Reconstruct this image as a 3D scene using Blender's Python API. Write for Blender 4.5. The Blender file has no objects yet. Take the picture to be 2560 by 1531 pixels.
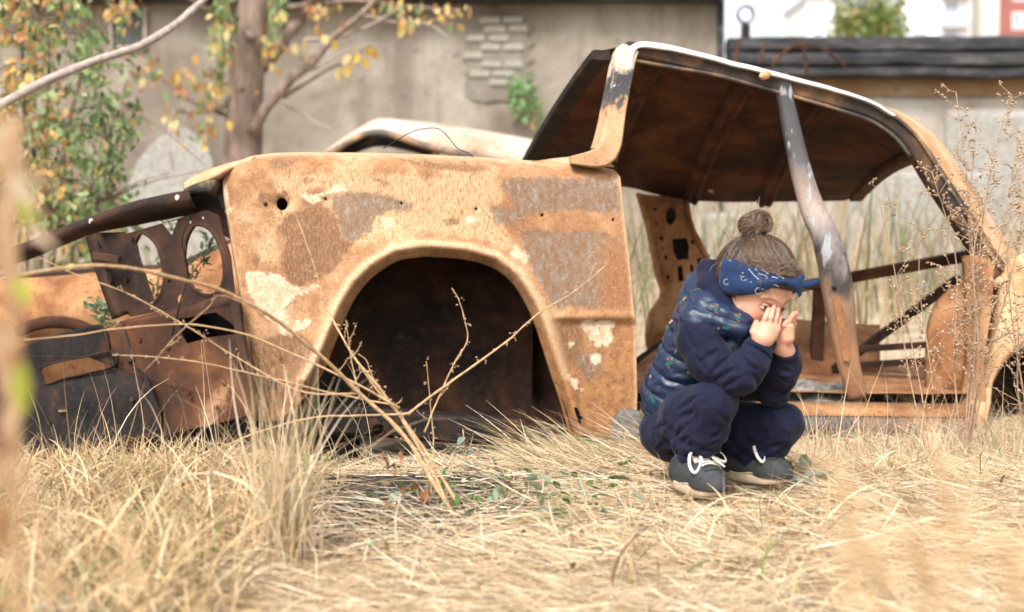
import bpy, bmesh, math, random
import numpy as np
from mathutils import Vector, Matrix
from mathutils.bvhtree import BVHTree

random.seed(7)
RNG = np.random.default_rng(11)
SC = bpy.context.scene
COL = SC.collection

# ------------------------------------------------------------------ camera
CAM_H = 0.60
FPX = 3555.0
PITCH = math.atan((765.5 - 560.0) / FPX)
cam_d = bpy.data.cameras.new("camera")
cam = bpy.data.objects.new("camera", cam_d)
COL.objects.link(cam)
cam.location = (0, 0, CAM_H)
cam.rotation_euler = (math.radians(90) - PITCH, 0, 0)
cam_d.sensor_width = 36.0
cam_d.lens = 36.0 * FPX / 2560.0
cam_d.clip_start = 0.05
cam_d.clip_end = 2000.0
cam_d.dof.use_dof = True
cam_d.dof.focus_distance = 3.5
cam_d.dof.aperture_fstop = 2.8
cam_d.dof.aperture_blades = 0
SC.camera = cam

# ------------------------------------------------------------------ sky, sun, exposure
SUN_EL, SUN_AZ = math.radians(48), math.radians(200)     # azimuth measured from +Y clockwise
world = bpy.data.worlds.new("World")
SC.world = world
world.use_nodes = True
wn = world.node_tree.nodes
wl = world.node_tree.links
wn.clear()
w_out = wn.new("ShaderNodeOutputWorld")
w_bg = wn.new("ShaderNodeBackground")
w_sky = wn.new("ShaderNodeTexSky")
w_sky.sky_type = 'NISHITA'
w_sky.sun_disc = False
w_sky.sun_elevation = SUN_EL
w_sky.sun_rotation = SUN_AZ
w_sky.air_density = 1.0
w_sky.dust_density = 4.0
w_sky.ozone_density = 1.0
w_hs = wn.new("ShaderNodeHueSaturation")
w_hs.inputs['Saturation'].default_value = 0.22
w_bg.inputs['Strength'].default_value = 0.135
wl.new(w_sky.outputs[0], w_hs.inputs['Color'])
wl.new(w_hs.outputs[0], w_bg.inputs['Color'])
wl.new(w_bg.outputs[0], w_out.inputs['Surface'])
sun_d = bpy.data.lights.new("sun", 'SUN')
sun_d.energy = 1.5
sun_d.angle = math.radians(16)
sun_d.color = (1.0, 0.97, 0.93)
sun = bpy.data.objects.new("sun", sun_d)
COL.objects.link(sun)
sdir = Vector((math.sin(SUN_AZ) * math.cos(SUN_EL), math.cos(SUN_AZ) * math.cos(SUN_EL), math.sin(SUN_EL)))
sun.rotation_euler = (-sdir).to_track_quat('-Z', 'Y').to_euler()
sun.location = sdir * 30
SC.view_settings.view_transform = 'Standard'
SC.view_settings.look = 'None'
SC.view_settings.gamma = 1.0
SC.view_settings.exposure = 1.27
SC.cycles.use_denoising = True
SC.cycles.max_bounces = 7
SC.cycles.diffuse_bounces = 3
SC.cycles.glossy_bounces = 2
SC.cycles.transparent_max_bounces = 6
SC.cycles.use_adaptive_sampling = True
SC.cycles.adaptive_threshold = 0.02

# ------------------------------------------------------------------ picture point -> place
CAM = np.array([0, 0, CAM_H])
_fw = np.array([0, math.cos(PITCH), -math.sin(PITCH)])
_up = np.array([0, math.sin(PITCH), math.cos(PITCH)])
def ray(px, py):
    u = (np.asarray(px, float) - 1280.0) / FPX
    v = (765.5 - np.asarray(py, float)) / FPX
    d = np.stack([u + 0 * v, _fw[1] + v * _up[1] + 0 * u, _fw[2] + v * _up[2] + 0 * u], -1)
    return d
def P(px, py, Y):
    d = ray(px, py)
    t = np.asarray(Y, float) / d[..., 1]
    return CAM + d * t[..., None]
def to_px(p):
    p = np.asarray(p, float) - CAM
    zc = p @ _fw
    return 1280 + FPX * p[..., 0] / zc, 765.5 - FPX * (p @ _up) / zc
# crops of the photograph that were measured
def Z1(x, y): return (.539 * x, 350 + .539 * y)
def Z2(x, y): return (400 + .539 * x, 350 + .539 * y)
def Z3(x, y): return (1000 + .539 * x, 350 + .539 * y)
def Z4(x, y): return (1550 + .5725 * x, 450 + .5725 * y)
def Z5(x, y): return (1900 + .7074 * x, 100 + .7074 * y)
def Z6(x, y): return (1250 + .3626 * x, 50 + .3626 * y)
def ZM(z, pts): return [z(*p) for p in pts]

# ------------------------------------------------------------------ noise (numpy)
def _hash(ix, iy, iz, seed):
    n = (ix * 374761393 + iy * 668265263 + iz * 2147483647 + seed * 1274126177) & 0xffffffff
    n = ((n ^ (n >> 13)) * 1274126177) & 0xffffffff
    n = n ^ (n >> 16)
    return (n & 0xffff) / 65535.0
def vnoise(p, seed=0):
    p = np.asarray(p, float)
    i = np.floor(p).astype(np.int64)
    f = p - i
    f = f * f * (3 - 2 * f)
    r = 0
    for dx in (0, 1):
        for dy in (0, 1):
            for dz in (0, 1):
                w = (f[..., 0] if dx else 1 - f[..., 0]) * (f[..., 1] if dy else 1 - f[..., 1]) * (f[..., 2] if dz else 1 - f[..., 2])
                r = r + w * _hash(i[..., 0] + dx, i[..., 1] + dy, i[..., 2] + dz, seed)
    return r * 2 - 1
def fbm(p, seed=0, octv=4):
    p = np.asarray(p, float)
    r, a = 0, 0.5
    for k in range(octv):
        r = r + a * vnoise(p * (2 ** k), seed + k)
        a *= 0.5
    return r
def sstep(a, b, x):
    t = np.clip((x - a) / (b - a), 0, 1)
    return t * t * (3 - 2 * t)

# ------------------------------------------------------------------ objects
def tag(o, label=None, cat=None, group=None, kind=None):
    if label: o["label"] = label
    if cat: o["category"] = cat
    if group: o["group"] = group
    if kind: o["kind"] = kind
    return o
def empty(name, loc, label=None, cat=None, group=None):
    o = bpy.data.objects.new(name, None)
    o.location = [float(c) for c in loc]
    o.empty_display_size = 0.1
    COL.objects.link(o)
    return tag(o, label, cat, group)
_worldloc = {}
def wloc(o):
    l = np.zeros(3)
    while o is not None:
        l = l + np.array(o.location)
        o = o.parent
    return l
def mesh(name, V, F, mat=None, parent=None, smooth=True, origin=None, col=None, attrs=None, uv=None, mats=None, midx=None):
    """one mesh object; V in world coordinates"""
    V = np.asarray(V, float)
    base = wloc(parent) if parent is not None else np.zeros(3)
    org = np.asarray(origin, float) if origin is not None else base
    me = bpy.data.meshes.new(name)
    loc = V - org
    if isinstance(F, np.ndarray) and F.ndim == 2:
        n, k = F.shape
        me.vertices.add(len(loc))
        me.vertices.foreach_set("co", loc.astype(np.float32).ravel())
        me.loops.add(n * k)
        me.loops.foreach_set("vertex_index", F.astype(np.int32).ravel())
        me.polygons.add(n)
        me.polygons.foreach_set("loop_start", np.arange(0, n * k, k, dtype=np.int32))
        me.polygons.foreach_set("loop_total", np.full(n, k, dtype=np.int32))
        me.update(calc_edges=True)
    else:
        me.from_pydata(loc.tolist(), [], [list(map(int, f)) for f in F])
        me.update()
    if smooth:
        me.polygons.foreach_set("use_smooth", np.ones(len(me.polygons), dtype=bool))
    if col is not None:
        a = me.attributes.new("Col", 'FLOAT_COLOR', 'POINT')
        c = np.ones((len(V), 4), np.float32)
        c[:, :3] = col
        a.data.foreach_set("color", c.ravel())
    if attrs:
        for k_, v_ in attrs.items():
            a = me.attributes.new(k_, 'FLOAT', 'POINT')
            a.data.foreach_set("value", np.asarray(v_, np.float32))
    if mats:
        for m in mats: me.materials.append(m)
        if midx is not None:
            me.polygons.foreach_set("material_index", np.asarray(midx, np.int32))
    elif mat is not None:
        me.materials.append(mat)
    o = bpy.data.objects.new(name, me)
    o.location = [float(c) for c in (org - base)]
    COL.objects.link(o)
    if parent is not None: o.parent = parent
    return o
def share(o, parent, loc, rot=(0, 0, 0), scale=(1, 1, 1)):
    c = o.copy()
    COL.objects.link(c)
    c.parent = parent
    c.location = loc
    c.rotation_euler = rot
    c.scale = scale
    return c

class MB:
    """collects shapes into one mesh"""
    def __init__(s): s.V, s.F, s.C, s.n = [], [], [], 0
    def add(s, V, F, col=None):
        V = np.asarray(V, float)
        s.V.append(V)
        s.F += [[i + s.n for i in f] for f in (F.tolist() if isinstance(F, np.ndarray) else F)]
        s.C.append(np.tile(np.asarray(col if col is not None else (1, 1, 1), float), (len(V), 1)))
        s.n += len(V)
        return s
    def obj(s, name, mat, parent=None, smooth=True, origin=None, usecol=False):
        return mesh(name, np.concatenate(s.V), s.F, mat, parent, smooth, origin, col=np.concatenate(s.C) if usecol else None)

def catmull(pts, n):
    p = np.asarray(pts, float)
    if len(p) == 2:
        t = np.linspace(0, 1, n)[:, None]
        return p[0] * (1 - t) + p[1] * t
    q = np.vstack([2 * p[0] - p[1], p, 2 * p[-1] - p[-2]])
    seg = np.linalg.norm(np.diff(p, axis=0), axis=1)
    cum = np.concatenate([[0], np.cumsum(seg)])
    tt = np.linspace(0, cum[-1], n)
    idx = np.clip(np.searchsorted(cum, tt, 'right') - 1, 0, len(p) - 2)
    t = ((tt - cum[idx]) / np.maximum(seg[idx], 1e-9))[:, None]
    a, b, c, d = q[idx], q[idx + 1], q[idx + 2], q[idx + 3]
    return 0.5 * (2 * b + (c - a) * t + (2 * a - 5 * b + 4 * c - d) * t ** 2 + (3 * b - a - 3 * c + d) * t ** 3)
def lin(pts, n):
    p = np.asarray(pts, float)
    seg = np.linalg.norm(np.diff(p, axis=0), axis=1)
    cum = np.concatenate([[0], np.cumsum(seg)])
    tt = np.linspace(0, cum[-1], n)
    return np.stack([np.interp(tt, cum, p[:, k]) for k in range(p.shape[1])], -1)
def grid_faces(nr, nc, wrap=False):
    r = np.arange(nr - 1)[:, None]
    c = np.arange(nc if wrap else nc - 1)[None, :]
    c2 = (c + 1) % nc
    a = r * nc + c; b = r * nc + c2; d = (r + 1) * nc + c; e = (r + 1) * nc + c2
    return np.stack([a, b, e, d], -1).reshape(-1, 4)
def frames(path, upv=(0, 0, 1)):
    p = np.asarray(path, float)
    t = np.gradient(p, axis=0)
    t /= np.linalg.norm(t, axis=1, keepdims=True) + 1e-12
    u = np.asarray(upv, float)
    out_n, out_b = [], []
    n0 = np.cross(t[0], u)
    if np.linalg.norm(n0) < 1e-3: n0 = np.cross(t[0], np.array([1., 0, 0.2]))
    n0 /= np.linalg.norm(n0)
    for k in range(len(p)):
        n0 = n0 - t[k] * (n0 @ t[k])
        n0 /= np.linalg.norm(n0) + 1e-12
        out_n.append(n0.copy())
        out_b.append(np.cross(n0, t[k]))
    return t, np.array(out_n), np.array(out_b)
def tube(path, rad, sides=8, ry=None, cap=True, upv=(0, 0, 1), prof=None):
    """tube along a path; prof = list of (a,b) unit profile points instead of a circle"""
    p = np.asarray(path, float)
    n = len(p)
    rad = np.broadcast_to(np.asarray(rad, float), (n,))
    ry = rad if ry is None else np.broadcast_to(np.asarray(ry, float), (n,))
    _, N, B = frames(p, upv)
    if prof is None:
        a = np.linspace(0, 2 * np.pi, sides, endpoint=False)
        prof = np.stack([np.cos(a), np.sin(a)], -1)
    prof = np.asarray(prof, float)
    m = len(prof)
    V = p[:, None] + N[:, None] * (prof[None, :, :1] * rad[:, None, None]) + B[:, None] * (prof[None, :, 1:] * ry[:, None, None])
    F = grid_faces(n, m, True)[:, ::-1].tolist()
    V = V.reshape(-1, 3)
    if cap:
        F.append(list(range(m)))
        F.append(list(range((n - 1) * m, n * m))[::-1])
    return V, F
BOXP = [(-1, -1), (1, -1), (1, 1), (-1, 1)]
BEVP = [(-1, -.75), (-.8, -1), (.8, -1), (1, -.75), (1, .75), (.8, 1), (-.8, 1), (-1, .75)]
def box(c, s, rz=0.0, bev=0.0, jitter=0.0):
    c = np.asarray(c, float); s = np.asarray(s, float) / 2
    if bev <= 0:
        v = np.array([[x, y, z] for x in (-1, 1) for y in (-1, 1) for z in (-1, 1)], float) * s
        f = [[0, 1, 3, 2], [4, 6, 7, 5], [0, 4, 5, 1], [2, 3, 7, 6], [0, 2, 6, 4], [1, 5, 7, 3]]
    else:
        pr = []
        for k, (x, y) in enumerate(((-1, -1), (1, -1), (1, 1), (-1, 1))):
            pr += [(x * (s[0] - (bev if k % 2 == 0 else 0)), y * (s[1] - (0 if k % 2 == 0 else bev))),
                   (x * (s[0] - (0 if k % 2 == 0 else bev)), y * (s[1] - (bev if k % 2 == 0 else 0)))]
        pr = [(-s[0], -s[1] + bev), (-s[0] + bev, -s[1]), (s[0] - bev, -s[1]), (s[0], -s[1] + bev),
              (s[0], s[1] - bev), (s[0] - bev, s[1]), (-s[0] + bev, s[1]), (-s[0], s[1] - bev)]
        v, f = [], []
        for zz, ins in ((-s[2], bev), (-s[2] + bev, 0), (s[2] - bev, 0), (s[2], bev)):
            for (a, b) in pr:
                v.append((a * (1 - ins / s[0]), b * (1 - ins / s[1]), zz))
        v = np.array(v)
        for r in range(3):
            for k in range(8):
                f.append([r * 8 + k, r * 8 + (k + 1) % 8, (r + 1) * 8 + (k + 1) % 8, (r + 1) * 8 + k])
        f.append(list(range(8))[::-1]); f.append(list(range(24, 32)))
    if jitter: v = v + RNG.normal(0, jitter, v.shape)
    cr, sr = math.cos(rz), math.sin(rz)
    v = np.stack([v[:, 0] * cr - v[:, 1] * sr, v[:, 0] * sr + v[:, 1] * cr, v[:, 2]], -1)
    return v + c, f
def loft(curves, n, interp=catmull, m=None):
    """grid through a list of 3-D polylines (each resampled to n); m rows"""
    C = np.stack([interp(c, n) for c in curves])
    if m and m != len(C):
        out = np.stack([catmull(C[:, k], m) for k in range(n)], 1)
        C = out
    return C.reshape(-1, 3), grid_faces(C.shape[0], n)
def solidify(o, t, off=0):
    md = o.modifiers.new("thickness", 'SOLIDIFY')
    md.thickness = t
    md.offset = off
    return o
def pdist(px, py, line):
    """distance in picture points to a polyline"""
    l = np.asarray(line, float)
    d = np.full(np.shape(px), 1e9)
    for (a, b) in zip(l[:-1], l[1:]):
        ab = b - a
        t = np.clip(((px - a[0]) * ab[0] + (py - a[1]) * ab[1]) / (ab @ ab + 1e-9), 0, 1)
        d = np.minimum(d, np.hypot(px - a[0] - t * ab[0], py - a[1] - t * ab[1]))
    return d
def inpoly(px, py, poly):
    q = np.asarray(poly, float)
    r = np.zeros(np.shape(px), bool)
    for (a, b) in zip(q, np.roll(q, -1, 0)):
        c = ((a[1] > py) != (b[1] > py)) & (px < (b[0] - a[0]) * (py - a[1]) / (b[1] - a[1] + 1e-12) + a[0])
        r ^= c
    return r
def sdpoly(px, py, poly):
    d = pdist(px, py, list(poly) + [poly[0]])
    return np.where(inpoly(px, py, poly), d, -d)
def cut_panel(name, outline, holes, depth, thick, mat, parent, warp=None):
    """flat sheet with real holes: outline and holes in picture points, depth(px,py) -> distance"""
    cu = bpy.data.curves.new("cut", 'CURVE')
    cu.dimensions = '2D'; cu.fill_mode = 'BOTH'; cu.extrude = 0.01
    for poly in [outline] + list(holes):
        s = cu.splines.new('POLY')
        s.points.add(len(poly) - 1)
        for k, (x, y) in enumerate(poly):
            s.points[k].co = (x / 1000, -y / 1000, 0, 1)
        s.use_cyclic_u = True
    o = bpy.data.objects.new("cut", cu)
    COL.objects.link(o)
    dg = bpy.context.evaluated_depsgraph_get()
    me = bpy.data.meshes.new_from_object(o.evaluated_get(dg))
    co = np.empty(len(me.vertices) * 3); me.vertices.foreach_get("co", co)
    co = co.reshape(-1, 3)
    F = [list(p.vertices) for p in me.polygons]
    bpy.data.objects.remove(o); bpy.data.curves.remove(cu); bpy.data.meshes.remove(me)
    px, py = co[:, 0] * 1000, -co[:, 1] * 1000
    V = P(px, py, depth(px, py) - np.sign(co[:, 2]) * thick / 2)
    return mesh(name, V, F, mat, parent, smooth=False)
def oval(cx, cy, rx, ry, n=14, rot=0):
    a = np.linspace(0, 2 * np.pi, n, endpoint=False)
    x, y = rx * np.cos(a), ry * np.sin(a)
    c, s = math.cos(rot), math.sin(rot)
    return [(cx + x_ * c - y_ * s, cy + x_ * s + y_ * c) for x_, y_ in zip(x, y)]
# ------------------------------------------------------------------ materials
class NT:
    def __init__(s, name):
        s.m = bpy.data.materials.new(name)
        s.m.use_nodes = True
        s.t = s.m.node_tree
        s.t.nodes.clear()
        s.out = s.t.nodes.new("ShaderNodeOutputMaterial")
        s.b = s.t.nodes.new("ShaderNodeBsdfPrincipled")
        s.t.links.new(s.b.outputs[0], s.out.inputs[0])
        s.tc = s.t.nodes.new("ShaderNodeTexCoord")
    def n(s, typ): return s.t.nodes.new(typ)
    def link(s, a, b): s.t.links.new(a, b)
    def val(s, sock, v):
        if isinstance(v, bpy.types.NodeSocket): s.link(v, sock)
        else: sock.default_value = v
    def coord(s, scale=(1, 1, 1), kind='Object'):
        mp = s.n("ShaderNodeMapping")
        s.link(s.tc.outputs[kind], mp.inputs[0])
        mp.inputs['Scale'].default_value = scale
        return mp.outputs[0]
    def noise(s, scale, detail=4, rough=.55, vec=None, dist=0.0):
        x = s.n("ShaderNodeTexNoise")
        x.inputs['Scale'].default_value = scale
        x.inputs['Detail'].default_value = detail
        x.inputs['Roughness'].default_value = rough
        x.inputs['Distortion'].default_value = dist
        s.link(vec if vec is not None else s.tc.outputs['Object'], x.inputs['Vector'])
        return x.outputs[0]
    def voro(s, scale, vec=None, feature='F1'):
        x = s.n("ShaderNodeTexVoronoi")
        x.feature = feature
        x.inputs['Scale'].default_value = scale
        s.link(vec if vec is not None else s.tc.outputs['Object'], x.inputs['Vector'])
        return x.outputs[0]
    def ramp(s, fac, stops, interp='LINEAR'):
        r = s.n("ShaderNodeValToRGB")
        e = r.color_ramp.elements
        r.color_ramp.interpolation = interp
        while len(e) > 1: e.remove(e[-1])
        e[0].position = stops[0][0]
        for k, (p, c) in enumerate(stops):
            q = e[0] if k == 0 else e.new(p)
            q.color = (c[0], c[1], c[2], 1) if not isinstance(c, (int, float)) else (c, c, c, 1)
        s.link(fac, r.inputs[0])
        return r.outputs[0]
    def mix(s, fac, a, b, typ='MIX'):
        x = s.n("ShaderNodeMix")
        x.data_type = 'RGBA'; x.blend_type = typ
        s.val(x.inputs[0], fac)
        for sock, v in ((x.inputs[6], a), (x.inputs[7], b)):
            if isinstance(v, bpy.types.NodeSocket): s.link(v, sock)
            else: sock.default_value = (v[0], v[1], v[2], 1)
        return x.outputs[2]
    def math(s, op, a, b=0.0, clamp=False):
        x = s.n("ShaderNodeMath")
        x.operation = op; x.use_clamp = clamp
        s.val(x.inputs[0], a); s.val(x.inputs[1], b)
        return x.outputs[0]
    def attr(s, name, fac=True):
        x = s.n("ShaderNodeAttribute")
        x.attribute_name = name
        return x.outputs['Fac'] if fac else x.outputs['Color']
    def sharp(s, v, a, b):
        x = s.n("ShaderNodeMapRange")
        x.interpolation_type = 'SMOOTHSTEP'
        s.val(x.inputs['Value'], v)
        x.inputs['From Min'].default_value = a
        x.inputs['From Max'].default_value = b
        return x.outputs[0]
    def bump(s, h, strength=.3, dist=.01):
        x = s.n("ShaderNodeBump")
        x.inputs['Strength'].default_value = strength
        x.inputs['Distance'].default_value = dist
        s.link(h, x.inputs['Height'])
        s.link(x.outputs[0], s.b.inputs['Normal'])
    def done(s, color, rough=.8, spec=.3, metal=0.0):
        s.val(s.b.inputs['Base Color'], color if isinstance(color, bpy.types.NodeSocket) else (*color, 1))
        s.val(s.b.inputs['Roughness'], rough)
        s.b.inputs['Specular IOR Level'].default_value = spec
        s.val(s.b.inputs['Metallic'], metal)
        return s.m

def rust(name, stops, scale=6, fine=60, rough=.85, bump=.25, speck=(.06, .03, .015), speck_amt=.55, stretch=(1, 1, 1), spec=.25, metal=0.):
    m = NT(name)
    v = m.coord(stretch)
    n1 = m.noise(scale, 6, .62, v, .4)
    n2 = m.noise(fine, 5, .7, v)
    c = m.ramp(n1, stops)
    k = m.sharp(n2, .52, .66)
    c = m.mix(m.math('MULTIPLY', k, speck_amt), c, speck)
    m.bump(m.math('ADD', n2, m.math('MULTIPLY', n1, 2.0)), bump, .004)
    return m.done(c, rough, spec, metal)
M = {}
M['rust_orange'] = rust('rust_orange', [(.28, (.09, .036, .016)), (.42, (.21, .088, .036)), (.55, (.34, .165, .07)), (.72, (.44, .26, .13))], 5, 55)
M['rust_pale'] = rust('rust_pale', [(.3, (.26, .118, .05)), (.44, (.40, .22, .105)), (.58, (.52, .345, .195)), (.75, (.60, .46, .32))], 6, 70, speck=(.25, .11, .045), speck_amt=.5)
M['rust_brown'] = rust('rust_brown', [(.28, (.014, .008, .006)), (.42, (.036, .015, .009)), (.56, (.072, .027, .012)), (.67, (.125, .05, .02)), (.76, (.30, .17, .09))], 6, 50)
M['rust_dark'] = rust('rust_dark', [(.3, (.010, .007, .006)), (.48, (.026, .013, .009)), (.62, (.055, .024, .012)), (.78, (.11, .048, .021))], 5, 45, .8)
M['burnt_rim'] = rust('burnt_rim', [(.35, (.02, .019, .018)), (.5, (.045, .04, .035)), (.6, (.13, .09, .055)), (.75, (.30, .21, .13))], 14, 90, .8)
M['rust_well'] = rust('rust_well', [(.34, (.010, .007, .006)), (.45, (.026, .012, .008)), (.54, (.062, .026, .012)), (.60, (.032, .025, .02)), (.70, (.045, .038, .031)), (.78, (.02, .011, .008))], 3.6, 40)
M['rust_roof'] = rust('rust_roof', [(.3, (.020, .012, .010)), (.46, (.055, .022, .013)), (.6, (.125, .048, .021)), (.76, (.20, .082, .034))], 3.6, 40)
M['burnt_black'] = rust('burnt_black', [(.35, (.007, .007, .008)), (.50, (.014, .013, .013)), (.60, (.032, .019, .014)), (.72, (.10, .04, .018))], 9, 90, .7, .3, (.06, .032, .02), .5, spec=.15)
M['burnt_paint'] = rust('burnt_paint', [(.3, (.03, .028, .028)), (.45, (.08, .07, .062)), (.55, (.2, .12, .07)), (.68, (.36, .22, .12)), (.8, (.5, .4, .3))], 7, 60, .55, .25, spec=.4)
M['bare_rim'] = rust('bare_rim', [(.3, (.55, .56, .55)), (.5, (.74, .75, .74)), (.68, (.80, .80, .78)), (.8, (.3, .2, .13))], 9, 90, .4, .1, (.25, .2, .16), .25, spec=.5)

def pillar_mat():
    m = NT('burnt_pillar')
    v = m.coord((1, 1, .35))
    n1 = m.noise(9, 6, .65, v, .6)
    n2 = m.noise(70, 5, .7)
    z = m.n("ShaderNodeSeparateXYZ")
    m.link(m.tc.outputs['Generated'], z.inputs[0])
    h = m.math('ADD', z.outputs[2], m.math('MULTIPLY', m.math('SUBTRACT', n1, .5), .45))
    c = m.ramp(h, [(0, (.22, .10, .05)), (.16, (.30, .16, .085)), (.24, (.20, .105, .06)), (.33, (.24, .15, .095)), (.42, (.035, .03, .028)), (.52, (.24, .20, .18)), (.58, (.34, .27, .22)), (.68, (.25, .18, .14)), (.78, (.07, .066, .066)), (1, (.03, .03, .032))])
    w = m.sharp(m.noise(14, 5, .6, m.coord((1.6, 1.6, .5))), .56, .62)
    c = m.mix(m.math('MULTIPLY', w, m.sharp(z.outputs[2], .32, .5)), c, (.30, .32, .335))
    k = m.sharp(n2, .54, .66)
    c = m.mix(m.math('MULTIPLY', k, .4), c, (.05, .03, .02))
    m.bump(n2, .25, .004)
    return m.done(c, .5, .5)
M['burnt_pillar'] = pillar_mat()
def scorched():
    m = NT('scorched_pillar')
    n1 = m.noise(22, 6, .65, None, .5); n2 = m.noise(80, 5, .7)
    z = m.n("ShaderNodeSeparateXYZ"); m.link(m.tc.outputs['Generated'], z.inputs[0])
    h = m.math('ADD', z.outputs[2], m.math('MULTIPLY', m.math('SUBTRACT', n1, .5), .8))
    c = m.ramp(h, [(0, (.36, .20, .10)), (.3, (.50, .31, .17)), (.48, (.42, .25, .13)), (.56, (.06, .058, .06)), (.72, (.04, .04, .044)), (.80, (.45, .36, .26)), (.9, (.6, .5, .38))])
    c = m.mix(m.math('MULTIPLY', m.sharp(n1, .6, .64), m.sharp(z.outputs[2], .45, .6)), c, (.58, .56, .5))
    c = m.mix(m.math('MULTIPLY', m.sharp(n2, .54, .66), .5), c, (.16, .08, .04))
    m.bump(n2, .4, .004)
    return m.done(c, .7, .3)
M['scorched_pillar'] = scorched()

def fender_mat():
    m = NT('fender_rust')
    big = m.noise(8, 9, .68, m.coord((1, 1, .75)), .5)
    mid = m.noise(38, 6, .65, None, .3)
    fine = m.noise(150, 4, .65)
    streak = m.noise(1, 4, .6, m.coord((230, 230, 48)))
    streak2 = m.noise(1, 5, .6, m.coord((60, 60, 8)))
    # tan base with orange and pale drifts
    c = m.ramp(big, [(.28, (.175, .08, .037)), (.40, (.275, .132, .06)), (.52, (.38, .205, .098)), (.66, (.48, .31, .175))])
    c = m.mix(m.math('MULTIPLY', m.sharp(streak2, .5, .72), .5), c, (.34, .14, .045))
    c = m.mix(m.math('MULTIPLY', m.sharp(mid, .47, .66), .62), c, (.25, .115, .046))
    c = m.mix(m.math('MULTIPLY', m.sharp(m.noise(17, 7, .7, m.coord((1, 1, .6)), .8), .52, .68), .6), c, (.235, .112, .048))
    pale = m.sharp(m.math('ADD', m.attr('pale'), m.math('MULTIPLY', m.math('SUBTRACT', big, .5), 1.6)), .40, .75)
    c = m.mix(m.math('MULTIPLY', pale, .62), c, m.ramp(streak, [(.36, (.60, .435, .255)), (.54, (.49, .315, .16)), (.66, (.27, .135, .06))]))
    lo = m.attr('low')
    c = m.mix(m.sharp(m.math('ADD', lo, m.math('MULTIPLY', m.math('SUBTRACT', big, .5), 1.2)), .35, .8), c, m.ramp(mid, [(.35, (.19, .082, .036)), (.6, (.34, .165, .062))]))
    c = m.mix(m.math('MULTIPLY', m.sharp(streak, .56, .72), .5), c, (.17, .068, .026))
    def edge(a, amp=.55, w=.05):
        d = m.math('ADD', m.attr(a), m.math('MULTIPLY', m.math('SUBTRACT', m.math('ADD', m.math('MULTIPLY', mid, .62), m.math('MULTIPLY', big, .38)), .5), amp))
        return m.sharp(d, .5 - w, .5 + w * 1.6)
    brown = m.ramp(streak, [(.34, (.27, .14, .068)), (.52, (.175, .088, .043)), (.70, (.11, .052, .026))])
    eb = edge('brown', 1.2, .12)
    c = m.mix(m.math('MULTIPLY', eb, .90), c, brown)
    grey = m.ramp(m.noise(1, 5, .65, m.coord((70, 70, 34))), [(.33, (.145, .074, .04)), (.47, (.18, .108, .068)), (.58, (.18, .145, .118)), (.72, (.30, .285, .27))])
    rsh = m.math('MULTIPLY', m.attr('redder'), 1.0)
    grey = m.mix(rsh, grey, m.ramp(streak, [(.36, (.31, .148, .066)), (.6, (.215, .095, .043))]))
    c = m.mix(m.math('MULTIPLY', edge('grey', 1.2, .12), .85), c, grey)
    cream = m.ramp(mid, [(.33, (.42, .28, .16)), (.5, (.53, .41, .27)), (.68, (.60, .51, .38))])
    ec = edge('cream', 1.5, .07)
    pit = m.sharp(m.voro(120), .17, .26)
    ec = m.math('MULTIPLY', ec, m.math('ADD', m.math('MULTIPLY', pit, .75), .25))
    c = m.mix(ec, c, cream)
    c = m.mix(m.math('MULTIPLY', edge('dark', .4), .95), c, (.032, .028, .026))
    # fine pitting and the worn pale edge
    c = m.mix(m.math('MULTIPLY', m.sharp(fine, .54, .68), .42), c, (.16, .07, .03))
    c = m.mix(m.math('MULTIPLY', m.sharp(fine, .44, .34), .35), c, (.58, .385, .205))
    c = m.mix(m.math('MULTIPLY', m.attr('worn'), .75), c, m.ramp(fine, [(.4, (.66, .48, .31)), (.6, (.52, .32, .165))]))
    h = m.math('ADD', m.math('ADD', fine, m.math('MULTIPLY', mid, .8)), m.math('MULTIPLY', ec, .9))
    m.bump(h, .5, .004)
    return m.done(c, m.ramp(mid, [(.3, .62), (.7, .85)]), .3)
M['fender_rust'] = fender_mat()

def plain(name, col, rough=.8, scale=30, var=.25, bump=.15, spec=.3, dist=.003, stretch=(1, 1, 1), detail=5, sheen=0.):
    m = NT(name)
    n = m.noise(scale, detail, .6, m.coord(stretch))
    a = tuple(c * (1 - var) for c in col); b = tuple(min(1, c * (1 + var)) for c in col)
    c = m.ramp(n, [(.3, a), (.7, b)])
    if bump: m.bump(n, bump, dist)
    if sheen:
        m.b.inputs['Sheen Weight'].default_value = sheen
        m.b.inputs['Sheen Roughness'].default_value = .45
    return m.done(c, rough, spec)
def leafy(name, trans=.35, rough=.7):
    """blade or leaf whose own colour sits on its points; light shines through a little"""
    m = NT(name)
    a = m.attr('Col', False)
    m.done(a, rough, .25)
    tr = m.n("ShaderNodeBsdfTranslucent")
    m.link(a, tr.inputs[0])
    mx = m.n("ShaderNodeMixShader")
    mx.inputs[0].default_value = trans
    m.link(m.b.outputs[0], mx.inputs[1]); m.link(tr.outputs[0], mx.inputs[2])
    m.link(mx.outputs[0], m.out.inputs[0])
    return m.m
M['blade'] = leafy('dry_blade', .2)
M['leaf'] = leafy('leaf', .4, .55)
def leafc(name, col, trans=.35):
    m = NT(name)
    n = m.noise(60, 4)
    c = m.ramp(n, [(.3, tuple(x * .75 for x in col)), (.7, tuple(min(1, x * 1.2) for x in col))])
    m.done(c, .6, .3)
    tr = m.n("ShaderNodeBsdfTranslucent"); m.link(c, tr.inputs[0])
    mx = m.n("ShaderNodeMixShader"); mx.inputs[0].default_value = trans
    m.link(m.b.outputs[0], mx.inputs[1]); m.link(tr.outputs[0], mx.inputs[2]); m.link(mx.outputs[0], m.out.inputs[0])
    return m.m
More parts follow.
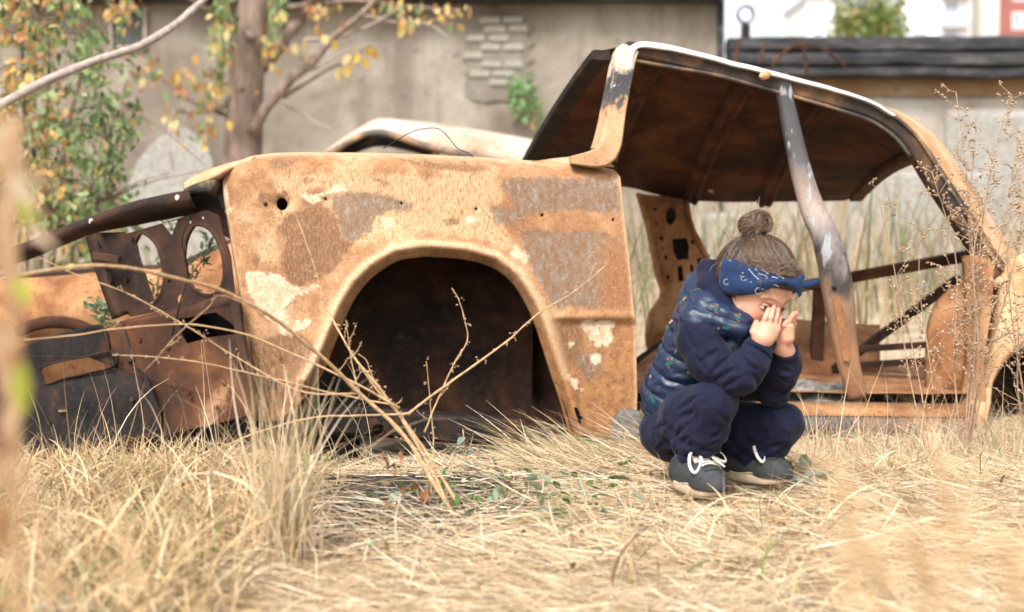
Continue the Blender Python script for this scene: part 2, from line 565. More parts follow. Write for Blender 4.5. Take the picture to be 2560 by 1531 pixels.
def vcol(name, rough=.8, spec=.3):
    m = NT(name)
    return m.done(m.attr('Col', False), rough, spec)
M['vcol'] = vcol('printed_colour')
M['stem'] = plain('dry_stem', (.44, .28, .145), .7, 90, .35, .2)
M['stem_dark'] = plain('weathered_stem', (.33, .22, .14), .8, 90, .35, .2)
M['seed'] = plain('seed_pods', (.36, .25, .16), .85, 200, .4, .2)
M['bark'] = plain('bark', (.20, .145, .115), .9, 14, .55, .9, .15, .03, (1, 1, .25))
M['twig'] = plain('grey_bark', (.34, .275, .235), .85, 40, .3, .4)
M['stone'] = plain('grey_stone', (.40, .37, .33), .9, 40, .35, .6, .2, .01)
M['concrete'] = plain('concrete', (.27, .255, .23), .92, 25, .3, .5, .2, .01)
M['brick'] = plain('pale_brick', (.29, .265, .222), .9, 30, .18, .5, .2, .008)
# ------------------------------------------------------------------ ground
def ground_z(x, y):
    x = np.asarray(x, float); y = np.asarray(y, float)
    dip = sstep(3.45, 4.3, y) * sstep(-.25, -.75, x) * sstep(8.5, 6.0, y)
    z = -.14 * dip - .085 * sstep(3.2, 3.9, y) * sstep(9, 6, y)
    z = z + .030 * fbm(np.stack([x * 1.3, y * 1.3, 0 * x], -1), 3, 3) * sstep(1.0, 2.0, y)
    z = z + .012 * fbm(np.stack([x * 7, y * 7, 0 * x], -1), 5, 3)
    z = z * (1 - .9 * np.exp(-(((x - .42) / .4) ** 2 + ((y - 3.05) / .35) ** 2)))
    z = z - .05 * np.exp(-(((x + .05) / .35) ** 2 + ((y - 4.25) / .25) ** 2))
    return z
def char_shade_mask(x, y):
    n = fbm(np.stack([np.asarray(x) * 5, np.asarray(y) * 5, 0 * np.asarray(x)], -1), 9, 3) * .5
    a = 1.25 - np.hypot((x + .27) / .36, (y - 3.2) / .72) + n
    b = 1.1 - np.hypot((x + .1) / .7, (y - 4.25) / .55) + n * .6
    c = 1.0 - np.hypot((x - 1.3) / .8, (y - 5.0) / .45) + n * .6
    d = .55 * sstep(-.35, -.6, x) * sstep(3.8, 3.3, y) + n * .8  # dark gaps below the left grass, shade painted into the soil
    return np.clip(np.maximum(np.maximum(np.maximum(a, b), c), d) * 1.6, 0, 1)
yy = np.concatenate([np.linspace(-3, 1.2, 12), np.linspace(1.3, 6.5, 150), np.linspace(6.6, 18, 60), np.geomspace(19, 900, 24)])
xs = np.concatenate([-np.geomspace(900, 4.2, 24), np.linspace(-4, 4, 220), np.geomspace(4.2, 900, 24)])
gx, gy = np.meshgrid(xs, yy)
gz = ground_z(gx, gy)
def ground_mat():
    m = NT('dry_soil')
    n1 = m.noise(3, 6, .6); n2 = m.noise(45, 6, .7)
    c = m.ramp(n1, [(.3, (.27, .20, .13)), (.5, (.42, .33, .22)), (.7, (.52, .43, .30))])
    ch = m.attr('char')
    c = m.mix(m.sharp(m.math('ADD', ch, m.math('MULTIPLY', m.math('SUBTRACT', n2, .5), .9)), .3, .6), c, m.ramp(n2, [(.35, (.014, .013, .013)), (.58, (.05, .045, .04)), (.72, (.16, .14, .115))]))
    c = m.mix(m.math('MULTIPLY', m.sharp(n2, .5, .7), .4), c, (.12, .085, .05))
    m.bump(n2, .7, .012)
    return m.done(c, .95, .15)
tag(mesh('ground', np.stack([gx, gy, gz], -1).reshape(-1, 3), grid_faces(len(yy), len(xs)), ground_mat(), attrs={'char': char_shade_mask(gx, gy).ravel()}),
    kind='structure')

# ------------------------------------------------------------------ plastered wall, charred wall
def wall_mat(name, cols, dirt=(.15, .12, .095)):
    m = NT(name)
    n1 = m.noise(.9, 7, .62, None, .5); n2 = m.noise(7, 6, .65); n3 = m.noise(1.0, 5, .6, m.coord((2.2, 2.2, .35)))
    c = m.ramp(n1, [(.32, cols[0]), (.5, cols[1]), (.66, cols[2])])
    c = m.mix(m.math('MULTIPLY', m.sharp(n3, .46, .66), .7), c, dirt)
    c = m.mix(m.math('MULTIPLY', m.sharp(n2, .56, .7), .5), c, tuple(x * .62 for x in cols[0]))
    m.bump(m.math('ADD', n2, m.math('MULTIPLY', n1, 1.5)), .6, .03)
    return m.done(c, .95, .15)
M['plaster'] = wall_mat('old_plaster', [(.13, .105, .082), (.235, .20, .16), (.32, .285, .235)])
M['plaster_pale'] = wall_mat('pale_plaster', [(.29, .255, .21), (.36, .325, .28), (.43, .395, .35)], (.22, .16, .11))
M['ochre'] = wall_mat('ochre_render', [(.16, .095, .05), (.24, .15, .08), (.30, .21, .13)], (.2, .11, .06))
M['charred'] = rust('charred_timber', [(.3, (.012, .012, .014)), (.5, (.032, .032, .036)), (.62, (.07, .066, .068)), (.76, (.16, .125, .10))], 3.5, 26, .8, .8, (.10, .085, .075), .4, (.5, 1, 2.2))
WY = 16.0
WX1 = float(P(1792, 100, WY)[0])
def rough_wall(x0, x1, z0, z1, yf, yb, seed, amp=.03, step=.16):
    nx, nz = int((x1 - x0) / step) + 2, int((z1 - z0) / step) + 2
    X, Zg = np.meshgrid(np.linspace(x0, x1, nx), np.linspace(z0, z1, nz))
    Yf = yf + amp * fbm(np.stack([X * 1.7, Zg * 1.7, 0 * X], -1), seed, 4)
    V1 = np.stack([X, Yf, Zg], -1).reshape(-1, 3)
    V2 = np.stack([X, 0 * X + yb, Zg], -1).reshape(-1, 3)
    n = len(V1)
    F = grid_faces(nz, nx).tolist() + (grid_faces(nz, nx)[:, ::-1] + n).tolist()
    for r in range(nz - 1):
        F.append([r * nx, (r + 1) * nx, n + (r + 1) * nx, n + r * nx])
        F.append([r * nx + nx - 1, n + r * nx + nx - 1, n + (r + 1) * nx + nx - 1, (r + 1) * nx + nx - 1])
    for c in range(nx - 1):
        t = (nz - 1) * nx + c
        F.append([t, t + 1, n + t + 1, n + t])
    return np.concatenate([V1, V2]), F
tall = empty('plastered_wall', (0, WY, 0), 'tall grey beige plastered wall with patches of bare brick', 'wall')
zt = float(P(1500, 10, WY)[2])
V, F = rough_wall(-9.5, WX1, -.3, zt, WY, WY + .5, 21)
mesh('wall', V, F, M['plaster'], tall, smooth=False)
V, F = box(((-9.5 + WX1) / 2, WY + .12, zt + .13), (9.5 + WX1, .95, .25), 0, .02)
mesh('coping', V, F, M['charred'], tall, smooth=False)
V, F = box((WX1 + .035, WY + .2, 1.65), (.06, .62, 3.5), 0, .02, .006)
mesh('charred_edge', V, F, M['charred'], tall, smooth=False)
ragged = [(1165 + 8 * math.sin(k * 3.1), y) for k, y in enumerate(range(40, 246, 14))] + [(1180, 250), (1215, 256), (1250, 250), (1290, 258), (1318, 246)] + [(1326 + 12 * math.sin(k * 2.3), y) for k, y in enumerate(range(232, 40, -14))] + [(1290, 36), (1240, 44), (1200, 34)]
cut_panel('bare_masonry', ragged, [], lambda x, y: WY - .022 + 0 * x, .006, wall_mat('mortar', [(.12, .10, .08), (.19, .165, .135), (.24, .215, .18)]), tall)
# bare bricks where the plaster has come off
proto = None
def brick_at(px, py, w=.235, h=.075):
    global proto
    c = P(px, py, WY + .004)
    if proto is None:
        V, F = box((0, 0, 0), (.235, .11, .075), 0, .008, .002)
        proto = mesh('brick', V + c, F, M['brick'], tall, smooth=False, origin=c)
        return proto
    return share(proto, tall, [float(v) for v in (c - np.array([0, WY, 0]))], (random.uniform(-.02, .02), random.uniform(-.015, .015), random.uniform(-.03, .03)),
                 (w / .235 * random.uniform(.85, 1.05), 1, h / .075 * random.uniform(.9, 1.05)))
for r, (y, x0, x1) in enumerate([(52, 1225, 1300), (74, 1215, 1300), (97, 1190, 1300), (119, 1205, 1300), (141, 1180, 1290), (164, 1205, 1285), (186, 1200, 1270), (208, 1225, 1262)]):
    x = x0 + (r % 2) * 22
    while x < x1:
        if random.random() < .86: brick_at(x + random.uniform(-2, 2), y + random.uniform(-1.5, 1.5))
        x += 56
# mesh window hole with dark wooden shutter, left
wc = P(322, 70, WY - .03)
V, F = box(wc, (.34, .05, .40), 0, .01)
sh = mesh('shutter', V, F, plain('dark_shutter', (.055, .055, .06), .6, 20, .3), tall, smooth=False)
for dx, dz, sx, sz in ((-.19, 0, .04, .48), (.19, 0, .04, .48), (0, -.22, .34, .04)):
    V, F = box(wc + np.array([dx, -.01, dz]), (sx, .09, sz), 0, .006)
    mesh('shutter_frame', V, F, M['twig'], sh, smooth=False)
# a pale footing stone course behind the tree
V, F = rough_wall(float(P(330, 500, WY - .5)[0]), float(P(800, 500, WY - .5)[0]), -.3, float(P(480, 345, WY - .5)[2]), WY - .5, WY - .05, 41, .05)
# rubble slab leaning on the wall
pts = [(318, 470), (345, 400), (392, 345), (432, 318), (470, 322), (506, 352), (530, 400), (540, 470), (540, 700), (310, 700)]
cut_panel('leaning_slab', pts, [], lambda x, y: WY - .35 + 0 * x, .12, M['concrete'], None)
so = bpy.data.objects['leaning_slab']
tag(so, 'pale concrete slab with rounded top leaning on the plastered wall behind tree', 'slab')

low = empty('charred_wall', (5, WY, 0), 'low wall with charred black timber top and ochre band', 'wall')
def zat(py, Y=WY): return float(P(2100, py, Y)[2])
XR = 10.5
V, F = rough_wall(WX1 + .08, XR, -.3, zat(232), WY + .02, WY + .5, 31, .04)
mesh('wall', V, F, M['plaster_pale'], low, smooth=False)
V, F = rough_wall(WX1 + .08, XR, zat(240), zat(196), WY - .05, WY + .46, 33, .03, .1)
mesh('ochre_band', V, F, M['ochre'], low, smooth=False)
for k, (ya, yb, dy) in enumerate(((137, 100, 0), (172, 140, -.05), (199, 175, -.02))):
    za, zb = zat(ya), zat(yb)
    x = WX1 + .1
    while x < XR:
        L = random.uniform(1.4, 2.6)
        pth = np.array([[t, WY - .12 + dy, (za + zb) / 2] for t in np.linspace(x, min(x + L, XR), 26)])
        pth += .03 * np.stack([0 * pth[:, 0], fbm(pth * 2.6, 50 + k), fbm(pth * 2.6 + 9, 60 + k)], -1)
        V, F = tube(pth, .18, ry=(zb - za) / 2 * 1.04 * (1 + .22 * fbm(pth * 4, 3)), prof=[(-1, -.6), (-.7, -1), (.7, -1), (1, -.6), (1, .6), (.7, 1), (-.7, 1), (-1, .6)])
        mesh('charred_beam', V, F, M['charred'], low, smooth=False)
        x += L + .015
# smashed concrete slabs in front of the low wall
for k, (px, py, w, h, Y, rz) in enumerate(((1830, 640, .5, .75, 12.6, .1), (2290, 560, 1.3, .95, 13.2, -.06), (2470, 380, .9, .8, 14.6, .05))):
    c = P(px, py, Y)
    hh = c[2] + h / 2 + .3
    V, F = box((c[0], Y, hh / 2 - .3 + .0), (w, .14, hh), rz, .03, .012)
    tag(mesh('concrete_slab', V, F, M['concrete'], smooth=False, origin=(c[0], Y, -.3)),
        ['narrow pale concrete slab standing in dry grass behind the doorway', 'wide pale concrete slab standing in dry grass behind the rear brace', 'pale concrete slab against the ochre band behind the dead weed'][k], 'slab')

# pipe with open ring
pp = empty('vent_pipe', P(1864, 145, WY - .15), 'short black pipe with open ring head standing on charred wall', 'pipe')
a, b = P(1863, 150, WY - .15), P(1864, 62, WY - .15)
V, F = tube(np.linspace(a, b, 6), [.075, .072, .066, .052, .05, .052], 14)
mesh('shaft', V, F, M['burnt_black'], pp)
c = P(1864, 37, WY - .15)
an = np.linspace(0, 2 * np.pi, 33)
pth = np.stack([c[0] + .088 * np.cos(an), c[1] + 0 * an, c[2] + .092 * np.sin(an)], -1)
V, F = tube(pth, .012, 8, ry=.05, cap=False, upv=(0, 1, 0))
mesh('ring', V, F, M['burnt_black'], pp)
V, F = tube(np.linspace(P(1864, 112, WY - .15), P(1864, 96, WY - .15), 3), .085, 14)
mesh('collar', V, F, M['burnt_black'], pp)

# ------------------------------------------------------------------ far apartment blocks
M['apt_white'] = plain('pale_facade', (.74, .75, .77), .85, .4, .06, 0)
M['apt_beige'] = plain('beige_facade', (.60, .57, .52), .85, .4, .06, 0)
M['apt_red'] = plain('brown_red_facade', (.30, .115, .095), .85, .6, .1, 0)
M['glass'] = plain('window_glass', (.30, .34, .40), .15, .6, .25, 0, .6)
M['frame'] = plain('window_frame', (.78, .78, .78), .5, 2, .04, 0)
M['grey_panel'] = plain('grey_panel', (.42, .43, .45), .8, 1, .08, 0)
def block(name, px0, px1, Y, H, depth, fm, label, wins, floor=3.0, wpx=34, hpx=44, balcony=None):
    s = Y / FPX
    x0, x1 = (px0 - 1280) * s, (px1 - 1280) * s
    e = empty(name, ((x0 + x1) / 2, Y + depth / 2, 0), label, 'building', 'far apartment blocks')
    V, F = box(((x0 + x1) / 2, Y + depth / 2, H / 2), (x1 - x0, depth, H))
    mesh('facade', V, F, fm, e, smooth=False)
    V, F = box(((x0 + x1) / 2, Y + depth / 2, H + .4), (x1 - x0 + .6, depth + .6, .8))
    mesh('roof', V, F, M['grey_panel'], e, smooth=False)
    wp = None
    zs = np.arange(P(2300, wins[1], Y)[2] - 3 * floor, H - 2.5, floor)
    for wx in wins[0]:
        for z in zs:
            c = np.array([(wx - 1280) * s, Y - .03, z])
            if wp is None:
                V, F = box(c, (wpx * s, .12, hpx * s))
                wp = mesh('window', V, F, M['frame'], e, smooth=False, origin=c)
                V, F = box(c + np.array([0, -.06, 0]), (wpx * s * .86, .06, hpx * s * .86))
                gp = mesh('pane', V, F, M['glass'], wp, smooth=False)
                V, F = box(c + np.array([0, -.08, 0]), (wpx * s * .06, .06, hpx * s * .9))
                mp = mesh('mullion', V, F, M['frame'], wp, smooth=False)
            else:
                w = share(wp, e, [float(v) for v in (c - wloc(e))])
                for ch in (gp, mp):
                    q = ch.copy(); COL.objects.link(q); q.parent = w
    if balcony:
        bp = None
        for z in zs:
            c = np.array([(balcony[0] - 1280) * s, Y - .6, z - 1.45])
            if bp is None:
                V, F = box(c, (balcony[1] * s, 1.2, 1.0))
                bp = mesh('balcony', V, F, M['grey_panel'], e, smooth=False, origin=c)
            else: share(bp, e, [float(v) for v in (c - wloc(e))])
    return e
block('apartment_block', 2245, 2415, 150, 44, 14, M['apt_white'], 'pale grey tower block with windows, behind the small green tree', ((2290, 2366), 25), 3.1, 34, 44, (2372, 66))
block('apartment_block', 2008, 2120, 210, 33, 16, M['apt_white'], 'smaller hazy white tower block left of the small green tree', ((2040, 2085), 40), 3.1, 20, 30)
block('apartment_block', 2437, 2486, 170, 50, 12, M['apt_beige'], 'narrow beige tower block beside the brown red one', ((2425 + 35,), -40), 3.2, 8, 30)
block('apartment_block', 2487, 2640, 170.5, 52, 14, M['apt_red'], 'brown red tower block with white windows beside the narrow beige one', ((2538, 2600), 53), 3.35, 40, 42)
# ------------------------------------------------------------------ the burnt-out car
def Dn(px):                              # distance of the near flank (the car stands at an angle)
    k = (np.asarray(px, float) - 1280) / FPX
    return (4.0 + .2325) / (1 - .287 * k)
def Df(px, py):                          # near flank leaning away from the viewer
    return Dn(px) + .14 * (1090 - np.asarray(py, float)) / 867
def PF(px, py, off=0.0): return P(px, py, Df(px, py) + off)
car = empty('wrecked_car', (0.6, 5.0, 0), 'burnt out rusty car shell with open wheel arch beside the crouching child', 'car')

# ---- front fender: a horseshoe of sheet metal round the wheel arch
ARCH = [(772, 985), Z2(760, 1060), Z2(800, 960), Z2(870, 790), Z2(930, 690), Z2(1000, 620), Z2(1100, 560), Z2(1200, 542),
        (1081, 641), (1162, 648), Z3(430, 590), Z3(520, 660), Z3(590, 770), Z3(640, 890), Z3(690, 1050), Z3(740, 1200), Z3(790, 1370)]
TOP = [(566, 432), (590, 408), (625, 394), (680, 387), (750, 385), (900, 386), (1050, 390), (1200, 397), (1300, 404), (1400, 411), (1480, 419), (1535, 428)]
REAR = [(1550, 440), (1553, 470), (1560, 540), (1570, 620), (1580, 720), (1584, 780), (1589, 800), (1590, 880), (1592, 960), (1592, 1030), (1575, 1075)]
FRONT = [(640, 1050), (634, 1010), (628, 950), (618, 860), (608, 780), (598, 720), (588, 660), (578, 600), (568, 540), (560, 490), (557, 455)]
OUTER = [(700, 1050), (665, 1055)] + FRONT + TOP + REAR + [(1530, 1085), (1480, 1092)]
NS, NTt = 300, 64
# matching stations along the two curves, paired by shape not by length
ain = catmull(ARCH, NS)
oc = lin(OUTER, NS)
key = np.interp(np.linspace(0, 1, NS), [0, .20, .28, .62, .70, 1.0], [0, .20, .28, .62, .70, 1.0])
def at(curve, f):
    i = f * (len(curve) - 1)
    return np.stack([np.interp(i, np.arange(len(curve)), curve[:, k]) for k in (0, 1)], -1)
# arch fraction warped so rays fan out evenly round the arch centre
cen = np.array([1110, 940.])
oa = lin(OUTER, 1200)
fin = np.linspace(0, 1, NS)
fout = np.interp(fin, [0, .10, .24, .34, .62, .74, .90, 1], [0, .06, .245, .31, .70, .745, .95, 1])
A_, O_ = at(catmull(ARCH, 800), fin), at(oa, fout)
tt = np.concatenate([np.linspace(0, .2, 16)[:-1], np.linspace(.2, .86, 34)[:-1], np.linspace(.86, 1, 15)])
GX = A_[None, :, 0] * (1 - tt[:, None]) + O_[None, :, 0] * tt[:, None]
GY = A_[None, :, 1] * (1 - tt[:, None]) + O_[None, :, 1] * tt[:, None]
nr, nc = GX.shape
fx, fy = GX.ravel(), GY.ravel()
def fender_relief(x, y):
    da = pdist(x, y, ARCH)
    dt = pdist(x, y, TOP)
    dfn = pdist(x, y, FRONT)
    r = -.030 * (1 - ((y - 640) / 430) ** 2)
    r = r - .014 * np.exp(-((da - 30) / 45) ** 2) - .014 * np.exp(-((da - 28) / 13) ** 2) + .034 * np.clip(1 - da / 26, 0, 1) ** 1.3
    q = np.clip(1 - dt / 42, 0, 1)
    r = r + .075 * (1 - np.sqrt(np.clip(1 - q ** 2, 0, 1)))
    q = np.clip(1 - dfn / 34, 0, 1)
    r = r + .05 * (1 - np.sqrt(np.clip(1 - q ** 2, 0, 1)))
    r = r + .014 * sstep(792, 806, y) * sstep(1360, 1420, x)
    r = r - .010 * np.exp(-((y - 793) / 9) ** 2) * sstep(1360, 1420, x)
    r = r + .006 * fbm(np.stack([x / 130, y / 130, 0 * x], -1), 71, 3)
    return r
FV = PF(fx, fy, 0) * 0 + P(fx, fy, Df(fx, fy) + fender_relief(fx, fy))
FF = grid_faces(nr, nc)
# rolled-over top of the fender (continues away from the viewer) and turned-in lip of the arch
extra, en = [], len(FV)
top_cols = np.where((O_[:, 1] < 434) & (O_[:, 0] > 560) & (O_[:, 0] < 1540))[0]
rows = []
for k, (dy, dz) in enumerate(((.035, .004), (.075, .003), (.12, -.004))):
    rows.append(FV[(nr - 1) * nc + top_cols] + np.array([0, dy, dz]))
rv = np.concatenate([FV[(nr - 1) * nc + top_cols][None]] + [r[None] for r in rows])
nt_ = len(top_cols)
V2 = rv[1:].reshape(-1, 3)
idx = np.concatenate([((nr - 1) * nc + top_cols)[None], en + np.arange(3 * nt_).reshape(3, nt_)])
F2 = np.stack([idx[:-1, :-1], idx[:-1, 1:], idx[1:, 1:], idx[1:, :-1]], -1).reshape(-1, 4)
lip0 = np.arange(nc)
V3 = FV[lip0] + np.array([0, .03, 0.0])
base3 = en + len(V2)
F3 = np.stack([base3 + lip0[:-1], base3 + lip0[1:], lip0[1:], lip0[:-1]], -1)
keep = np.ones(len(FF), bool)
allF = [FF]
# real holes: drop the points inside and draw the ring round the rim
vid = np.arange(nr * nc).reshape(nr, nc)
removed = np.zeros(nr * nc, bool)
def punch(cx, cy, rx, ry, n):
    d = np.hypot(fx - cx, fy - cy)
    r0, c0 = divmod(int(np.argmin(d)), nc)
    r0 = min(max(r0, n), nr - n - 1)
    inner = vid[r0 - n + 1:r0 + n, c0 - n + 1:c0 + n].ravel()
    removed[inner] = True
    ring = [vid[r0 - n, c] for c in range(c0 - n, c0 + n + 1)] + [vid[r, c0 + n] for r in range(r0 - n + 1, r0 + n + 1)] + \
           [vid[r0 + n, c] for c in range(c0 + n - 1, c0 - n - 1, -1)] + [vid[r, c0 - n] for r in range(r0 + n - 1, r0 - n, -1)]
    for i in ring:
        a = math.atan2(fy[i] - cy, fx[i] - cx)
        x, y = cx + rx * math.cos(a), cy + ry * math.sin(a)
        FV[i] = P(x, y, Df(x, y) + fender_relief(np.array([x]), np.array([y]))[0])
punch(*Z2(566, 299), 14, 16, 3)
for (x, y) in (Z2(768, 275), Z2(1119, 294), Z3(352, 320), Z3(658, 350), Z3(987, 371)): punch(x, y, 3.8, 4.6, 1)
for (x, y) in (Z2(565, 1030), Z2(520, 1048)): punch(x, y, 6, 5, 1)
keep = ~removed[FF].any(1)
allF = np.concatenate([FF[keep], F2, F3])
FVall = np.concatenate([FV, V2, V3])
ax, ay = to_px(FVall)
def field(polys, soft=22):
    d = np.full(len(ax), -99.)
    for p in polys: d = np.maximum(d, sdpoly(ax, ay, p))
    return np.clip(.5 + d / (2 * soft), 0, 1)
CREAM = [ZM(Z2, [(395, 615), (450, 610), (530, 625), (570, 620), (590, 660), (650, 690), (740, 660), (745, 690), (660, 720), (600, 740), (590, 780), (605, 850), (700, 830), (715, 860), (630, 890), (600, 920), (560, 890), (530, 850), (490, 830), (440, 760), (410, 700)]),
         ZM(Z2, [(780, 235), (850, 200), (890, 195), (900, 225), (840, 240), (770, 250), (740, 300), (690, 300), (650, 260), (640, 240), (700, 255)]),
         ZM(Z2, [(1025, 370), (1095, 355), (1085, 410), (1050, 422), (1015, 405)]), ZM(Z3, [(285, 365), (340, 348), (365, 370), (350, 398), (305, 396)]),
         ZM(Z3, [(840, 832), (980, 836), (992, 870), (975, 940), (935, 960), (910, 985), (890, 945), (850, 900), (832, 870)]),
         ZM(Z3, [(780, 920), (803, 920), (797, 960), (776, 985)]), ZM(Z3, [(785, 1100), (818, 1105), (838, 1165), (805, 1165)]),
         ZM(Z3, [(525, 490), (585, 525), (602, 580), (570, 578), (515, 530)]), ZM(Z2, [(268, 190), (315, 190), (340, 330), (318, 350), (290, 280)]),
         ZM(Z3, [(880, 1000), (935, 985), (930, 1040), (900, 1060)])]
GREY = [ZM(Z3, [(470, 175), (640, 170), (1020, 185), (1035, 300), (1040, 340), (900, 338), (800, 330), (600, 345), (540, 325), (500, 260), (460, 220)]),
        ZM(Z3, [(540, 410), (640, 405), (730, 430), (800, 415), (900, 420), (960, 430), (1050, 480), (1070, 640), (1085, 792), (900, 785), (700, 770), (660, 690), (600, 600), (570, 520)]),
        ZM(Z2, [(790, 260), (900, 235), (1000, 240), (1080, 260), (1180, 300), (1170, 330), (1060, 330), (1000, 360), (980, 420), (900, 470), (840, 460), (830, 380), (800, 330)]),
        ZM(Z3, [(405, 310), (480, 300), (560, 330), (600, 360), (520, 400), (440, 400)]), ZM(Z3, [(820, 990), (960, 980), (930, 1090), (860, 1120), (820, 1060)])]
BROWN = [ZM(Z2, [(580, 360), (650, 330), (740, 290), (800, 330), (830, 380), (840, 460), (900, 480), (850, 560), (800, 620), (740, 650), (640, 690), (590, 660), (570, 570), (580, 480), (540, 400)]),
         ZM(Z2, [(485, 95), (560, 85), (645, 95), (610, 130), (530, 138)]), ZM(Z2, [(425, 505), (475, 550), (445, 595), (420, 550)]), ZM(Z2, [(980, 178), (1040, 183), (1075, 207), (1020, 208)]),
         ZM(Z2, [(400, 940), (560, 905), (640, 890), (780, 1000), (720, 1140), (600, 1240), (430, 1240)]), ZM(Z2, [(458, 765), (500, 758), (532, 800), (512, 855), (458, 825)]),
         ZM(Z3, [(720, 850), (840, 840), (850, 930), (840, 1000), (880, 1100), (770, 1030)]), ZM(Z3, [(195, 368), (282, 362), (284, 398), (200, 398)]),
         ZM(Z3, [(0, 98), (300, 108), (440, 140), (300, 152), (100, 130)]), ZM(Z2, [(540, 240), (600, 235), (610, 290), (560, 345), (530, 300)]),
         ZM(Z2, [(680, 180), (715, 180), (710, 210), (665, 205)]), ZM(Z2, [(455, 240), (500, 235), (500, 300), (460, 310)])]
DARK = [ZM(Z2, [(245, 180), (275, 185), (310, 330), (335, 440), (325, 470), (300, 380), (270, 260)]), ZM(Z2, [(495, 1110), (550, 1120), (545, 1165), (500, 1160)])]
da_ = pdist(ax, ay, ARCH)
dedge = np.minimum(pdist(ax, ay, FRONT), np.minimum(pdist(ax, ay, REAR), pdist(ax, ay, TOP)))
worn = np.clip(np.exp(-((da_ - 33) / 9) ** 2) * .9 * (ay < 950) + np.exp(-(dedge / 7) ** 2) * .8, 0, 1)
low_ = np.clip((ay - 700) / 300, 0, 1) * .85 + .35 * sstep(1380, 1520, ax) + .45 * np.exp(-(da_ / 16) ** 2)
PALE = [ZM(Z2, [(470, 130), (1300, 150), (1300, 420), (1130, 440), (1000, 480), (900, 520), (860, 380), (760, 250), (600, 330), (560, 420), (560, 590), (430, 590), (410, 480), (500, 380), (520, 250)]), ZM(Z3, [(0, 140), (440, 150), (520, 280), (450, 330), (560, 480), (600, 600), (430, 510), (200, 460), (0, 460)])]
redder = sstep(1470, 1530, ax) * sstep(560, 640, ay)
fender = mesh('front_fender', FVall, allF, M['fender_rust'], car, attrs={'cream': field(CREAM), 'grey': field(GREY), 'brown': field(BROWN), 'dark': field(DARK, 14), 'worn': worn, 'low': np.clip(low_, 0, 1), 'redder': redder, 'pale': field(PALE, 45)})
fender["label"] = "tan and cream front fender with patchy rust and wheel arch"
solidify(fender, .0025, 1)
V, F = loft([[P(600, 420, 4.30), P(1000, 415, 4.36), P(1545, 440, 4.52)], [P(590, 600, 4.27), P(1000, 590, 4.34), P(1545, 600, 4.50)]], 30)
mesh('inner_fender', V, F, M['burnt_black'], fender)  # dark sheet added behind the fender so its holes look dark
# small rivet stub left of the round hole
c = PF(*Z2(489, 297), -.03)
V, F = tube([c + [0, .02, 0], c, c + [0, -.006, 0]], [.006, .006, .003], 10)
mesh('rivet', V, F, M['rust_brown'], fender)
# black patch painting the dark inside a torn rust hole, low behind the arch
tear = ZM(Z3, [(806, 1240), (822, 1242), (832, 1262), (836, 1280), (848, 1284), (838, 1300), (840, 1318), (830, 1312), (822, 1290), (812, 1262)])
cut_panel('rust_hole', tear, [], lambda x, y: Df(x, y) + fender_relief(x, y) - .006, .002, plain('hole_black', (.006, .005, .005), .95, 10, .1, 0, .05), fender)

# ---- wheel house behind the arch
arch_c = np.array([1100., 1060.])
rows = []
for (dz, sc) in ((.012, 1.02), (.04, 1.06), (.12, 1.07), (.24, 1.05), (.33, 1.0), (.38, .90), (.40, .70), (.41, .45), (.41, .2), (.41, .0)):
    a2 = catmull(ARCH, 90)
    a3 = arch_c + (a2 - arch_c) * sc * np.array([1, 1])
    bump = .03 * np.exp(-((a3[:, 0] - 1010) / 60) ** 2) if dz > .2 else 0
    q = P(a3[:, 0], a3[:, 1], Df(a3[:, 0], a3[:, 1]) + dz - bump)
    rows.append(q)
V, F = np.concatenate(rows), grid_faces(len(rows), 90)
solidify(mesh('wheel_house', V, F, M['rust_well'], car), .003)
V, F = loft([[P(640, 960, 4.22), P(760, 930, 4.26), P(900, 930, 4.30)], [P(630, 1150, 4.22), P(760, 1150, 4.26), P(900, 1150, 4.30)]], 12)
mesh('splash_panel', V, F, M['burnt_black'], car)  # black sheet added to darken the bright gap low in the arch
# subframe low in the arch, with a pipe stub
pth = catmull([P(560, 1062, 4.20), P(760, 1052, 4.22), P(900, 1050, 4.24), P(1060, 1064, 4.28), P(1300, 1080, 4.36)], 16)
V, F = tube(pth, .05, ry=.042, prof=BEVP)
sub = mesh('subframe', V, F, M['burnt_black'], car, smooth=False)
V, F = tube([P(935, 1060, 4.18), P(945, 1076, 4.10)], .019, 12, cap=False)
mesh('pipe_stub', V, F, M['rust_brown'], sub)

# ---- headlight peak at the front top corner
def Dfr(px, py=0): return 4.03 + (585 - np.asarray(px, float)) * .00098
c1 = [PF(640, 392, .05), PF(600, 402, .06), PF(560, 412, .10), P(520, 426, 4.16), P(485, 442, 4.22), P(460, 458, 4.28)]
c2 = [PF(630, 400, .005), PF(590, 415, .01), P(552, 430, 4.07), P(520, 440, 4.12), P(488, 452, 4.18), P(459, 464, 4.24)]
c3 = [PF(575, 470, .035), PF(558, 452, .045), P(540, 448, 4.09), P(515, 452, 4.12), P(485, 462, 4.17), P(460, 474, 4.22)]
c4 = [PF(563, 520, .05), PF(548, 490, .055), P(532, 478, 4.10), P(508, 478, 4.13), P(482, 484, 4.18), P(463, 498, 4.22)]
c5 = [PF(560, 530, .09), PF(545, 500, .10), P(530, 488, 4.16), P(508, 486, 4.20), P(485, 492, 4.25), P(466, 504, 4.28)]
V, F = loft([c1, c2, c3], 22, m=12)
solidify(mesh('fender_peak', V, F, M['rust_pale'], car), .003)
V, F = loft([c3, c4, c5], 22, m=8)
solidify(mesh('peak_rim', V, F, M['burnt_rim'], car), .003)
cut_panel('lamp_bucket', [(466, 502), (505, 484), (548, 486), (566, 540), (580, 600), (560, 590), (520, 545), (480, 535)], [], lambda x, y: Dfr(x) + .14, .004, M['rust_dark'], car)  # dark filler added for the shade in the hollow below the peak

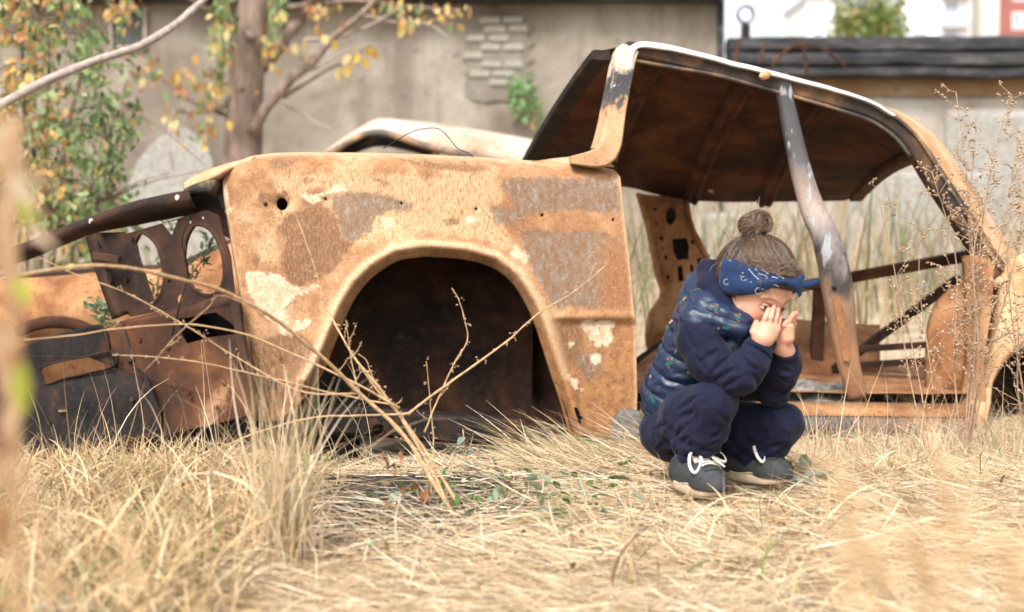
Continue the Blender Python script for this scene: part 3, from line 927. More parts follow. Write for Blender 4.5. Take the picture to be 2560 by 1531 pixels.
# ---- front panel: recedes to the left, sagging
def PR(px, py, off=0.): return P(px, py, Dfr(px) + off)
front = car
inner = ZM(Z1, [(628, 480), (648, 438), (668, 424), (700, 438), (735, 475), (755, 520), (770, 580), (776, 650), (762, 715), (738, 752), (716, 760), (700, 725), (685, 680), (664, 610), (644, 550)])
outer_ = ZM(Z1, [(862, 480), (880, 430), (905, 395), (935, 385), (975, 400), (1010, 440), (1036, 500), (1052, 560), (1054, 640), (1032, 700), (990, 730), (935, 722), (892, 685), (866, 620), (856, 550)])
tri = ZM(Z1, [(755, 388), (824, 372), (797, 442)])
plate = ZM(Z1, [(570, 440), (680, 408), (890, 345), (960, 325), (1015, 350), (1030, 420), (1075, 560), (1092, 715), (900, 765), (720, 800), (600, 822), (585, 650)])
small = [oval(*Z1(836, 738), 6, 11, 10, .2), oval(*Z1(632, 458), 2.5, 4, 8), oval(*Z1(942, 362), 2.5, 4.5, 8), oval(*Z1(883, 382), 2.5, 4, 8), oval(*Z1(785, 656), 3, 4, 8), oval(*Z1(752, 766), 3, 4, 8)]
cut_panel('headlight_panel', plate, [inner, outer_, tri] + small, lambda x, y: Dfr(x) + .05, .004, M['rust_dark'], front)
hp = bpy.data.objects['headlight_panel']
hp["label"] = "brown panel with two empty round headlight openings"
# rolled rims of the openings
for poly in (inner, outer_):
    q = np.array(poly + [poly[0]])
    pth = PR(q[:, 0], q[:, 1], .05 + .006)
    V, F = tube(catmull(pth, 46), .006, 6, ry=.016, upv=(0, 1, 0), cap=False)
    mesh('opening_rim', V, F, M['rust_dark'], hp)
# upper cross bar with a turned lip
up = [(472, 478), (400, 492), (323, 511), (232, 543), (151, 573), (95, 598), (0, 630), (-110, 668)]
lo = [(478, 502), (400, 511), (323, 528), (232, 559), (151, 591), (95, 617), (0, 650), (-110, 690)]
bk = [(500, 532), (430, 545), (340, 562), (232, 584), (160, 612), (100, 638), (0, 672), (-110, 712)]
A1 = [PR(x, y, .0) for x, y in up]; B1 = [PR(x, y, -.02) for x, y in lo]; C1 = [PR(x, y, .12) for x, y in bk]
T1 = [PR(x, y - 2, .10) for x, y in up]
V, F = loft([T1, A1, B1, C1], 40, interp=catmull)
o = mesh('cross_bar', V + .003 * np.stack([0 * V[:, 0], fbm(V * 9, 5), fbm(V * 9, 6)], -1), F, M['rust_dark'], front, smooth=False)
solidify(o, .004)
o["label"] = "long dark brown bar above the empty grille opening"
for (x, y) in (Z1(822, 268), Z1(422, 378)):
    pth = np.stack([P(x + 4.5 * math.cos(a), y + 6 * math.sin(a), float(Dfr(x)) - .016) for a in np.linspace(0, 2 * np.pi, 14)])
    V, F = tube(pth, .0015, 5, cap=False, upv=(0, 1, 0))
    hole = mesh('bolt_eye', V, F, M['bare_rim'], o)
    cut = cut_panel('bolt_plate', oval(x, y, 4, 5.5, 10), [], lambda a, b: Dfr(a) - .014, .001, M['bare_rim'], o)  # pale discs painted for the bright sky showing through the bolt holes
# upright post beside the lamps
V, F = loft([[PR(216, 594, .03), PR(240, 680, .03), PR(282, 800, .04)], [PR(236, 584, -.01), PR(262, 680, -.01), PR(304, 792, 0)],
             [PR(262, 582, .06), PR(284, 680, .06), PR(318, 786, .07)], [PR(312, 580, .05), PR(322, 680, .05), PR(335, 792, .06)]], 16, interp=catmull)
po = solidify(mesh('lamp_post_panel', V, F, M['rust_dark'], front, smooth=False), .004)
for (x, y, rx, ry) in (Z1(452, 485) + (5, 11), Z1(505, 640) + (6, 14)):
    cut_panel('slot', oval(x, y, rx, ry, 12, -.2), [], lambda a, b: Dfr(a) - .004, .002, M['burnt_black'], po)  # black ovals painted for the dark of open slots
# shelf under the lamps
sh_t = [PR(326, 800, .10), PR(440, 770, .09), PR(582, 728, .08)]
sh_a = [PR(300, 806, .0), PR(440, 778, -.01), PR(590, 736, 0.0)]
sh_b = [PR(290, 830, -.015), PR(440, 800, -.02), PR(600, 760, -.01)]
V, F = loft([sh_t, sh_a, sh_b], 20)
solidify(mesh('lamp_shelf', V, F, M['rust_brown'], front, smooth=False), .005)
# lower nose: brown right part with a dark slot, black left part with a long opening
nose = ZM(Z1, [(470, 880), (540, 850), (830, 815), (1112, 760), (1140, 905), (1175, 1060), (1230, 1260), (1080, 1300), (850, 1352), (700, 1385), (700, 1130), (560, 1070), (535, 1060)])
nslot = ZM(Z1, [(832, 832), (1000, 800), (1115, 772), (1132, 895), (980, 915), (868, 945), (842, 900)])
cut_panel('nose_panel', nose, [nslot], lambda x, y: Dfr(x) - .02 - .05 * np.clip((y - 880) / 200, 0, 1), .004, M['rust_brown'], front)
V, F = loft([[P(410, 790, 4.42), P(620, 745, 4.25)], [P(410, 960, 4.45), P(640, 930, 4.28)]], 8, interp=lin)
mesh('duct', V, F, plain('soot', (.006, .005, .005), .95, 10, .2, 0, .05), front)  # near-black sheet added behind the nose slot to paint its darkness
V, F = loft([[P(-140, 1040, 5.0), P(150, 1030, 4.75), P(430, 990, 4.5), P(640, 930, 4.36)], [P(-140, 1200, 4.95), P(150, 1180, 4.7), P(430, 1150, 4.45), P(640, 1110, 4.3)]], 14)
mesh('under_tray', V, F, M['burnt_black'], front)  # dark backing added so no light shows behind the valance
bpy.data.objects['nose_panel']["label"] = "red brown lower nose panel with square dark slot"
val = ZM(Z1, [(-120, 1010), (60, 990), (110, 975), (200, 932), (330, 900), (470, 876), (500, 985), (536, 1058), (700, 1128), (720, 1200), (745, 1262), (740, 1376), (560, 1420), (330, 1456), (60, 1482), (-140, 1500)])
vslot = ZM(Z1, [(185, 1062), (250, 1036), (400, 1004), (520, 984), (534, 1048), (400, 1086), (300, 1108), (214, 1132)])
vhole = oval(*Z1(288, 1252), 10, 19, 14, -.25)
cut_panel('front_valance', val, [vslot, vhole], lambda x, y: Dfr(x) - .055 - .03 * np.clip((y - 930) / 60, 0, 1), .005, M['burnt_black'], front)
bpy.data.objects['front_valance']["label"] = "charred black lower valance with long slot"
q = np.array(val[0:8]); pth = P(q[:, 0], q[:, 1], Dfr(q[:, 0]) - .045)
V, F = tube(catmull(pth, 40), .006, 8, ry=.010)
mesh('valance_lip', V, F, M['burnt_black'], front)
q = np.array(val[8:]); 
q = np.array(vslot + [vslot[0]]); pth = P(q[:, 0], q[:, 1], Dfr(q[:, 0]) - .075)
V, F = tube(catmull(pth, 60), .003, 6, ry=.006, upv=(0, 1, 0), cap=False)
mesh('slot_rim', V, F, M['burnt_black'], front)
# jagged tear between black and brown
pth = PR(np.array([Z1(x, 0)[0] for x in (640, 690, 700, 725, 745)]), np.array([Z1(0, y)[1] for y in (1062, 1100, 1160, 1220, 1262)]), -.085)
V, F = tube(catmull(pth + RNG.normal(0, .004, pth.shape), 22), .007, 6, ry=.005)
mesh('torn_edge', V, F, M['burnt_black'], front)
# bolts, brackets and a hanging wire left on the nose
for (x, y, d, r_) in ((470, 545, .035, .006), (330, 600, .035, .006), (315, 700, .035, .006), (440, 775, .035, .006), (560, 745, .03, .006), (350, 850, -.03, .008), (420, 870, -.03, .007), (470, 985, -.09, .008), (560, 960, -.09, .008), (540, 1020, -.09, .007), (330, 1000, -.10, .008), (210, 1030, -.10, .008), (120, 1060, -.10, .009), (60, 1000, -.10, .008)):
    c = P(x, y, float(Dfr(x)) + d)
    V, F = tube([c + [0, .012, 0], c, c + [0, -.006, 0]], [r_, r_, r_ * .7], 6)
    mesh('bolt', V, F, M['rust_brown'], front, smooth=False)
for (x0, y0, x1, y1) in ((300, 812, 330, 905), (585, 740, 610, 905), (236, 640, 300, 650)):
    V, F = tube(np.linspace(P(x0, y0, float(Dfr(x0)) - .03), P(x1, y1, float(Dfr(x1)) - .035), 6), .012, ry=.008, prof=BEVP, upv=(0, 1, 0))
    mesh('bracket', V, F, M['rust_dark'], front, smooth=False)
V, F = tube(catmull([P(480, 535, 4.16), P(455, 600, 4.10), P(470, 680, 4.12), P(450, 760, 4.1), P(430, 840, 4.13)], 26), .0028, 6)
mesh('hanging_wire', V, F, M['burnt_black'], front)
be = np.array(ZM(Z1, [(-140, 1500), (60, 1482), (330, 1456), (560, 1420), (740, 1376)])); pth = P(be[:, 0], be[:, 1] - 10, Dfr(be[:, 0]) - .09)
V, F = tube(catmull(pth, 40), .006, ry=.014, prof=BEVP, upv=(0, 1, 0))
mesh('rusty_flange', V + .004 * np.stack([fbm(V * 20, 1), fbm(V * 20, 2), fbm(V * 20, 3)], -1), F, M['rust_brown'], front, smooth=False)
# far inner wing seen through the grille and lamp openings
tw = [(-160, 700), (60, 690), (240, 676), (330, 672), (440, 664), (500, 640), (566, 610), (700, 575), (1000, 560), (1500, 540)]
bw = [(-160, 1010), (60, 1010), (240, 1000), (330, 990), (440, 985), (500, 985), (566, 985), (700, 985), (1000, 985), (1500, 985)]
mw = [(-160, 800), (60, 800), (240, 790), (330, 790), (440, 785), (500, 770), (566, 750), (700, 740), (1000, 730), (1500, 730)]
dd = 5.25
V, F = loft([[P(x, y, dd + .05) for x, y in tw], [P(x, y + 14, dd - .03) for x, y in tw], [P(x, y, dd - .12) for x, y in mw], [P(x, y, dd) for x, y in bw]], 50, m=14)
V = V + .012 * np.stack([0 * V[:, 0], fbm(V * 3, 15), 0 * V[:, 0]], -1)
iw = solidify(mesh('far_inner_wing', V, F, M['rust_orange'], car), .004)
V, F = tube(catmull([P(x, y + 4, dd + .01) for x, y in tw], 40), .016, 8)
mesh('wing_flange', V, F, M['rust_dark'], iw)
pth = catmull([P(40, 830, dd - .15), P(90, 812, dd - .16), P(135, 806, dd - .16), P(190, 812, dd - .16), P(240, 838, dd - .15), P(260, 880, dd - .14)], 26)
V, F = tube(pth, .012, 8, ry=.022)
mesh('stiffener', V, F, M['rust_brown'], iw)
# engine bay floor and bulkhead
V, F = loft([[P(-100, 1040, 5.0), P(600, 1000, 4.75), P(1500, 930, 4.95)], [P(-100, 1000, 5.3), P(600, 960, 5.3), P(1500, 880, 5.4)]], 12)
mesh('bay_floor', V, F, M['rust_dark'], car)
V, F = loft([[P(1330, 440, 4.5), P(1330, 470, 5.5)], [P(1330, 1000, 4.55), P(1330, 950, 5.5)]], 8, interp=lin)
solidify(mesh('bulkhead', V, F, M['rust_dark'], car), .006)

# ---- cowl and A-pillar
def DA(px): return Dn(px) + .13
cw1 = [PF(1330, 404, .10), PF(1400, 398, .12), PF(1450, 392, .13), PF(1490, 388, .14), PF(1516, 396, .15)]
cw2 = [PF(1330, 404, .04), PF(1400, 409, .05), PF(1460, 414, .07), PF(1510, 416, .09), PF(1535, 418, .11)]
V, F = loft([[c + [0, .5, -.10] for c in cw1], cw1, cw2], 20, m=10)
solidify(mesh('cowl', V, F, M['rust_pale'], car), .003)
pa = [(1425, 402), (1470, 400), (1500, 394), (1514, 372), (1523, 335), (1534, 270), (1547, 205), (1558, 150), (1566, 128)]
pth = catmull([P(x, y, 4.40 + .10 * (402 - y) / 290) for x, y in pa], 26)
V, F = tube(pth, np.interp(np.linspace(0, 1, 26), [0, .12, .22, .32, .5, 1], [.012, .024, .036, .036, .031, .030]), ry=.045, prof=BEVP, upv=(0, 1, 0))
ap = mesh('windscreen_pillar', V, F, M['scorched_pillar'], car, smooth=False)
ap["label"] = "pale rusty windscreen pillar with blackened top"
rag = np.array([(1536, 402), (1541, 380), (1540, 362), (1546, 340), (1545, 322), (1551, 300), (1550, 280), (1556, 262), (1557, 240)])
pth = P(rag[:, 0], rag[:, 1], 4.38 + .1 * (402 - rag[:, 1]) / 290)
V, F = tube(catmull(pth, 30), .005, 6, ry=.012)
mesh('seam_flange', V, F, M['burnt_paint'], ap)

# ---- roof: shell leaning away, ribs, rail
near_px = [(1503, 112), (1560, 100), (1610, 104), (1680, 120), (1780, 146), (1880, 172), (1980, 200), (2080, 226), (2170, 252), (2236, 288), (2280, 332), (2302, 366)]
far_px = [(1292, 462), (1330, 462), (1390, 463), (1470, 462), (1560, 470), (1650, 488), (1740, 500), (1850, 506), (1960, 503), (2060, 503), (2110, 500), (2140, 488)]
def DR(x, y): return Dn(x) + .16 + .10 * (300 - np.asarray(y, float)) / 300 * 0
near_c = catmull([P(x, y + 16, Dn(x) + .18) for x, y in near_px], 60)
far_c = catmull([P(x, y, Dn(x) + 1.42 + (.08 if x < 1500 else 0)) for x, y in far_px], 60)
def roof_pt(s, t, off=0.0):
    i = np.clip(s, 0, 1) * 59
    a = np.stack([np.interp(i, np.arange(60), near_c[:, k]) for k in range(3)], -1)
    b = np.stack([np.interp(i, np.arange(60), far_c[:, k]) for k in range(3)], -1)
    p = a * (1 - t)[..., None] + b * t[..., None]
    crown = .030 * np.sin(np.pi * np.clip(t, 0, 1)) ** .8
    p[..., 2] += crown - off
    p[..., 1] += .2 * crown
    return p
ss, ts = np.meshgrid(np.linspace(0, 1, 90), np.linspace(0, 1, 50), indexing='ij')
RV = roof_pt(ss, ts)
RV[..., 2] += .010 * fbm(np.stack([ss * 6, ts * 5, 0 * ss], -1), 81, 3)
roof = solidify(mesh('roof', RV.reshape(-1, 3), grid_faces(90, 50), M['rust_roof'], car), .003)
roof["label"] = "dark brown burnt roof sheet seen from below"
for (s0, s1) in ((.17, .245), (.43, .50), (.65, .72)):
    # each bow follows the slant seen across the sheet
    u = np.linspace(-1, 1, 9); t = np.linspace(.03, .985, 40)
    U, T = np.meshgrid(u, t, indexing='ij')
    S = s0 + (s1 - s0) * T + .026 * U
    V = roof_pt(S, T, 0)
    V[..., 2] -= .004 + .034 * (1 - np.abs(U) ** 3) - .014 * np.exp(-(U / .28) ** 2)
    mesh('roof_bow', V.reshape(-1, 3), grid_faces(9, 40), M['rust_roof'], roof)
# windscreen header and rear header
for nm, s, w in (('windscreen_header', .0, .030), ('rear_header', 1.0, .028)):
    t = np.linspace(0, 1, 30)
    pth = roof_pt(np.full(30, s), t, .012)
    V, F = tube(pth, w, ry=.016, prof=BEVP)
    mesh(nm, V, F, M['burnt_black'] if s == 0 else M['rust_roof'], car, smooth=False)
# hole torn in the far edge of the roof
cut_panel('roof_hole', oval(*Z6(1454, 1182), 8, 4, 9, .3), [], lambda x, y: Dn(x) + 1.28, .002, M['rust_pale'], roof)
# near rail: box section below, pale drip rail on top
rail_px = [(1500, 118), (1522, 106), (1560, 98), (1600, 104), (1645, 114), (1700, 128), (1780, 146), (1880, 172), (1980, 200), (2080, 226), (2170, 254), (2240, 296), (2290, 352), (2340, 430), (2400, 520), (2450, 600), (2490, 660)]
rp = catmull([P(x, y + 24, Dn(x) + .155) for x, y in rail_px], 110)
V, F = tube(rp[6:], .026, ry=np.interp(np.arange(104), [0, 60, 75, 103], [.021, .025, .033, .036]), prof=BEVP)
rail = mesh('roof_rail', V, F, rust('burnt_rail', [(.3, (.016, .013, .012)), (.48, (.045, .032, .025)), (.6, (.13, .07, .035)), (.75, (.26, .15, .08))], 7, 60, .7), car, smooth=False)
drip_px = [(1560, 228), (1566, 190), (1572, 150), (1580, 124), (1600, 113), (1640, 116), (1700, 127), (1780, 146), (1830, 160), (1880, 171), (1980, 199), (2080, 225), (2170, 254), (2232, 288)]
dp = catmull([P(x, y, Dn(x) + .115) for x, y in drip_px], 90)
dp[:, 2] += .0035 * fbm(dp * 8, 91, 3)
V, F = tube(dp, .012, ry=np.interp(np.arange(90), [0, 20, 26, 60, 89], [.009, .009, .0075, .0065, .004]), prof=BEVP)
mesh('drip_rail', V, F, M['bare_rim'], car, smooth=False)["label"] = "pale bare metal gutter along the roof edge"
lipx = [(1576, 150), (1620, 158), (1700, 172), (1800, 190), (1900, 218), (2000, 246), (2100, 276), (2180, 304), (2240, 346), (2275, 390)]
V, F = tube(catmull([P(x, y, Dn(x) + .13) for x, y in lipx], 60), .006, 6)
mesh('rail_lip', V, F, M['burnt_paint'], rail)
# mirror knob on the rail
c = P(1909, 190, Dn(1909) + .08)
V, F = tube(catmull([c + [.02, .02, .008], c, c + [-.012, -.02, -.004]], 8), [.009, .012, .014, .0145, .014, .012, .009, .004], 12)
mesh('knob', V, F, M['rust_pale'], rail)

# ---- centre door pillar, kinked
bp_ = [(1950, 186), (1962, 240), (1978, 320), (1996, 400), (2014, 470), (2034, 530), (2062, 590), (2082, 660), (2096, 740), (2106, 820), (2122, 910), (2144, 995)]
w_ = [20, 22, 24, 26, 29, 33, 37, 39, 38, 33, 28, 26]
dz_ = [.14, .14, .13, .12, .10, .08, .06, .05, .05, .05, .05, .05]
pth = catmull([P(x, y, Dn(x) + d) for (x, y), d in zip(bp_, dz_)], 60)
rw = np.interp(np.linspace(0, 11, 60), range(12), w_) / 800
ang = np.linspace(0, 2 * np.pi, 18, endpoint=False)
prof = np.stack([np.sign(np.cos(ang)) * np.abs(np.cos(ang)) ** .7, np.sign(np.sin(ang)) * np.abs(np.sin(ang)) ** .7], -1)
V, F = tube(pth, rw * (1 + .05 * fbm(pth * 12, 61)), ry=rw * .8, prof=prof, upv=(0, 1, 0))
V = V + .003 * np.stack([fbm(V * 18, 62), 0 * V[:, 0], 0 * V[:, 0]], -1)
bp = mesh('door_pillar', V, F, M['burnt_pillar'], car)
bp["label"] = "kinked centre door pillar, black and grey above, rusty below"
for (x, y) in (Z5(273, 776), Z5(263, 877), Z5(290, 872)):
    V, F = tube([P(x, y, Dn(x) + .028), P(x, y, Dn(x) + .010)], .0075, 12)
    mesh('bolt_hole', V, F, M['burnt_black'], bp)  # black plugs painted for the dark inside the holes
pl = [(2080, 740), (2100, 742), (2118, 830), (2125, 905), (2108, 902), (2098, 830)]
cut_panel('hinge_plate', pl, [], lambda x, y: Dn(x) + .008 + 0 * x, .006, M['rust_orange'], bp)

# ---- far door pillar with punched holes
farp = ZM(Z4, [(80, 60), (190, 70), (290, 88), (298, 150), (318, 215), (350, 280), (382, 345), (390, 420), (330, 470), (250, 520), (235, 600), (210, 700), (130, 740), (118, 690), (132, 590), (185, 500), (165, 420), (140, 300), (120, 200)])
fholes = [oval(*Z4(222, 158), 13, 22, 14, .1), ZM(Z4, [(228, 258), (290, 254), (302, 290), (298, 345), (250, 352), (232, 310)]), ZM(Z4, [(250, 380), (272, 376), (278, 440), (256, 446)]),
          ZM(Z4, [(304, 372), (318, 370), (322, 400), (308, 402)]), ZM(Z4, [(335, 345), (352, 342), (362, 378), (342, 384)])]
fholes += [oval(*Z4(x, y), r, r * 1.3, 9) for x, y, r in ((153, 130, 4), (182, 256, 5), (200, 340, 4.5), (210, 425, 5), (318, 272, 5), (185, 298, 3), (160, 190, 3))]
fd = lambda x, y: 5.72 + .0006 * (x - 1600)
cut_panel('far_pillar', farp, fholes, fd, .004, M['rust_orange'], car)
fp = bpy.data.objects['far_pillar']; fp["label"] = "orange brown perforated pillar on the far side"
back = [(x + 3, y + 2) for x, y in farp]
cut_panel('pillar_skin', back, [], lambda x, y: fd(x, y) + .055, .003, M['burnt_black'], fp)
for side in (farp[0:1] + farp[18:11:-1], farp[2:9]):
    q = np.array(side)
    V, F = tube(catmull(P(q[:, 0], q[:, 1], fd(q[:, 0], q[:, 1]) - .01), 24), .009, ry=.028, prof=BEVP, upv=(0, 1, 0))
    mesh('pillar_edge', V, F, M['rust_orange'], fp, smooth=False)

# ---- cabin: sill, floor, wheel-house hump, rear frame
si_a = [P(1600, 1008, 4.45), P(1990, 1006, 4.50), P(2200, 1008, 4.55), P(2440, 1012, 4.62)]
si_b = [P(1600, 1030, 4.37), P(1990, 1028, 4.42), P(2200, 1030, 4.47), P(2440, 1034, 4.54)]
si_c = [P(1600, 1040, 4.355), P(1990, 1040, 4.405), P(2200, 1042, 4.455), P(2440, 1046, 4.525)]
si_d = [P(1600, 1098, 4.37), P(1990, 1100, 4.42), P(2200, 1104, 4.47), P(2440, 1110, 4.54)]
V, F = loft([si_a, si_b, si_c], 40)
solidify(mesh('sill', V, F, M['rust_orange'], car, smooth=False), .004)
V, F = loft([[p + [0, .004, 0] for p in si_c], si_d], 40)
solidify(mesh('sill_face', V, F, rust('sill_face', [(.3, (.06, .055, .05)), (.45, (.10, .09, .085)), (.55, (.28, .17, .10)), (.68, (.5, .32, .18))], 3, 50, .8), car, smooth=False), .004)
V, F = loft([[P(1590, 985, 4.55), P(2000, 980, 4.6), P(2460, 990, 4.7)], [P(1590, 945, 5.1), P(2000, 950, 5.1), P(2460, 955, 5.2)], [P(1580, 900, 5.9), P(2000, 905, 5.9), P(2500, 910, 5.9)]], 40, m=20)
V = V + .012 * np.stack([0 * V[:, 0], 0 * V[:, 0], fbm(V * 6, 7)], -1)
mesh('floor_pan', V, F, M['rust_orange'], car)
# low far side of the body left of the child
V, F = loft([[P(1570, 930, 5.6), P(1620, 880, 5.62), P(1680, 838, 5.64), P(1760, 810, 5.66), P(1900, 800, 5.7), P(2030, 800, 5.75), P(2200, 810, 5.8)],
             [P(1560, 960, 5.35), P(1620, 930, 5.34), P(1680, 910, 5.34), P(1760, 900, 5.35), P(1900, 890, 5.4), P(2030, 890, 5.45), P(2200, 900, 5.5)],
             [P(1560, 1020, 5.25), P(1620, 1010, 5.25), P(1680, 1005, 5.25), P(1760, 1000, 5.25), P(1900, 1000, 5.3), P(2030, 990, 5.35), P(2200, 1000, 5.4)]], 40, m=16)
V = V + .02 * np.stack([0 * V[:, 0], 0 * V[:, 0], fbm(V * 4, 27)], -1)
solidify(mesh('far_sill', V, F, M['rust_orange'], car), .004)
V, F = tube(catmull([P(1575, 915, 5.55), P(1640, 868, 5.57), P(1700, 836, 5.6), P(1800, 812, 5.6)], 20), .012, 8)
mesh('far_sill_edge', V, F, M['rust_dark'], car)
V, F = tube(np.linspace(P(1975, 722, 5.62), P(2440, 636, 5.25), 12), .02, ry=.034, prof=BEVP, upv=(0, 1, 0))
mesh('rear_cross_beam', V, F, M['rust_brown'], car, smooth=False)
V, F = tube(np.linspace(P(2050, 715, 5.58), P(2040, 905, 5.45), 8), .024, ry=.02, prof=BEVP, upv=(0, 1, 0))
mesh('seat_post', V, F, M['rust_brown'], car, smooth=False)
V, F = tube(np.linspace(P(2085, 925, 5.4), P(2400, 694, 5.2), 8), .016, ry=.016, prof=BEVP, upv=(0, 1, 0))
mesh('diagonal_brace', V, F, M['rust_dark'], car, smooth=False)
for k, y in enumerate((868, 908)):
    V, F = tube(np.linspace(P(2150, y + 5, 5.3), P(2320, y - 6, 5.15), 6), .012, ry=.012, prof=BEVP)
    mesh('seat_slat', V, F, M['rust_brown'], car, smooth=False)
# ash and debris lying on the floor
# inner rear wheel-house
hump = [(2312, 1000), (2312, 900), (2318, 820), (2335, 765), (2368, 728), (2410, 705), (2450, 700)]
rows = []
for k, (dx, dy) in enumerate(((0, 0), (22, .05), (60, .09), (105, .10), (150, .06))):
    rows.append([P(x + dx + (1000 - y) * .02 * k, y + k * 3, 4.98 - dy) for x, y in hump])
V, F = loft(rows, 26, m=16)
V = V + .008 * np.stack([0 * V[:, 0], fbm(V * 7, 17), 0 * V[:, 0]], -1)
solidify(mesh('rear_wheel_house', V, F, M['rust_orange'], car), .004)
# rear quarter post and outer panel
V, F = loft([[P(2404, 640, 4.86), P(2412, 760, 4.82), P(2412, 900, 4.78), P(2395, 1020, 4.72)], [P(2450, 640, 4.76), P(2452, 760, 4.74), P(2446, 900, 4.70), P(2440, 1030, 4.66)],
             [P(2486, 660, 4.72), P(2478, 780, 4.71), P(2462, 900, 4.68), P(2470, 1060, 4.64)]], 24, m=8)
solidify(mesh('rear_door_post', V, F, M['rust_orange'], car), .004)
V, F = loft([[P(2420, 1010, 4.68), P(2410, 1060, 4.62), P(2400, 1110, 4.58)], [P(2480, 960, 4.68), P(2470, 1040, 4.63), P(2440, 1115, 4.6)]], 12)
solidify(mesh('sill_end', V, F, M['rust_pale'], car), .004)
RAR = [(2440, 1110), (2452, 1060), (2470, 990), (2496, 930), (2530, 888), (2580, 862), (2640, 855), (2720, 868), (2800, 930), (2840, 1080)]
ROU = [(2400, 1100), (2402, 1000), (2462, 880), (2484, 780), (2500, 690), (2540, 640), (2640, 640), (2800, 650), (2960, 700), (3000, 1060)]
a_, o_ = catmull(RAR, 70), catmull(ROU, 70)
t = np.linspace(0, 1, 16)[:, None]
X = a_[None, :, 0] * (1 - t) + o_[None, :, 0] * t; Yp = a_[None, :, 1] * (1 - t) + o_[None, :, 1] * t
V = P(X.ravel(), Yp.ravel(), Dn(X.ravel()) + .03 - .03 * np.exp(-((t * np.ones(70)).ravel() / .15 - .6) ** 2) + .10 * ((t * np.ones(70)).ravel()) ** 3)
solidify(mesh('rear_fender', V, grid_faces(16, 70), M['rust_pale'], car), .004)["label"] = "pale orange rear fender round the rear wheel arch"
rows = []
for (dz, sc) in ((.02, 1.0), (.1, 1.06), (.3, 1.03), (.36, .8), (.37, .3)):
    a3 = np.array([2640., 1000.]) + (a_ - np.array([2640., 1000.])) * sc
    rows.append(P(a3[:, 0], a3[:, 1], Dn(a3[:, 0]) + .03 + dz))
mesh('rear_arch_liner', np.concatenate(rows), grid_faces(5, 70), M['rust_dark'], car)
# C-pillar: broad outer face and its dark inner rim
co1 = [(2196, 262), (2282, 296), (2350, 352), (2400, 420), (2450, 500), (2500, 575), (2560, 650), (2640, 720)]
co2 = [(2236, 290), (2290, 340), (2340, 415), (2395, 505), (2440, 575), (2478, 640), (2520, 690), (2590, 750)]
V, F = loft([[P(x, y, Dn(x) + .40) for x, y in co1], [P((x + x2) / 2 + 3, (y + y2) / 2 - 4, Dn(x) + .20) for (x, y), (x2, y2) in zip(co1, co2)], [P(x, y, Dn(x) + .125) for x, y in co2]], 44, m=12)
solidify(mesh('rear_pillar', V, F, M['rust_pale'], car), .004)["label"] = "sloping pale orange rear pillar panel"
V, F = tube(catmull([P(x + 2, y + 2, Dn(x) + .12) for x, y in co2], 50), .006, 6)
mesh('rear_gutter', V, F, M['burnt_paint'], car)
qd = [(2484, 660), (2520, 640), (2580, 640), (2700, 650)]
V, F = loft([[P(x, y, Dn(x) + .25) for x, y in qd], [P(x, y + 60, Dn(x) + .08) for x, y in qd]], 14)
solidify(mesh('rear_shoulder', V, F, M['rust_pale'], car), .004)

# ------------------------------------------------------------------ second wreck behind
c2_ = empty('wrecked_car', (-.2, 8.6, 0), 'second rusty car shell behind, only its pale roof shows above the fender', 'car')
D2 = 8.3
rt = [(800, 392), (850, 356), (890, 330), (926, 309), (955, 301), (1009, 305), (1075, 312), (1137, 321), (1246, 339), (1344, 358), (1440, 378)]
rb = [(818, 394), (866, 362), (900, 340), (928, 326), (958, 324), (1000, 336), (1060, 356), (1120, 372), (1239, 396), (1330, 420), (1420, 440)]
V, F = loft([[P(x, y + 6, D2 + 1.25) for x, y in rt], [P(x, y - 4, D2 + .6) for x, y in rt], [P(x, y, D2 + .22) for x, y in rt], [P((x + x2) / 2, (y * .5 + y2 * .5), D2 + .05) for (x, y), (x2, y2) in zip(rt, rb)], [P(x, y, D2) for x, y in rb]], 44, m=18)
solidify(mesh('roof', V, F, rust('pale_roof', [(.3, (.32, .19, .11)), (.45, (.44, .33, .24)), (.6, (.52, .45, .38)), (.75, (.38, .25, .15))], 2.5, 30, .8), c2_), .006)
fr = [(790, 400), (838, 372), (880, 347), (915, 331), (955, 330), (1000, 340), (1060, 360), (1120, 376), (1239, 400)]
V, F = tube(catmull([P(x, y + 4, D2 - .02) for x, y in fr], 50), .02, 8)
mesh('window_frame', V, F, M['burnt_paint'], c2_)
fr2 = [(838, 392), (880, 366), (925, 349), (960, 346), (1000, 352), (1040, 362), (1080, 374)]
V, F = tube(catmull([P(x, y + 6, D2 + .05) for x, y in fr2], 40), .035, 8)
mesh('windscreen_frame', V, F, M['burnt_black'], c2_)
V, F = loft([[P(640, 470, D2), P(900, 440, D2 - .1), P(1200, 440, D2 - .1), P(1500, 480, D2)], [P(640, 600, D2 - .06), P(900, 600, D2 - .16), P(1200, 600, D2 - .16), P(1500, 600, D2 - .06)], [P(650, 770, D2), P(900, 780, D2 - .05), P(1200, 780, D2 - .05), P(1500, 780, D2)]], 30, m=14)
solidify(mesh('body_side', V, F, M['rust_orange'], c2_), .006)
for (x0, y0, x1, y1) in ((1090, 378, 1070, 450), (1330, 415, 1340, 470), (812, 388, 760, 460)):
    V, F = tube(np.linspace(P(x0, y0, D2 + .02), P(x1, y1, D2), 6), .03, ry=.02, prof=BEVP)
    mesh('pillar', V, F, M['burnt_paint'], c2_, smooth=False)
for xx in (760, 1360):
    a2 = np.array(oval(xx, 700, 85, 85, 40))
    V, F = tube(P(a2[:, 0], a2[:, 1], D2 - .17), .02, 6, cap=False, upv=(0, 1, 0))
    mesh('wheel_arch', V, F, M['rust_brown'], c2_)
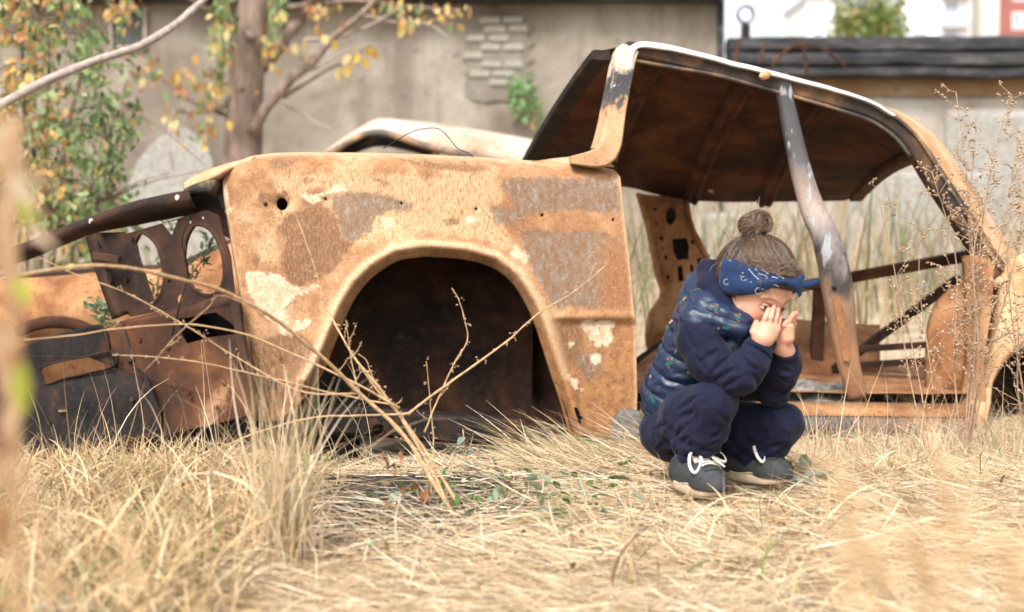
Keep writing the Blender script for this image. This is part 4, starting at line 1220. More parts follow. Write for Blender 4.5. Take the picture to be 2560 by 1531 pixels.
# loose wire hooked on the fender edge
wp_ = [(958, 372), (990, 352), (1030, 330), (1068, 321), (1100, 324), (1122, 345), (1145, 372), (1172, 383), (1182, 394)]
V, F = tube(catmull([P(x, y, Dn(x) + .12) for x, y in wp_], 40), .0016, 6)
tag(mesh('loose_wire', V, F, M['rust_brown'], origin=P(1182, 394, 4.4)), 'thin rusty wire arching above the fender top', 'wire')
# bent rods sticking up behind the roof
for k, pts in enumerate(([(1926, 172), (1950, 140), (1985, 116), (2020, 112), (2060, 125), (2095, 150), (2115, 170)], [(2010, 114), (2012, 140), (2018, 185)], [(1838, 165), (1842, 135), (1848, 95)], [(1898, 160), (1906, 132), (1914, 110)])):
    V, F = tube(catmull([P(x, y, 9.2) for x, y in pts], 24), .010, 6)
    lab = ['bent rusty hoop of thin rod behind the roof', 'short upright rod inside the bent hoop', 'rusty rod standing before the ring pipe', 'short rusty rod between pipe and hoop'][k]
    tag(mesh('rusty_rod', V, F, M['rust_brown'], origin=P(*pts[-1], 9.2)), lab, 'rod', 'rods behind the roof')
# ------------------------------------------------------------------ distance-field modelling for the child
class SDF:
    def __init__(s, lo, hi, h):
        s.lo = np.asarray(lo, float); s.h = h
        s.n = np.ceil((np.asarray(hi, float) - s.lo) / h).astype(int) + 1
        s.d = np.full(s.n, .08, np.float32)
        s.ax = [s.lo[k] + h * np.arange(s.n[k]) for k in range(3)]
    def sub(s, lo, hi, m):
        i0 = np.clip(np.floor((np.asarray(lo) - m - s.lo) / s.h).astype(int), 0, s.n)
        i1 = np.clip(np.ceil((np.asarray(hi) + m - s.lo) / s.h).astype(int) + 1, 0, s.n)
        sl = tuple(slice(a, b) for a, b in zip(i0, i1))
        g = np.meshgrid(*[s.ax[k][sl[k]] for k in range(3)], indexing='ij')
        return sl, np.stack(g, -1).astype(np.float32)
    def put(s, sl, d, k, op='add'):
        a = s.d[sl]
        if op == 'add':
            if k <= 0: s.d[sl] = np.minimum(a, d)
            else:
                q = np.maximum(k - np.abs(a - d), 0) / k
                s.d[sl] = np.minimum(a, d) - q * q * k * .25
        else:
            b = -d
            if k <= 0: s.d[sl] = np.maximum(a, b)
            else:
                q = np.maximum(k - np.abs(a - b), 0) / k
                s.d[sl] = np.maximum(a, b) + q * q * k * .25
    def cone(s, a, b, ra, rb, k=.02, op='add'):
        a = np.asarray(a, np.float32); b = np.asarray(b, np.float32)
        r = max(ra, rb)
        sl, g = s.sub(np.minimum(a, b) - r, np.maximum(a, b) + r, k + .012)
        ba = b - a
        t = np.clip(((g - a) @ ba) / (ba @ ba + 1e-9), 0, 1)
        d = np.linalg.norm(g - a - t[..., None] * ba, axis=-1) - (ra + (rb - ra) * t)
        s.put(sl, d, k, op)
    def chain(s, pts, rads, k=.02, kin=.02):
        for j in range(len(pts) - 1):
            s.cone(pts[j], pts[j + 1], rads[j], rads[j + 1], k if j == 0 else kin)
    def ell(s, c, r, R=None, k=.02, op='add'):
        """R: rows are the ellipsoid's own axes"""
        c = np.asarray(c, np.float32); r = np.asarray(r, np.float32)
        m = float(max(r))
        sl, g = s.sub(c - m, c + m, k + .012)
        q = g - c
        if R is not None: q = q @ np.asarray(R, np.float32).T
        k0 = np.linalg.norm(q / r, axis=-1); k1 = np.linalg.norm(q / (r * r), axis=-1) + 1e-9
        s.put(sl, k0 * (k0 - 1) / k1, k, op)
    def clip(s, p, n):
        """cut everything on the side the normal points to"""
        g = sum(np.asarray(n)[k] * (s.ax[k] - np.asarray(p)[k]).reshape([-1 if j == k else 1 for j in range(3)]) for k in range(3))
        s.d = np.maximum(s.d, g.astype(np.float32))
    def surface(s):
        d = s.d; ins = d < 0
        n = np.array(d.shape)
        c = [ins[i:n[0] - 1 + i, j:n[1] - 1 + j, k:n[2] - 1 + k] for i in (0, 1) for j in (0, 1) for k in (0, 1)]
        anyv = c[0].copy(); allv = c[0].copy()
        for x in c[1:]: anyv |= x; allv &= x
        act = anyv & ~allv
        I = np.argwhere(act)
        vid = np.full(act.shape, -1, np.int64); vid[act] = np.arange(len(I))
        acc = np.zeros((len(I), 3)); cnt = np.zeros(len(I))
        cor = [(i, j, k) for i in (0, 1) for j in (0, 1) for k in (0, 1)]
        for a in cor:
            for ax in range(3):
                if a[ax]: continue
                b = list(a); b[ax] = 1
                da = d[I[:, 0] + a[0], I[:, 1] + a[1], I[:, 2] + a[2]]; db = d[I[:, 0] + b[0], I[:, 1] + b[1], I[:, 2] + b[2]]
                x = (da < 0) != (db < 0)
                t = np.where(x, da / np.where(x, da - db, 1), 0)
                pos = np.array(a, float) + 0 * acc; pos[:, ax] = t
                acc[x] += pos[x]; cnt[x] += 1
        V = s.lo + (I + acc / cnt[:, None]) * s.h
        F = []
        for ax in range(3):
            o1, o2 = (ax + 1) % 3, (ax + 2) % 3
            sl0 = [slice(None)] * 3; sl1 = [slice(None)] * 3
            sl0[ax] = slice(0, n[ax] - 1); sl1[ax] = slice(1, n[ax])
            ch = ins[tuple(sl0)] != ins[tuple(sl1)]
            E = np.argwhere(ch)
            ok = (E[:, o1] > 0) & (E[:, o2] > 0) & (E[:, o1] < n[o1] - 1) & (E[:, o2] < n[o2] - 1)
            E = E[ok]
            q = []
            for (u, v) in ((-1, -1), (0, -1), (0, 0), (-1, 0)):
                C = E.copy(); C[:, o1] += u; C[:, o2] += v
                q.append(vid[C[:, 0], C[:, 1], C[:, 2]])
            q = np.stack(q, -1)
            fl = ins[E[:, 0], E[:, 1], E[:, 2]]
            q[~fl] = q[~fl][:, ::-1]
            F.append(q)
        return V, np.concatenate(F)
def normals(V, F):
    n = np.cross(V[F[:, 2]] - V[F[:, 0]], V[F[:, 3]] - V[F[:, 1]])
    N = np.zeros_like(V)
    for k in range(4): np.add.at(N, F[:, k], n)
    return N / (np.linalg.norm(N, axis=1, keepdims=True) + 1e-12)
def relax(V, F, it=2, w=.5):
    e = np.concatenate([F[:, [0, 1]], F[:, [1, 2]], F[:, [2, 3]], F[:, [3, 0]]])
    for _ in range(it):
        A = np.zeros_like(V); C = np.zeros(len(V))
        np.add.at(A, e[:, 0], V[e[:, 1]]); np.add.at(C, e[:, 0], 1)
        np.add.at(A, e[:, 1], V[e[:, 0]]); np.add.at(C, e[:, 1], 1)
        V = V * (1 - w) + w * A / C[:, None]
    return V

# ------------------------------------------------------------------ the child's own frame
AB = math.radians(45)
BX, BY = float(P(1796, 1248, 3.1)[0]), 3.1
B0 = np.array([BX, BY, 0.0])
Fb = np.array([math.cos(AB), -math.sin(AB), 0]); Rb = np.array([-math.sin(AB), -math.cos(AB), 0]); Ub = np.array([0, 0, 1.])
def JP(px, py, r):
    d = ray(px, py)
    t = (r - (CAM - B0) @ Rb) / (d @ Rb)
    return CAM + d * t
def J(zx, zy, r): return JP(*Z4(zx, zy), r)
MM = .0005
girl = empty('person', (BX, BY, 0), 'crouching child in navy clothes and floral vest, hands over the face', 'person')
def fabric(name, col, rough=.85, sheen=.3, scale=160, bump=.15):
    m = NT(name)
    n1 = m.noise(15, 3, .5, m.coord((1, 1, .8)), 1.2); n2 = m.noise(scale * 4, 3, .6)
    c = m.ramp(n1, [(.3, tuple(x * .85 for x in col)), (.7, tuple(x * 1.15 for x in col))])
    m.bump(m.math('ADD', m.math('MULTIPLY', n2, .12), m.math('ABSOLUTE', m.math('SUBTRACT', n1, .5))), .40, .012)
    m.b.inputs['Sheen Weight'].default_value = sheen
    m.b.inputs['Sheen Roughness'].default_value = .4
    return m.done(c, rough, .2)
M['fleece'] = fabric('navy_fleece', (.0085, .0092, .026), .9, .08)
M['fleece_rib'] = fabric('navy_rib', (.008, .009, .024), .9, .08)
M['quilt'] = plain('navy_quilt', (.0055, .016, .045), .42, 60, .2, .12, .5)
M['band'] = fabric('blue_cotton', (.013, .029, .082), .85, .1)
M['white_print'] = plain('white_print', (.46, .50, .58), .8, 30, .1, 0)
def skin_mat():
    m = NT('skin')
    n = m.noise(30, 4, .6)
    c = m.ramp(n, [(.3, (.50, .255, .165)), (.7, (.60, .335, .225))])
    c = m.mix(m.attr('flush'), c, (.62, .22, .15))
    c = m.mix(m.attr('brow'), c, (.10, .06, .04))
    m.b.inputs['Subsurface Weight'].default_value = .18
    m.b.inputs['Subsurface Radius'].default_value = (1, .35, .2)
    m.b.inputs['Subsurface Scale'].default_value = .008
    m.bump(m.noise(400, 3), .06, .001)
    return m.done(c, .5, .35)
M['skin'] = skin_mat()

# head frame
AH, PH, RH = math.radians(55), math.radians(32), math.radians(7)
f0 = np.array([math.cos(AH), -math.sin(AH), 0]); r0 = np.array([-math.sin(AH), -math.cos(AH), 0])
Fh = f0 * math.cos(PH) - Ub * math.sin(PH); Uh = Ub * math.cos(PH) + f0 * math.sin(PH); Rh = r0
Uh2 = Uh * math.cos(RH) - Rh * math.sin(RH); Rh = Rh * math.cos(RH) + Uh * math.sin(RH); Uh = Uh2
HR = np.stack([Fh, Rh, Uh])
HC = JP(1933, 769, .006) - Fh * .079 + Uh * .0195
def HL(f, r, u): return HC + Fh * f + Rh * r + Uh * u
SK = np.array([.088, .073, .088])          # skull half axes
def head_ray(px, py, infl):
    """picture point dropped on the swollen skull"""
    d = HR @ ray(px, py); o = HR @ (CAM - HC); r = SK + infl
    a, b = d / r, o / r
    A, Bq, C = a @ a, 2 * a @ b, b @ b - 1
    D = Bq * Bq - 4 * A * C
    t = (-Bq - math.sqrt(D)) / (2 * A) if D > 0 else -Bq / (2 * A)
    p = o + d * t
    p = p / np.linalg.norm(p / r)
    return HC + HR.T @ p

# ---- body: head, neck, trunk, limbs and hands, one surface
WN, WF = J(622, 705, .035), J(722, 752, -.030)                       # wrists
s = SDF(HC - [.12, .13, .15], HC + [.13, .12, .12], .0019)
s.ell(HC, SK, HR, 0)
s.ell(HL(.030, 0, -.050), (.058, .056, .062), HR, .03)               # face and jaw
s.ell(HL(.052, .030, -.052), (.026, .024, .026), HR, .02)            # cheeks
s.ell(HL(.052, -.030, -.052), (.026, .024, .026), HR, .02)
s.ell(HL(.072, 0, -.090), (.014, .018, .012), HR, .015)              # chin
s.cone(HL(.084, 0, -.022), HL(.097, 0, -.046), .0055, .0085, .012)   # nose
s.ell(HL(.091, .007, -.050), (.006, .006, .005), HR, .006); s.ell(HL(.091, -.007, -.050), (.006, .006, .005), HR, .006)
s.ell(HL(.083, 0, -.072), (.007, .017, .005), HR, .006); s.ell(HL(.081, 0, -.079), (.007, .014, .005), HR, .006)   # lips
for sg in (1, -1):
    s.ell(HL(.090, sg * .0265, -.020), (.013, .0155, .0085), HR, .010, 'cut')      # eye sockets
    s.cone(HL(.082, sg * .012, -.001), HL(.073, sg * .042, .002), .007, .006, .012)  # brow ridge
    s.ell(HL(-.004, sg * .070, -.025), (.014, .007, .024), HR, .004)               # ears
s.cone(HL(-.01, 0, -.06), J(430, 590, 0), .038, .040, .02)
Vh, Fh_ = s.surface(); Vh = relax(Vh, Fh_, 1, .3)
lo = B0 + np.array([-.24, -.28, .01]); hi = B0 + np.array([.32, .22, .50])
s = SDF(lo, hi, .0035)
s.cone(HL(-.01, 0, -.06), J(430, 590, 0), .038, .040, .02)
s.chain([J(430, 600, 0), J(350, 760, 0), J(270, 1000, 0)], [.07, .075, .07])
s.chain([J(345, 660, .085), J(470, 872, .078), WN], [.034, .028, .021])
s.chain([J(500, 650, -.09), J(662, 905, -.075), WF], [.034, .028, .021])
s.chain([J(240, 1100, .05), J(405, 975, .09), J(320, 1235, .085)], [.055, .035, .025])
s.chain([J(320, 1110, -.05), J(700, 1065, -.10), J(560, 1250, -.085)], [.055, .035, .025])
Vb, Fb_ = s.surface(); Vb = relax(Vb, Fb_, 1, .3)
s = SDF(JP(1915, 830, .05) - [.10, .10, .10], JP(1940, 820, .0) + [.09, .09, .09], .0013)
# hands: points in the close-up crop (1619 px for 240), depth by lateral offset
def ZH(x, y): return (1820 + .1482 * x, 680 + .1482 * y)
def HJ(x, y, r): return JP(*ZH(x, y), r + (np.clip((660 - x) * .00013, -.03, .035) if r > .02 else 0))
tipcols = []
def finger(pts, r0, r1):
    for j in range(len(pts) - 1):
        a, b = j / (len(pts) - 1), (j + 1) / (len(pts) - 1)
        s.cone(pts[j], pts[j + 1], r0 + (r1 - r0) * a, r0 + (r1 - r0) * b, 0.0008 if j else .002)
    tipcols.append(pts[-1])
# near hand (back of the hand towards the viewer)
nr_, nr2 = .050, .047
s.chain([WN, HJ(590, 1110, nr_), HJ(640, 990, nr_)], [.021, .019, .016], .01)
for (x, y, x2, y2, ra, rb) in ((540, 1060, 590, 900, .015, .0085), (620, 1090, 690, 905, .015, .0085), (690, 1080, 775, 930, .014, .008), (740, 1060, 835, 960, .012, .0075)):
    s.cone(HJ(x, y, nr_), HJ(x2, y2, nr_), ra, rb, .008)
finger([HJ(585, 920, nr_), HJ(622, 790, nr_ + .004), HJ(662, 690, nr_), HJ(685, 630, nr_ - .006)], 0.00589, 0.00485)
finger([HJ(690, 915, nr_), HJ(725, 770, nr_ + .005), HJ(757, 660, nr_ + .001), HJ(775, 592, nr_ - .005)], 0.00598, 0.00485)
finger([HJ(778, 935, nr_), HJ(808, 800, nr_ + .002), HJ(832, 700, nr_ - .002), HJ(845, 635, nr_ - .008)], 0.00579, 0.00475)
finger([HJ(838, 960, nr_ - .003), HJ(855, 880, nr_ - .003), HJ(870, 810, nr_ - .006), HJ(880, 765, nr_ - .011)], 0.00513, 0.00417)
finger([HJ(470, 1075, nr_ - .002), HJ(425, 1010, nr_ - .006), HJ(455, 920, nr_ - .006), HJ(480, 855, nr_ - .008)], 0.00836, 0.00582)
# far hand
fr_ = -.005
s.chain([WF, HJ(900, 1230, fr_ - .012), HJ(950, 1080, fr_ - .006)], [.021, .018, .014], .01)
for (x, y, x2, y2, ra, rb) in ((900, 1120, 925, 950, .014, .008), (960, 1110, 985, 930, .014, .008), (1020, 1100, 1045, 920, .013, .008)):
    s.cone(HJ(x, y, fr_ - .005), HJ(x2, y2, fr_), ra, rb, .008)
finger([HJ(915, 960, fr_ + .006), HJ(945, 905, fr_ + .010), HJ(975, 860, fr_ + .008), HJ(995, 832, fr_ + .004)], .0056, .0045)
finger([HJ(975, 930, fr_), HJ(1030, 830, fr_ + .004), HJ(1080, 750, fr_ + .002), HJ(1115, 700, fr_ - .002)], .0061, .0050)
finger([HJ(1040, 920, fr_ - .010), HJ(1090, 810, fr_ - .006), HJ(1140, 710, fr_ - .008), HJ(1180, 655, fr_ - .012)], .0061, .0050)
finger([HJ(1060, 960, fr_ - .022), HJ(1090, 860, fr_ - .02), HJ(1130, 760, fr_ - .022)], .0060, .0050)
finger([HJ(1060, 1050, fr_ - .018), HJ(1085, 940, fr_ - .022), HJ(1122, 872, fr_ - .024)], .0078, .0056)
Vn, Fn_ = s.surface(); Vn = relax(Vn, Fn_, 1, .3)
V = np.concatenate([Vh, Vb, Vn]); F = np.concatenate([Fh_, Fb_ + len(Vh), Fn_ + len(Vh) + len(Vb)])
flush = np.zeros(len(V)); brow = np.zeros(len(V))
for t_ in tipcols: flush = np.maximum(flush, .55 * np.exp(-(np.linalg.norm(V - t_, axis=1) / .009) ** 2))
for sg in (1, -1): flush = np.maximum(flush, .42 * np.exp(-(np.linalg.norm(V - HL(.078, sg * .034, -.046), axis=1) / .022) ** 2))
loc = (V - HC) @ HR.T
for sg in (1, -1):
    bl = np.abs(loc[:, 2] - (.0035 - 2.2 * (np.abs(loc[:, 1] * sg - .026)) ** 2 * 6)) 
    brow = np.maximum(brow, .8 * np.exp(-(bl / .0028) ** 2) * (np.abs(loc[:, 1] * sg - .027) < .018) * (loc[:, 0] > .04))
flush = np.maximum(flush, .45 * ((np.abs(loc[:, 2] + .0755) < .008) & (np.abs(loc[:, 1]) < .018) & (loc[:, 0] > .07)))
body = mesh('body', V, F, M['skin'], girl, attrs={'flush': flush, 'brow': brow})
bvh_body = BVHTree.FromPolygons(V.tolist(), F.tolist())
def cast(bvh, px, py, lift=.0012):
    d = ray(px, py); d = d / np.linalg.norm(d)
    h = bvh.ray_cast(Vector(CAM), Vector(d))
    if h[0] is None: return None, None
    n = np.array(h[1])
    if n @ d > 0: n = -n
    return np.array(h[0]) + n * lift, n
# eyes with iris, lid and lash line
for sg, nm in ((1, 'n'), (-1, 'f')):
    c = HL(.0745, sg * .0265, -.0195)
    u = np.linspace(0, np.pi, 13); w = np.linspace(0, 2 * np.pi, 24, endpoint=False)
    U, W = np.meshgrid(u, w, indexing='ij')
    axx = Fh * .80 + .35 * np.array([-.25, -1, .05]) + Rh * sg * .03; axx /= np.linalg.norm(axx)
    a1 = np.cross(axx, Uh); a1 /= np.linalg.norm(a1); a2 = np.cross(a1, axx)
    Ve = c + .0118 * (np.cos(U)[..., None] * axx + np.sin(U)[..., None] * (np.cos(W)[..., None] * a1 + np.sin(W)[..., None] * a2))
    colr = np.where((U < .22)[..., None], (.008, .006, .005), np.where((U < .52)[..., None], (.055, .05, .035), (.62, .60, .58)))
    em = mesh('eye', Ve.reshape(-1, 3), grid_faces(13, 24, True), vcol('eye_colour' + nm, .12, .6), girl, col=colr.reshape(-1, 3))
    for (tilt, rr, nm2) in ((.30, .0127, 'upper_lid'), (-.36, .0125, 'lower_lid')):
        U2, W2 = np.meshgrid(np.linspace(0, 1, 10), np.linspace(-1.25, 1.25, 24), indexing='ij')
        el0 = tilt * np.cos(W2 * 1.22) ** .8
        el = el0 + U2 * (np.sign(tilt) * 1.25 - el0)
        dirv = (np.cos(el) * np.cos(W2))[..., None] * axx + (np.cos(el) * np.sin(W2))[..., None] * a1 + np.sin(el)[..., None] * a2
        mesh(nm2, (c + (rr - .0012 * U2[..., None]) * dirv).reshape(-1, 3), grid_faces(10, 24), M['skin'], em)
        if tilt > 0:
            V_, F_ = tube(c + (rr + .0003) * dirv[0], .0009, 5)
            mesh('lashes', V_, F_, plain('lash' + nm, (.02, .012, .01), .6, 50, .1, 0), em)

# ---- clothing
def folds(V, F, amp, freq, seed, stretch=(1, 1, 1), sharp=True):
    N = normals(V, F)
    p = V * np.array(stretch) * freq
    n = fbm(p + .6 * np.stack([fbm(p * .5, seed + 5, 2), fbm(p * .5 + 7, seed + 6, 2), fbm(p * .5 + 3, seed + 7, 2)], -1), seed, 3)
    if sharp: n = 1 - 2 * np.abs(n) ** .8
    return V + N * (amp * n)[:, None]
def creases(V, F, segs, width=.007, depth=.005):
    """press folds into cloth along short lines given in the child's close-up"""
    bv = BVHTree.FromPolygons(V.tolist(), F.tolist())
    N = normals(V, F)
    disp = np.zeros(len(V))
    for (x0, y0, x1, y1, k) in segs:
        a, b = cast(bv, *Z4(x0, y0), 0)[0], cast(bv, *Z4(x1, y1), 0)[0]
        if a is None or b is None: continue
        ab = b - a
        t = np.clip(((V - a) @ ab) / (ab @ ab + 1e-9), 0, 1)
        q = V - a - t[:, None] * ab
        d = np.linalg.norm(q, axis=1)
        w = width * (1 - .55 * np.abs(2 * t - 1))
        disp += k * depth * (-np.exp(-(d / w) ** 2) + .55 * np.exp(-((d - 1.9 * w) / (.9 * w)) ** 2)) * (1 - .6 * np.abs(2 * t - 1) ** 2)
    return V + N * np.clip(disp, -.009, .006)[:, None]
# trousers
s = SDF(B0 + [-.24, -.30, .03], B0 + [.30, .22, .34], .0035)
s.ell(J(258, 1110, 0), (.066, .088, .060), np.stack([Fb, Rb, Ub]), .02)
s.chain([J(215, 1092, .050), J(300, 1030, .080), J(408, 978, .100)], [.062, .056, .047], .025)
s.chain([J(408, 982, .100), J(362, 1090, .095), J(330, 1155, .088), J(324, 1186, .087)], [.0465, .046, .042, .035], .012)
s.chain([J(330, 1115, -.05), J(520, 1085, -.08), J(698, 1066, -.105)], [.062, .056, .047], .025)
s.chain([J(698, 1066, -.105), J(640, 1150, -.10), J(596, 1196, -.092), J(576, 1218, -.088)], [.0465, .045, .040, .033], .012)
V, F = s.surface()
V = relax(V, F, 2)
# gathers: bunched rings above the cuffs, creases behind the knees and at the hip
N = normals(V, F)
for ank, kn in ((J(322, 1222, .087), J(390, 1000, .092)), (J(566, 1240, -.088), J(690, 1090, -.105))):
    dv = kn - ank; L = np.linalg.norm(dv); dv = dv / L
    h = (V - ank) @ dv; rad = np.linalg.norm(V - ank - h[:, None] * dv, axis=1)
    wgt = np.exp(-((h - .035) / .035) ** 2) * (rad < .075)
    V = V + N * (.0045 * np.sin(h * 190 + 3 * fbm(V * 22, 4)) * wgt)[:, None]
V = folds(V, F, .0055, 15, 33, (1, 1, .7))
V = folds(V, F, .0016, 36, 34, (1, 1, 1), False)
V = creases(V, F, [(250, 1005, 345, 945, 1.2), (262, 1040, 330, 1010, .8), (245, 1120, 305, 1065, 1.0), (240, 1155, 300, 1125, 1.0), (395, 1135, 445, 1085, .9), (375, 1165, 425, 1145, .9), (300, 1190, 392, 1176, 1.0), (250, 1195, 330, 1212, 1.0), (345, 1000, 330, 1090, .5),
    (515, 1110, 645, 1098, .9), (555, 1185, 645, 1130, 1.1), (600, 1195, 705, 1150, 1.0), (480, 1135, 560, 1155, .9), (150, 1090, 215, 1060, .8), (160, 1180, 230, 1130, .8), (640, 1205, 700, 1185, .8), (420, 1010, 470, 1060, .5), (720, 1010, 765, 1070, .4)])
tr = mesh('trousers', V, F, M['fleece'], girl)
bvh_tr = BVHTree.FromPolygons(V.tolist(), F.tolist())
for (a, b, ra) in ((J(324, 1186, .087), J(319, 1232, .086), .0355), (J(574, 1212, -.089), J(562, 1248, -.087), .0345)):
    pth = np.linspace(a, b, 10)
    n_ = 64; w = np.linspace(0, 2 * np.pi, n_, endpoint=False)
    prof = np.stack([np.cos(w), np.sin(w)], -1) * (1 + .022 * np.cos(w * 32))[:, None]
    V_, F_ = tube(pth, ra * np.array([1.02, 1.06, 1.05, 1.02, 1, .99, .98, .98, .97, .9]), prof=prof)
    mesh('trouser_cuff', V_, F_, M['fleece_rib'], tr)
# seam lines on the near leg
for pts in ([(305, 960), (298, 1010), (300, 1070), (305, 1130), (318, 1195)], [(180, 1060), (220, 1075), (250, 1085), (285, 1080)]):
    q = [cast(bvh_tr, *Z4(x, y), .0004)[0] for x, y in catmull(pts, 18)]
    q = [p for p in q if p is not None]
    if len(q) > 4:
        V_, F_ = tube(np.array(q), .0009, 5)
        mesh('seam', V_, F_, M['fleece_rib'], tr)

# hooded sweatshirt: sleeves and hood
s = SDF(B0 + [-.20, -.30, .10], B0 + [.30, .22, .52], .0032)
s.chain([J(345, 640, .080), J(348, 690, .104), J(388, 785, .100), J(462, 880, .080)], [.040, .046, .042, .035], .015)
s.chain([J(462, 880, .080), J(530, 852, .082), J(578, 796, .070), J(604, 738, .052)], [.035, .034, .031, .0272], .003)
s.chain([J(520, 660, -.09), J(600, 790, -.10), J(668, 912, -.075)], [.045, .042, .037], .015)
s.chain([J(668, 910, -.075), J(700, 840, -.065), J(712, 800, -.05), J(716, 772, -.040)], [.037, .035, .032, .0265], .004)
s.chain([J(430, 600, 0), J(340, 780, 0), J(270, 960, 0)], [.066, .072, .07], .03)
V, F = s.surface()
V = relax(V, F, 2)
N = normals(V, F)
el = J(468, 872, .08)
for c, w_, fq in ((el, .05, 150), (J(668, 902, -.095), .05, 150), (J(570, 780, .085), .04, 170), (J(345, 660, .11), .04, 120)):
    d = V - c
    V = V + N * (.0034 * np.sin((d @ (Fb * .8 + Ub * .6)) * fq + 2.5 * fbm(V * 20, 41)) * np.exp(-(np.linalg.norm(d, axis=1) / w_) ** 2))[:, None]
V = folds(V, F, .0050, 17, 53)
V = folds(V, F, .0016, 38, 54, (1, 1, 1), False)
V = creases(V, F, [(395, 845, 468, 782, 1.2), (418, 876, 500, 824, 1.2), (455, 905, 535, 858, 1.0), (350, 800, 430, 742, .8), (540, 785, 592, 832, 1.0), (562, 758, 612, 798, .9), (285, 650, 325, 735, .8), (325, 765, 378, 838, .8), (500, 800, 518, 880, .8), (300, 610, 370, 640, .7),
    (640, 940, 700, 905, 1.0), (668, 960, 735, 915, 1.0), (690, 820, 745, 840, .9), (700, 860, 755, 880, .9), (580, 850, 600, 900, .8), (430, 690, 452, 760, .7)])
sw = mesh('sweatshirt', V, F, M['fleece'], girl)
for (a, b, ra) in ((J(596, 752, .062), J(630, 690, .040), .0305), (J(714, 785, -.044), J(722, 738, -.028), .0290)):
    pth = np.linspace(a, b, 10)
    w = np.linspace(0, 2 * np.pi, 64, endpoint=False)
    prof = np.stack([np.cos(w), np.sin(w)], -1) * (1 + .02 * np.cos(w * 32))[:, None]
    V_, F_ = tube(pth, ra * np.array([1.08, 1.08, 1.04, 1.0, .98, .97, .97, .98, 1.0, .96]), prof=prof)
    mesh('sleeve_cuff', V_, F_, M['fleece_rib'], sw)
s = SDF(B0 + [-.15, -.25, .30], B0 + [.22, .2, .52], .003)
s.chain([J(452, 372, -.045), J(412, 372, -.005), J(385, 405, .030), J(395, 465, .056), J(432, 525, .066), J(485, 570, .060)], [.020, .022, .023, .024, .022, .018], .01)
s.chain([J(430, 420, 0), J(420, 500, .02), J(450, 560, .03)], [.030, .036, .036], .02)
s.chain([J(455, 400, -.02), J(448, 470, .035), J(468, 540, .05)], [.016, .018, .016], .008)
V, F = s.surface(); V = relax(V, F, 2); V = folds(V, F, .0028, 22, 63)
mesh('hood', V, F, M['fleece'], sw)

# quilted vest
s = SDF(B0 + [-.28, -.30, .10], B0 + [.26, .22, .50], .0032)
sp = J(430, 500, 0) - J(255, 1000, 0); spd = sp / np.linalg.norm(sp)
fv = Fb - spd * (Fb @ spd); fv /= np.linalg.norm(fv)
VR = np.stack([fv, Rb, spd])
for (x, y, a, b, c) in ((268, 975, .076, .104, .070), (290, 900, .078, .106, .075), (335, 800, .078, .106, .08), (385, 680, .075, .104, .08), (420, 575, .064, .092, .06)):
    s.ell(J(x, y, 0), (a, b, c), VR, .03)
s.ell(J(520, 730, 0), (.055, .075, .075), VR, .03)
s.chain([J(335, 460, .0), J(340, 500, .045), J(385, 560, .080), J(450, 610, .084), J(520, 640, .066), J(570, 650, .035)], [.028, .030, .030, .028, .024, .020], .012)
s.chain([J(560, 650, .035), J(610, 660, 0)], [.020, .02], .012)
s.cone(J(360, 560, .02), J(338, 612, .105), .05, .036, .02)
s.clip(J(262, 1042, 0), -spd * .93 + Fb * .0)
# armhole, near side
V, F = s.surface(); V = relax(V, F, 2)
N = normals(V, F)
h = (V - J(255, 1000, 0)) @ spd
lat = (V - B0) @ Rb
hh = h + .010 * fbm(V * 9, 77, 2)
q = np.abs(np.sin(np.pi * hh / .047))
V = V + N * (.0065 * np.clip(q * 1.6, 0, 1) ** .6 - .0045)[:, None]
V = folds(V, F, .0030, 26, 73, (1, 1, 1.8))
vest = mesh('vest', V, F, M['quilt'], girl)
vest["label"] = "navy quilted sleeveless vest with small floral print"
bvh_v = BVHTree.FromPolygons(V.tolist(), F.tolist())
# armhole binding
q = [J(x, y, r) for x, y, r in ((250, 690, .100), (268, 625, .104), (315, 590, .108), (380, 590, .110))]
V_, F_ = tube(catmull(q, 20), .004, 6)
mesh('armhole_binding', V_, F_, M['fleece_rib'], vest)
# zip down the front
zq = [cast(bvh_v, *Z4(x, y), .001)[0] for x, y in catmull([(560, 905), (545, 930), (525, 965), (505, 1000)], 12)]
zq = [p for p in zq if p is not None]
if len(zq) > 3:
    V_, F_ = tube(np.array(zq), .0016, 6); mesh('zip', V_, F_, M['white_print'], vest)
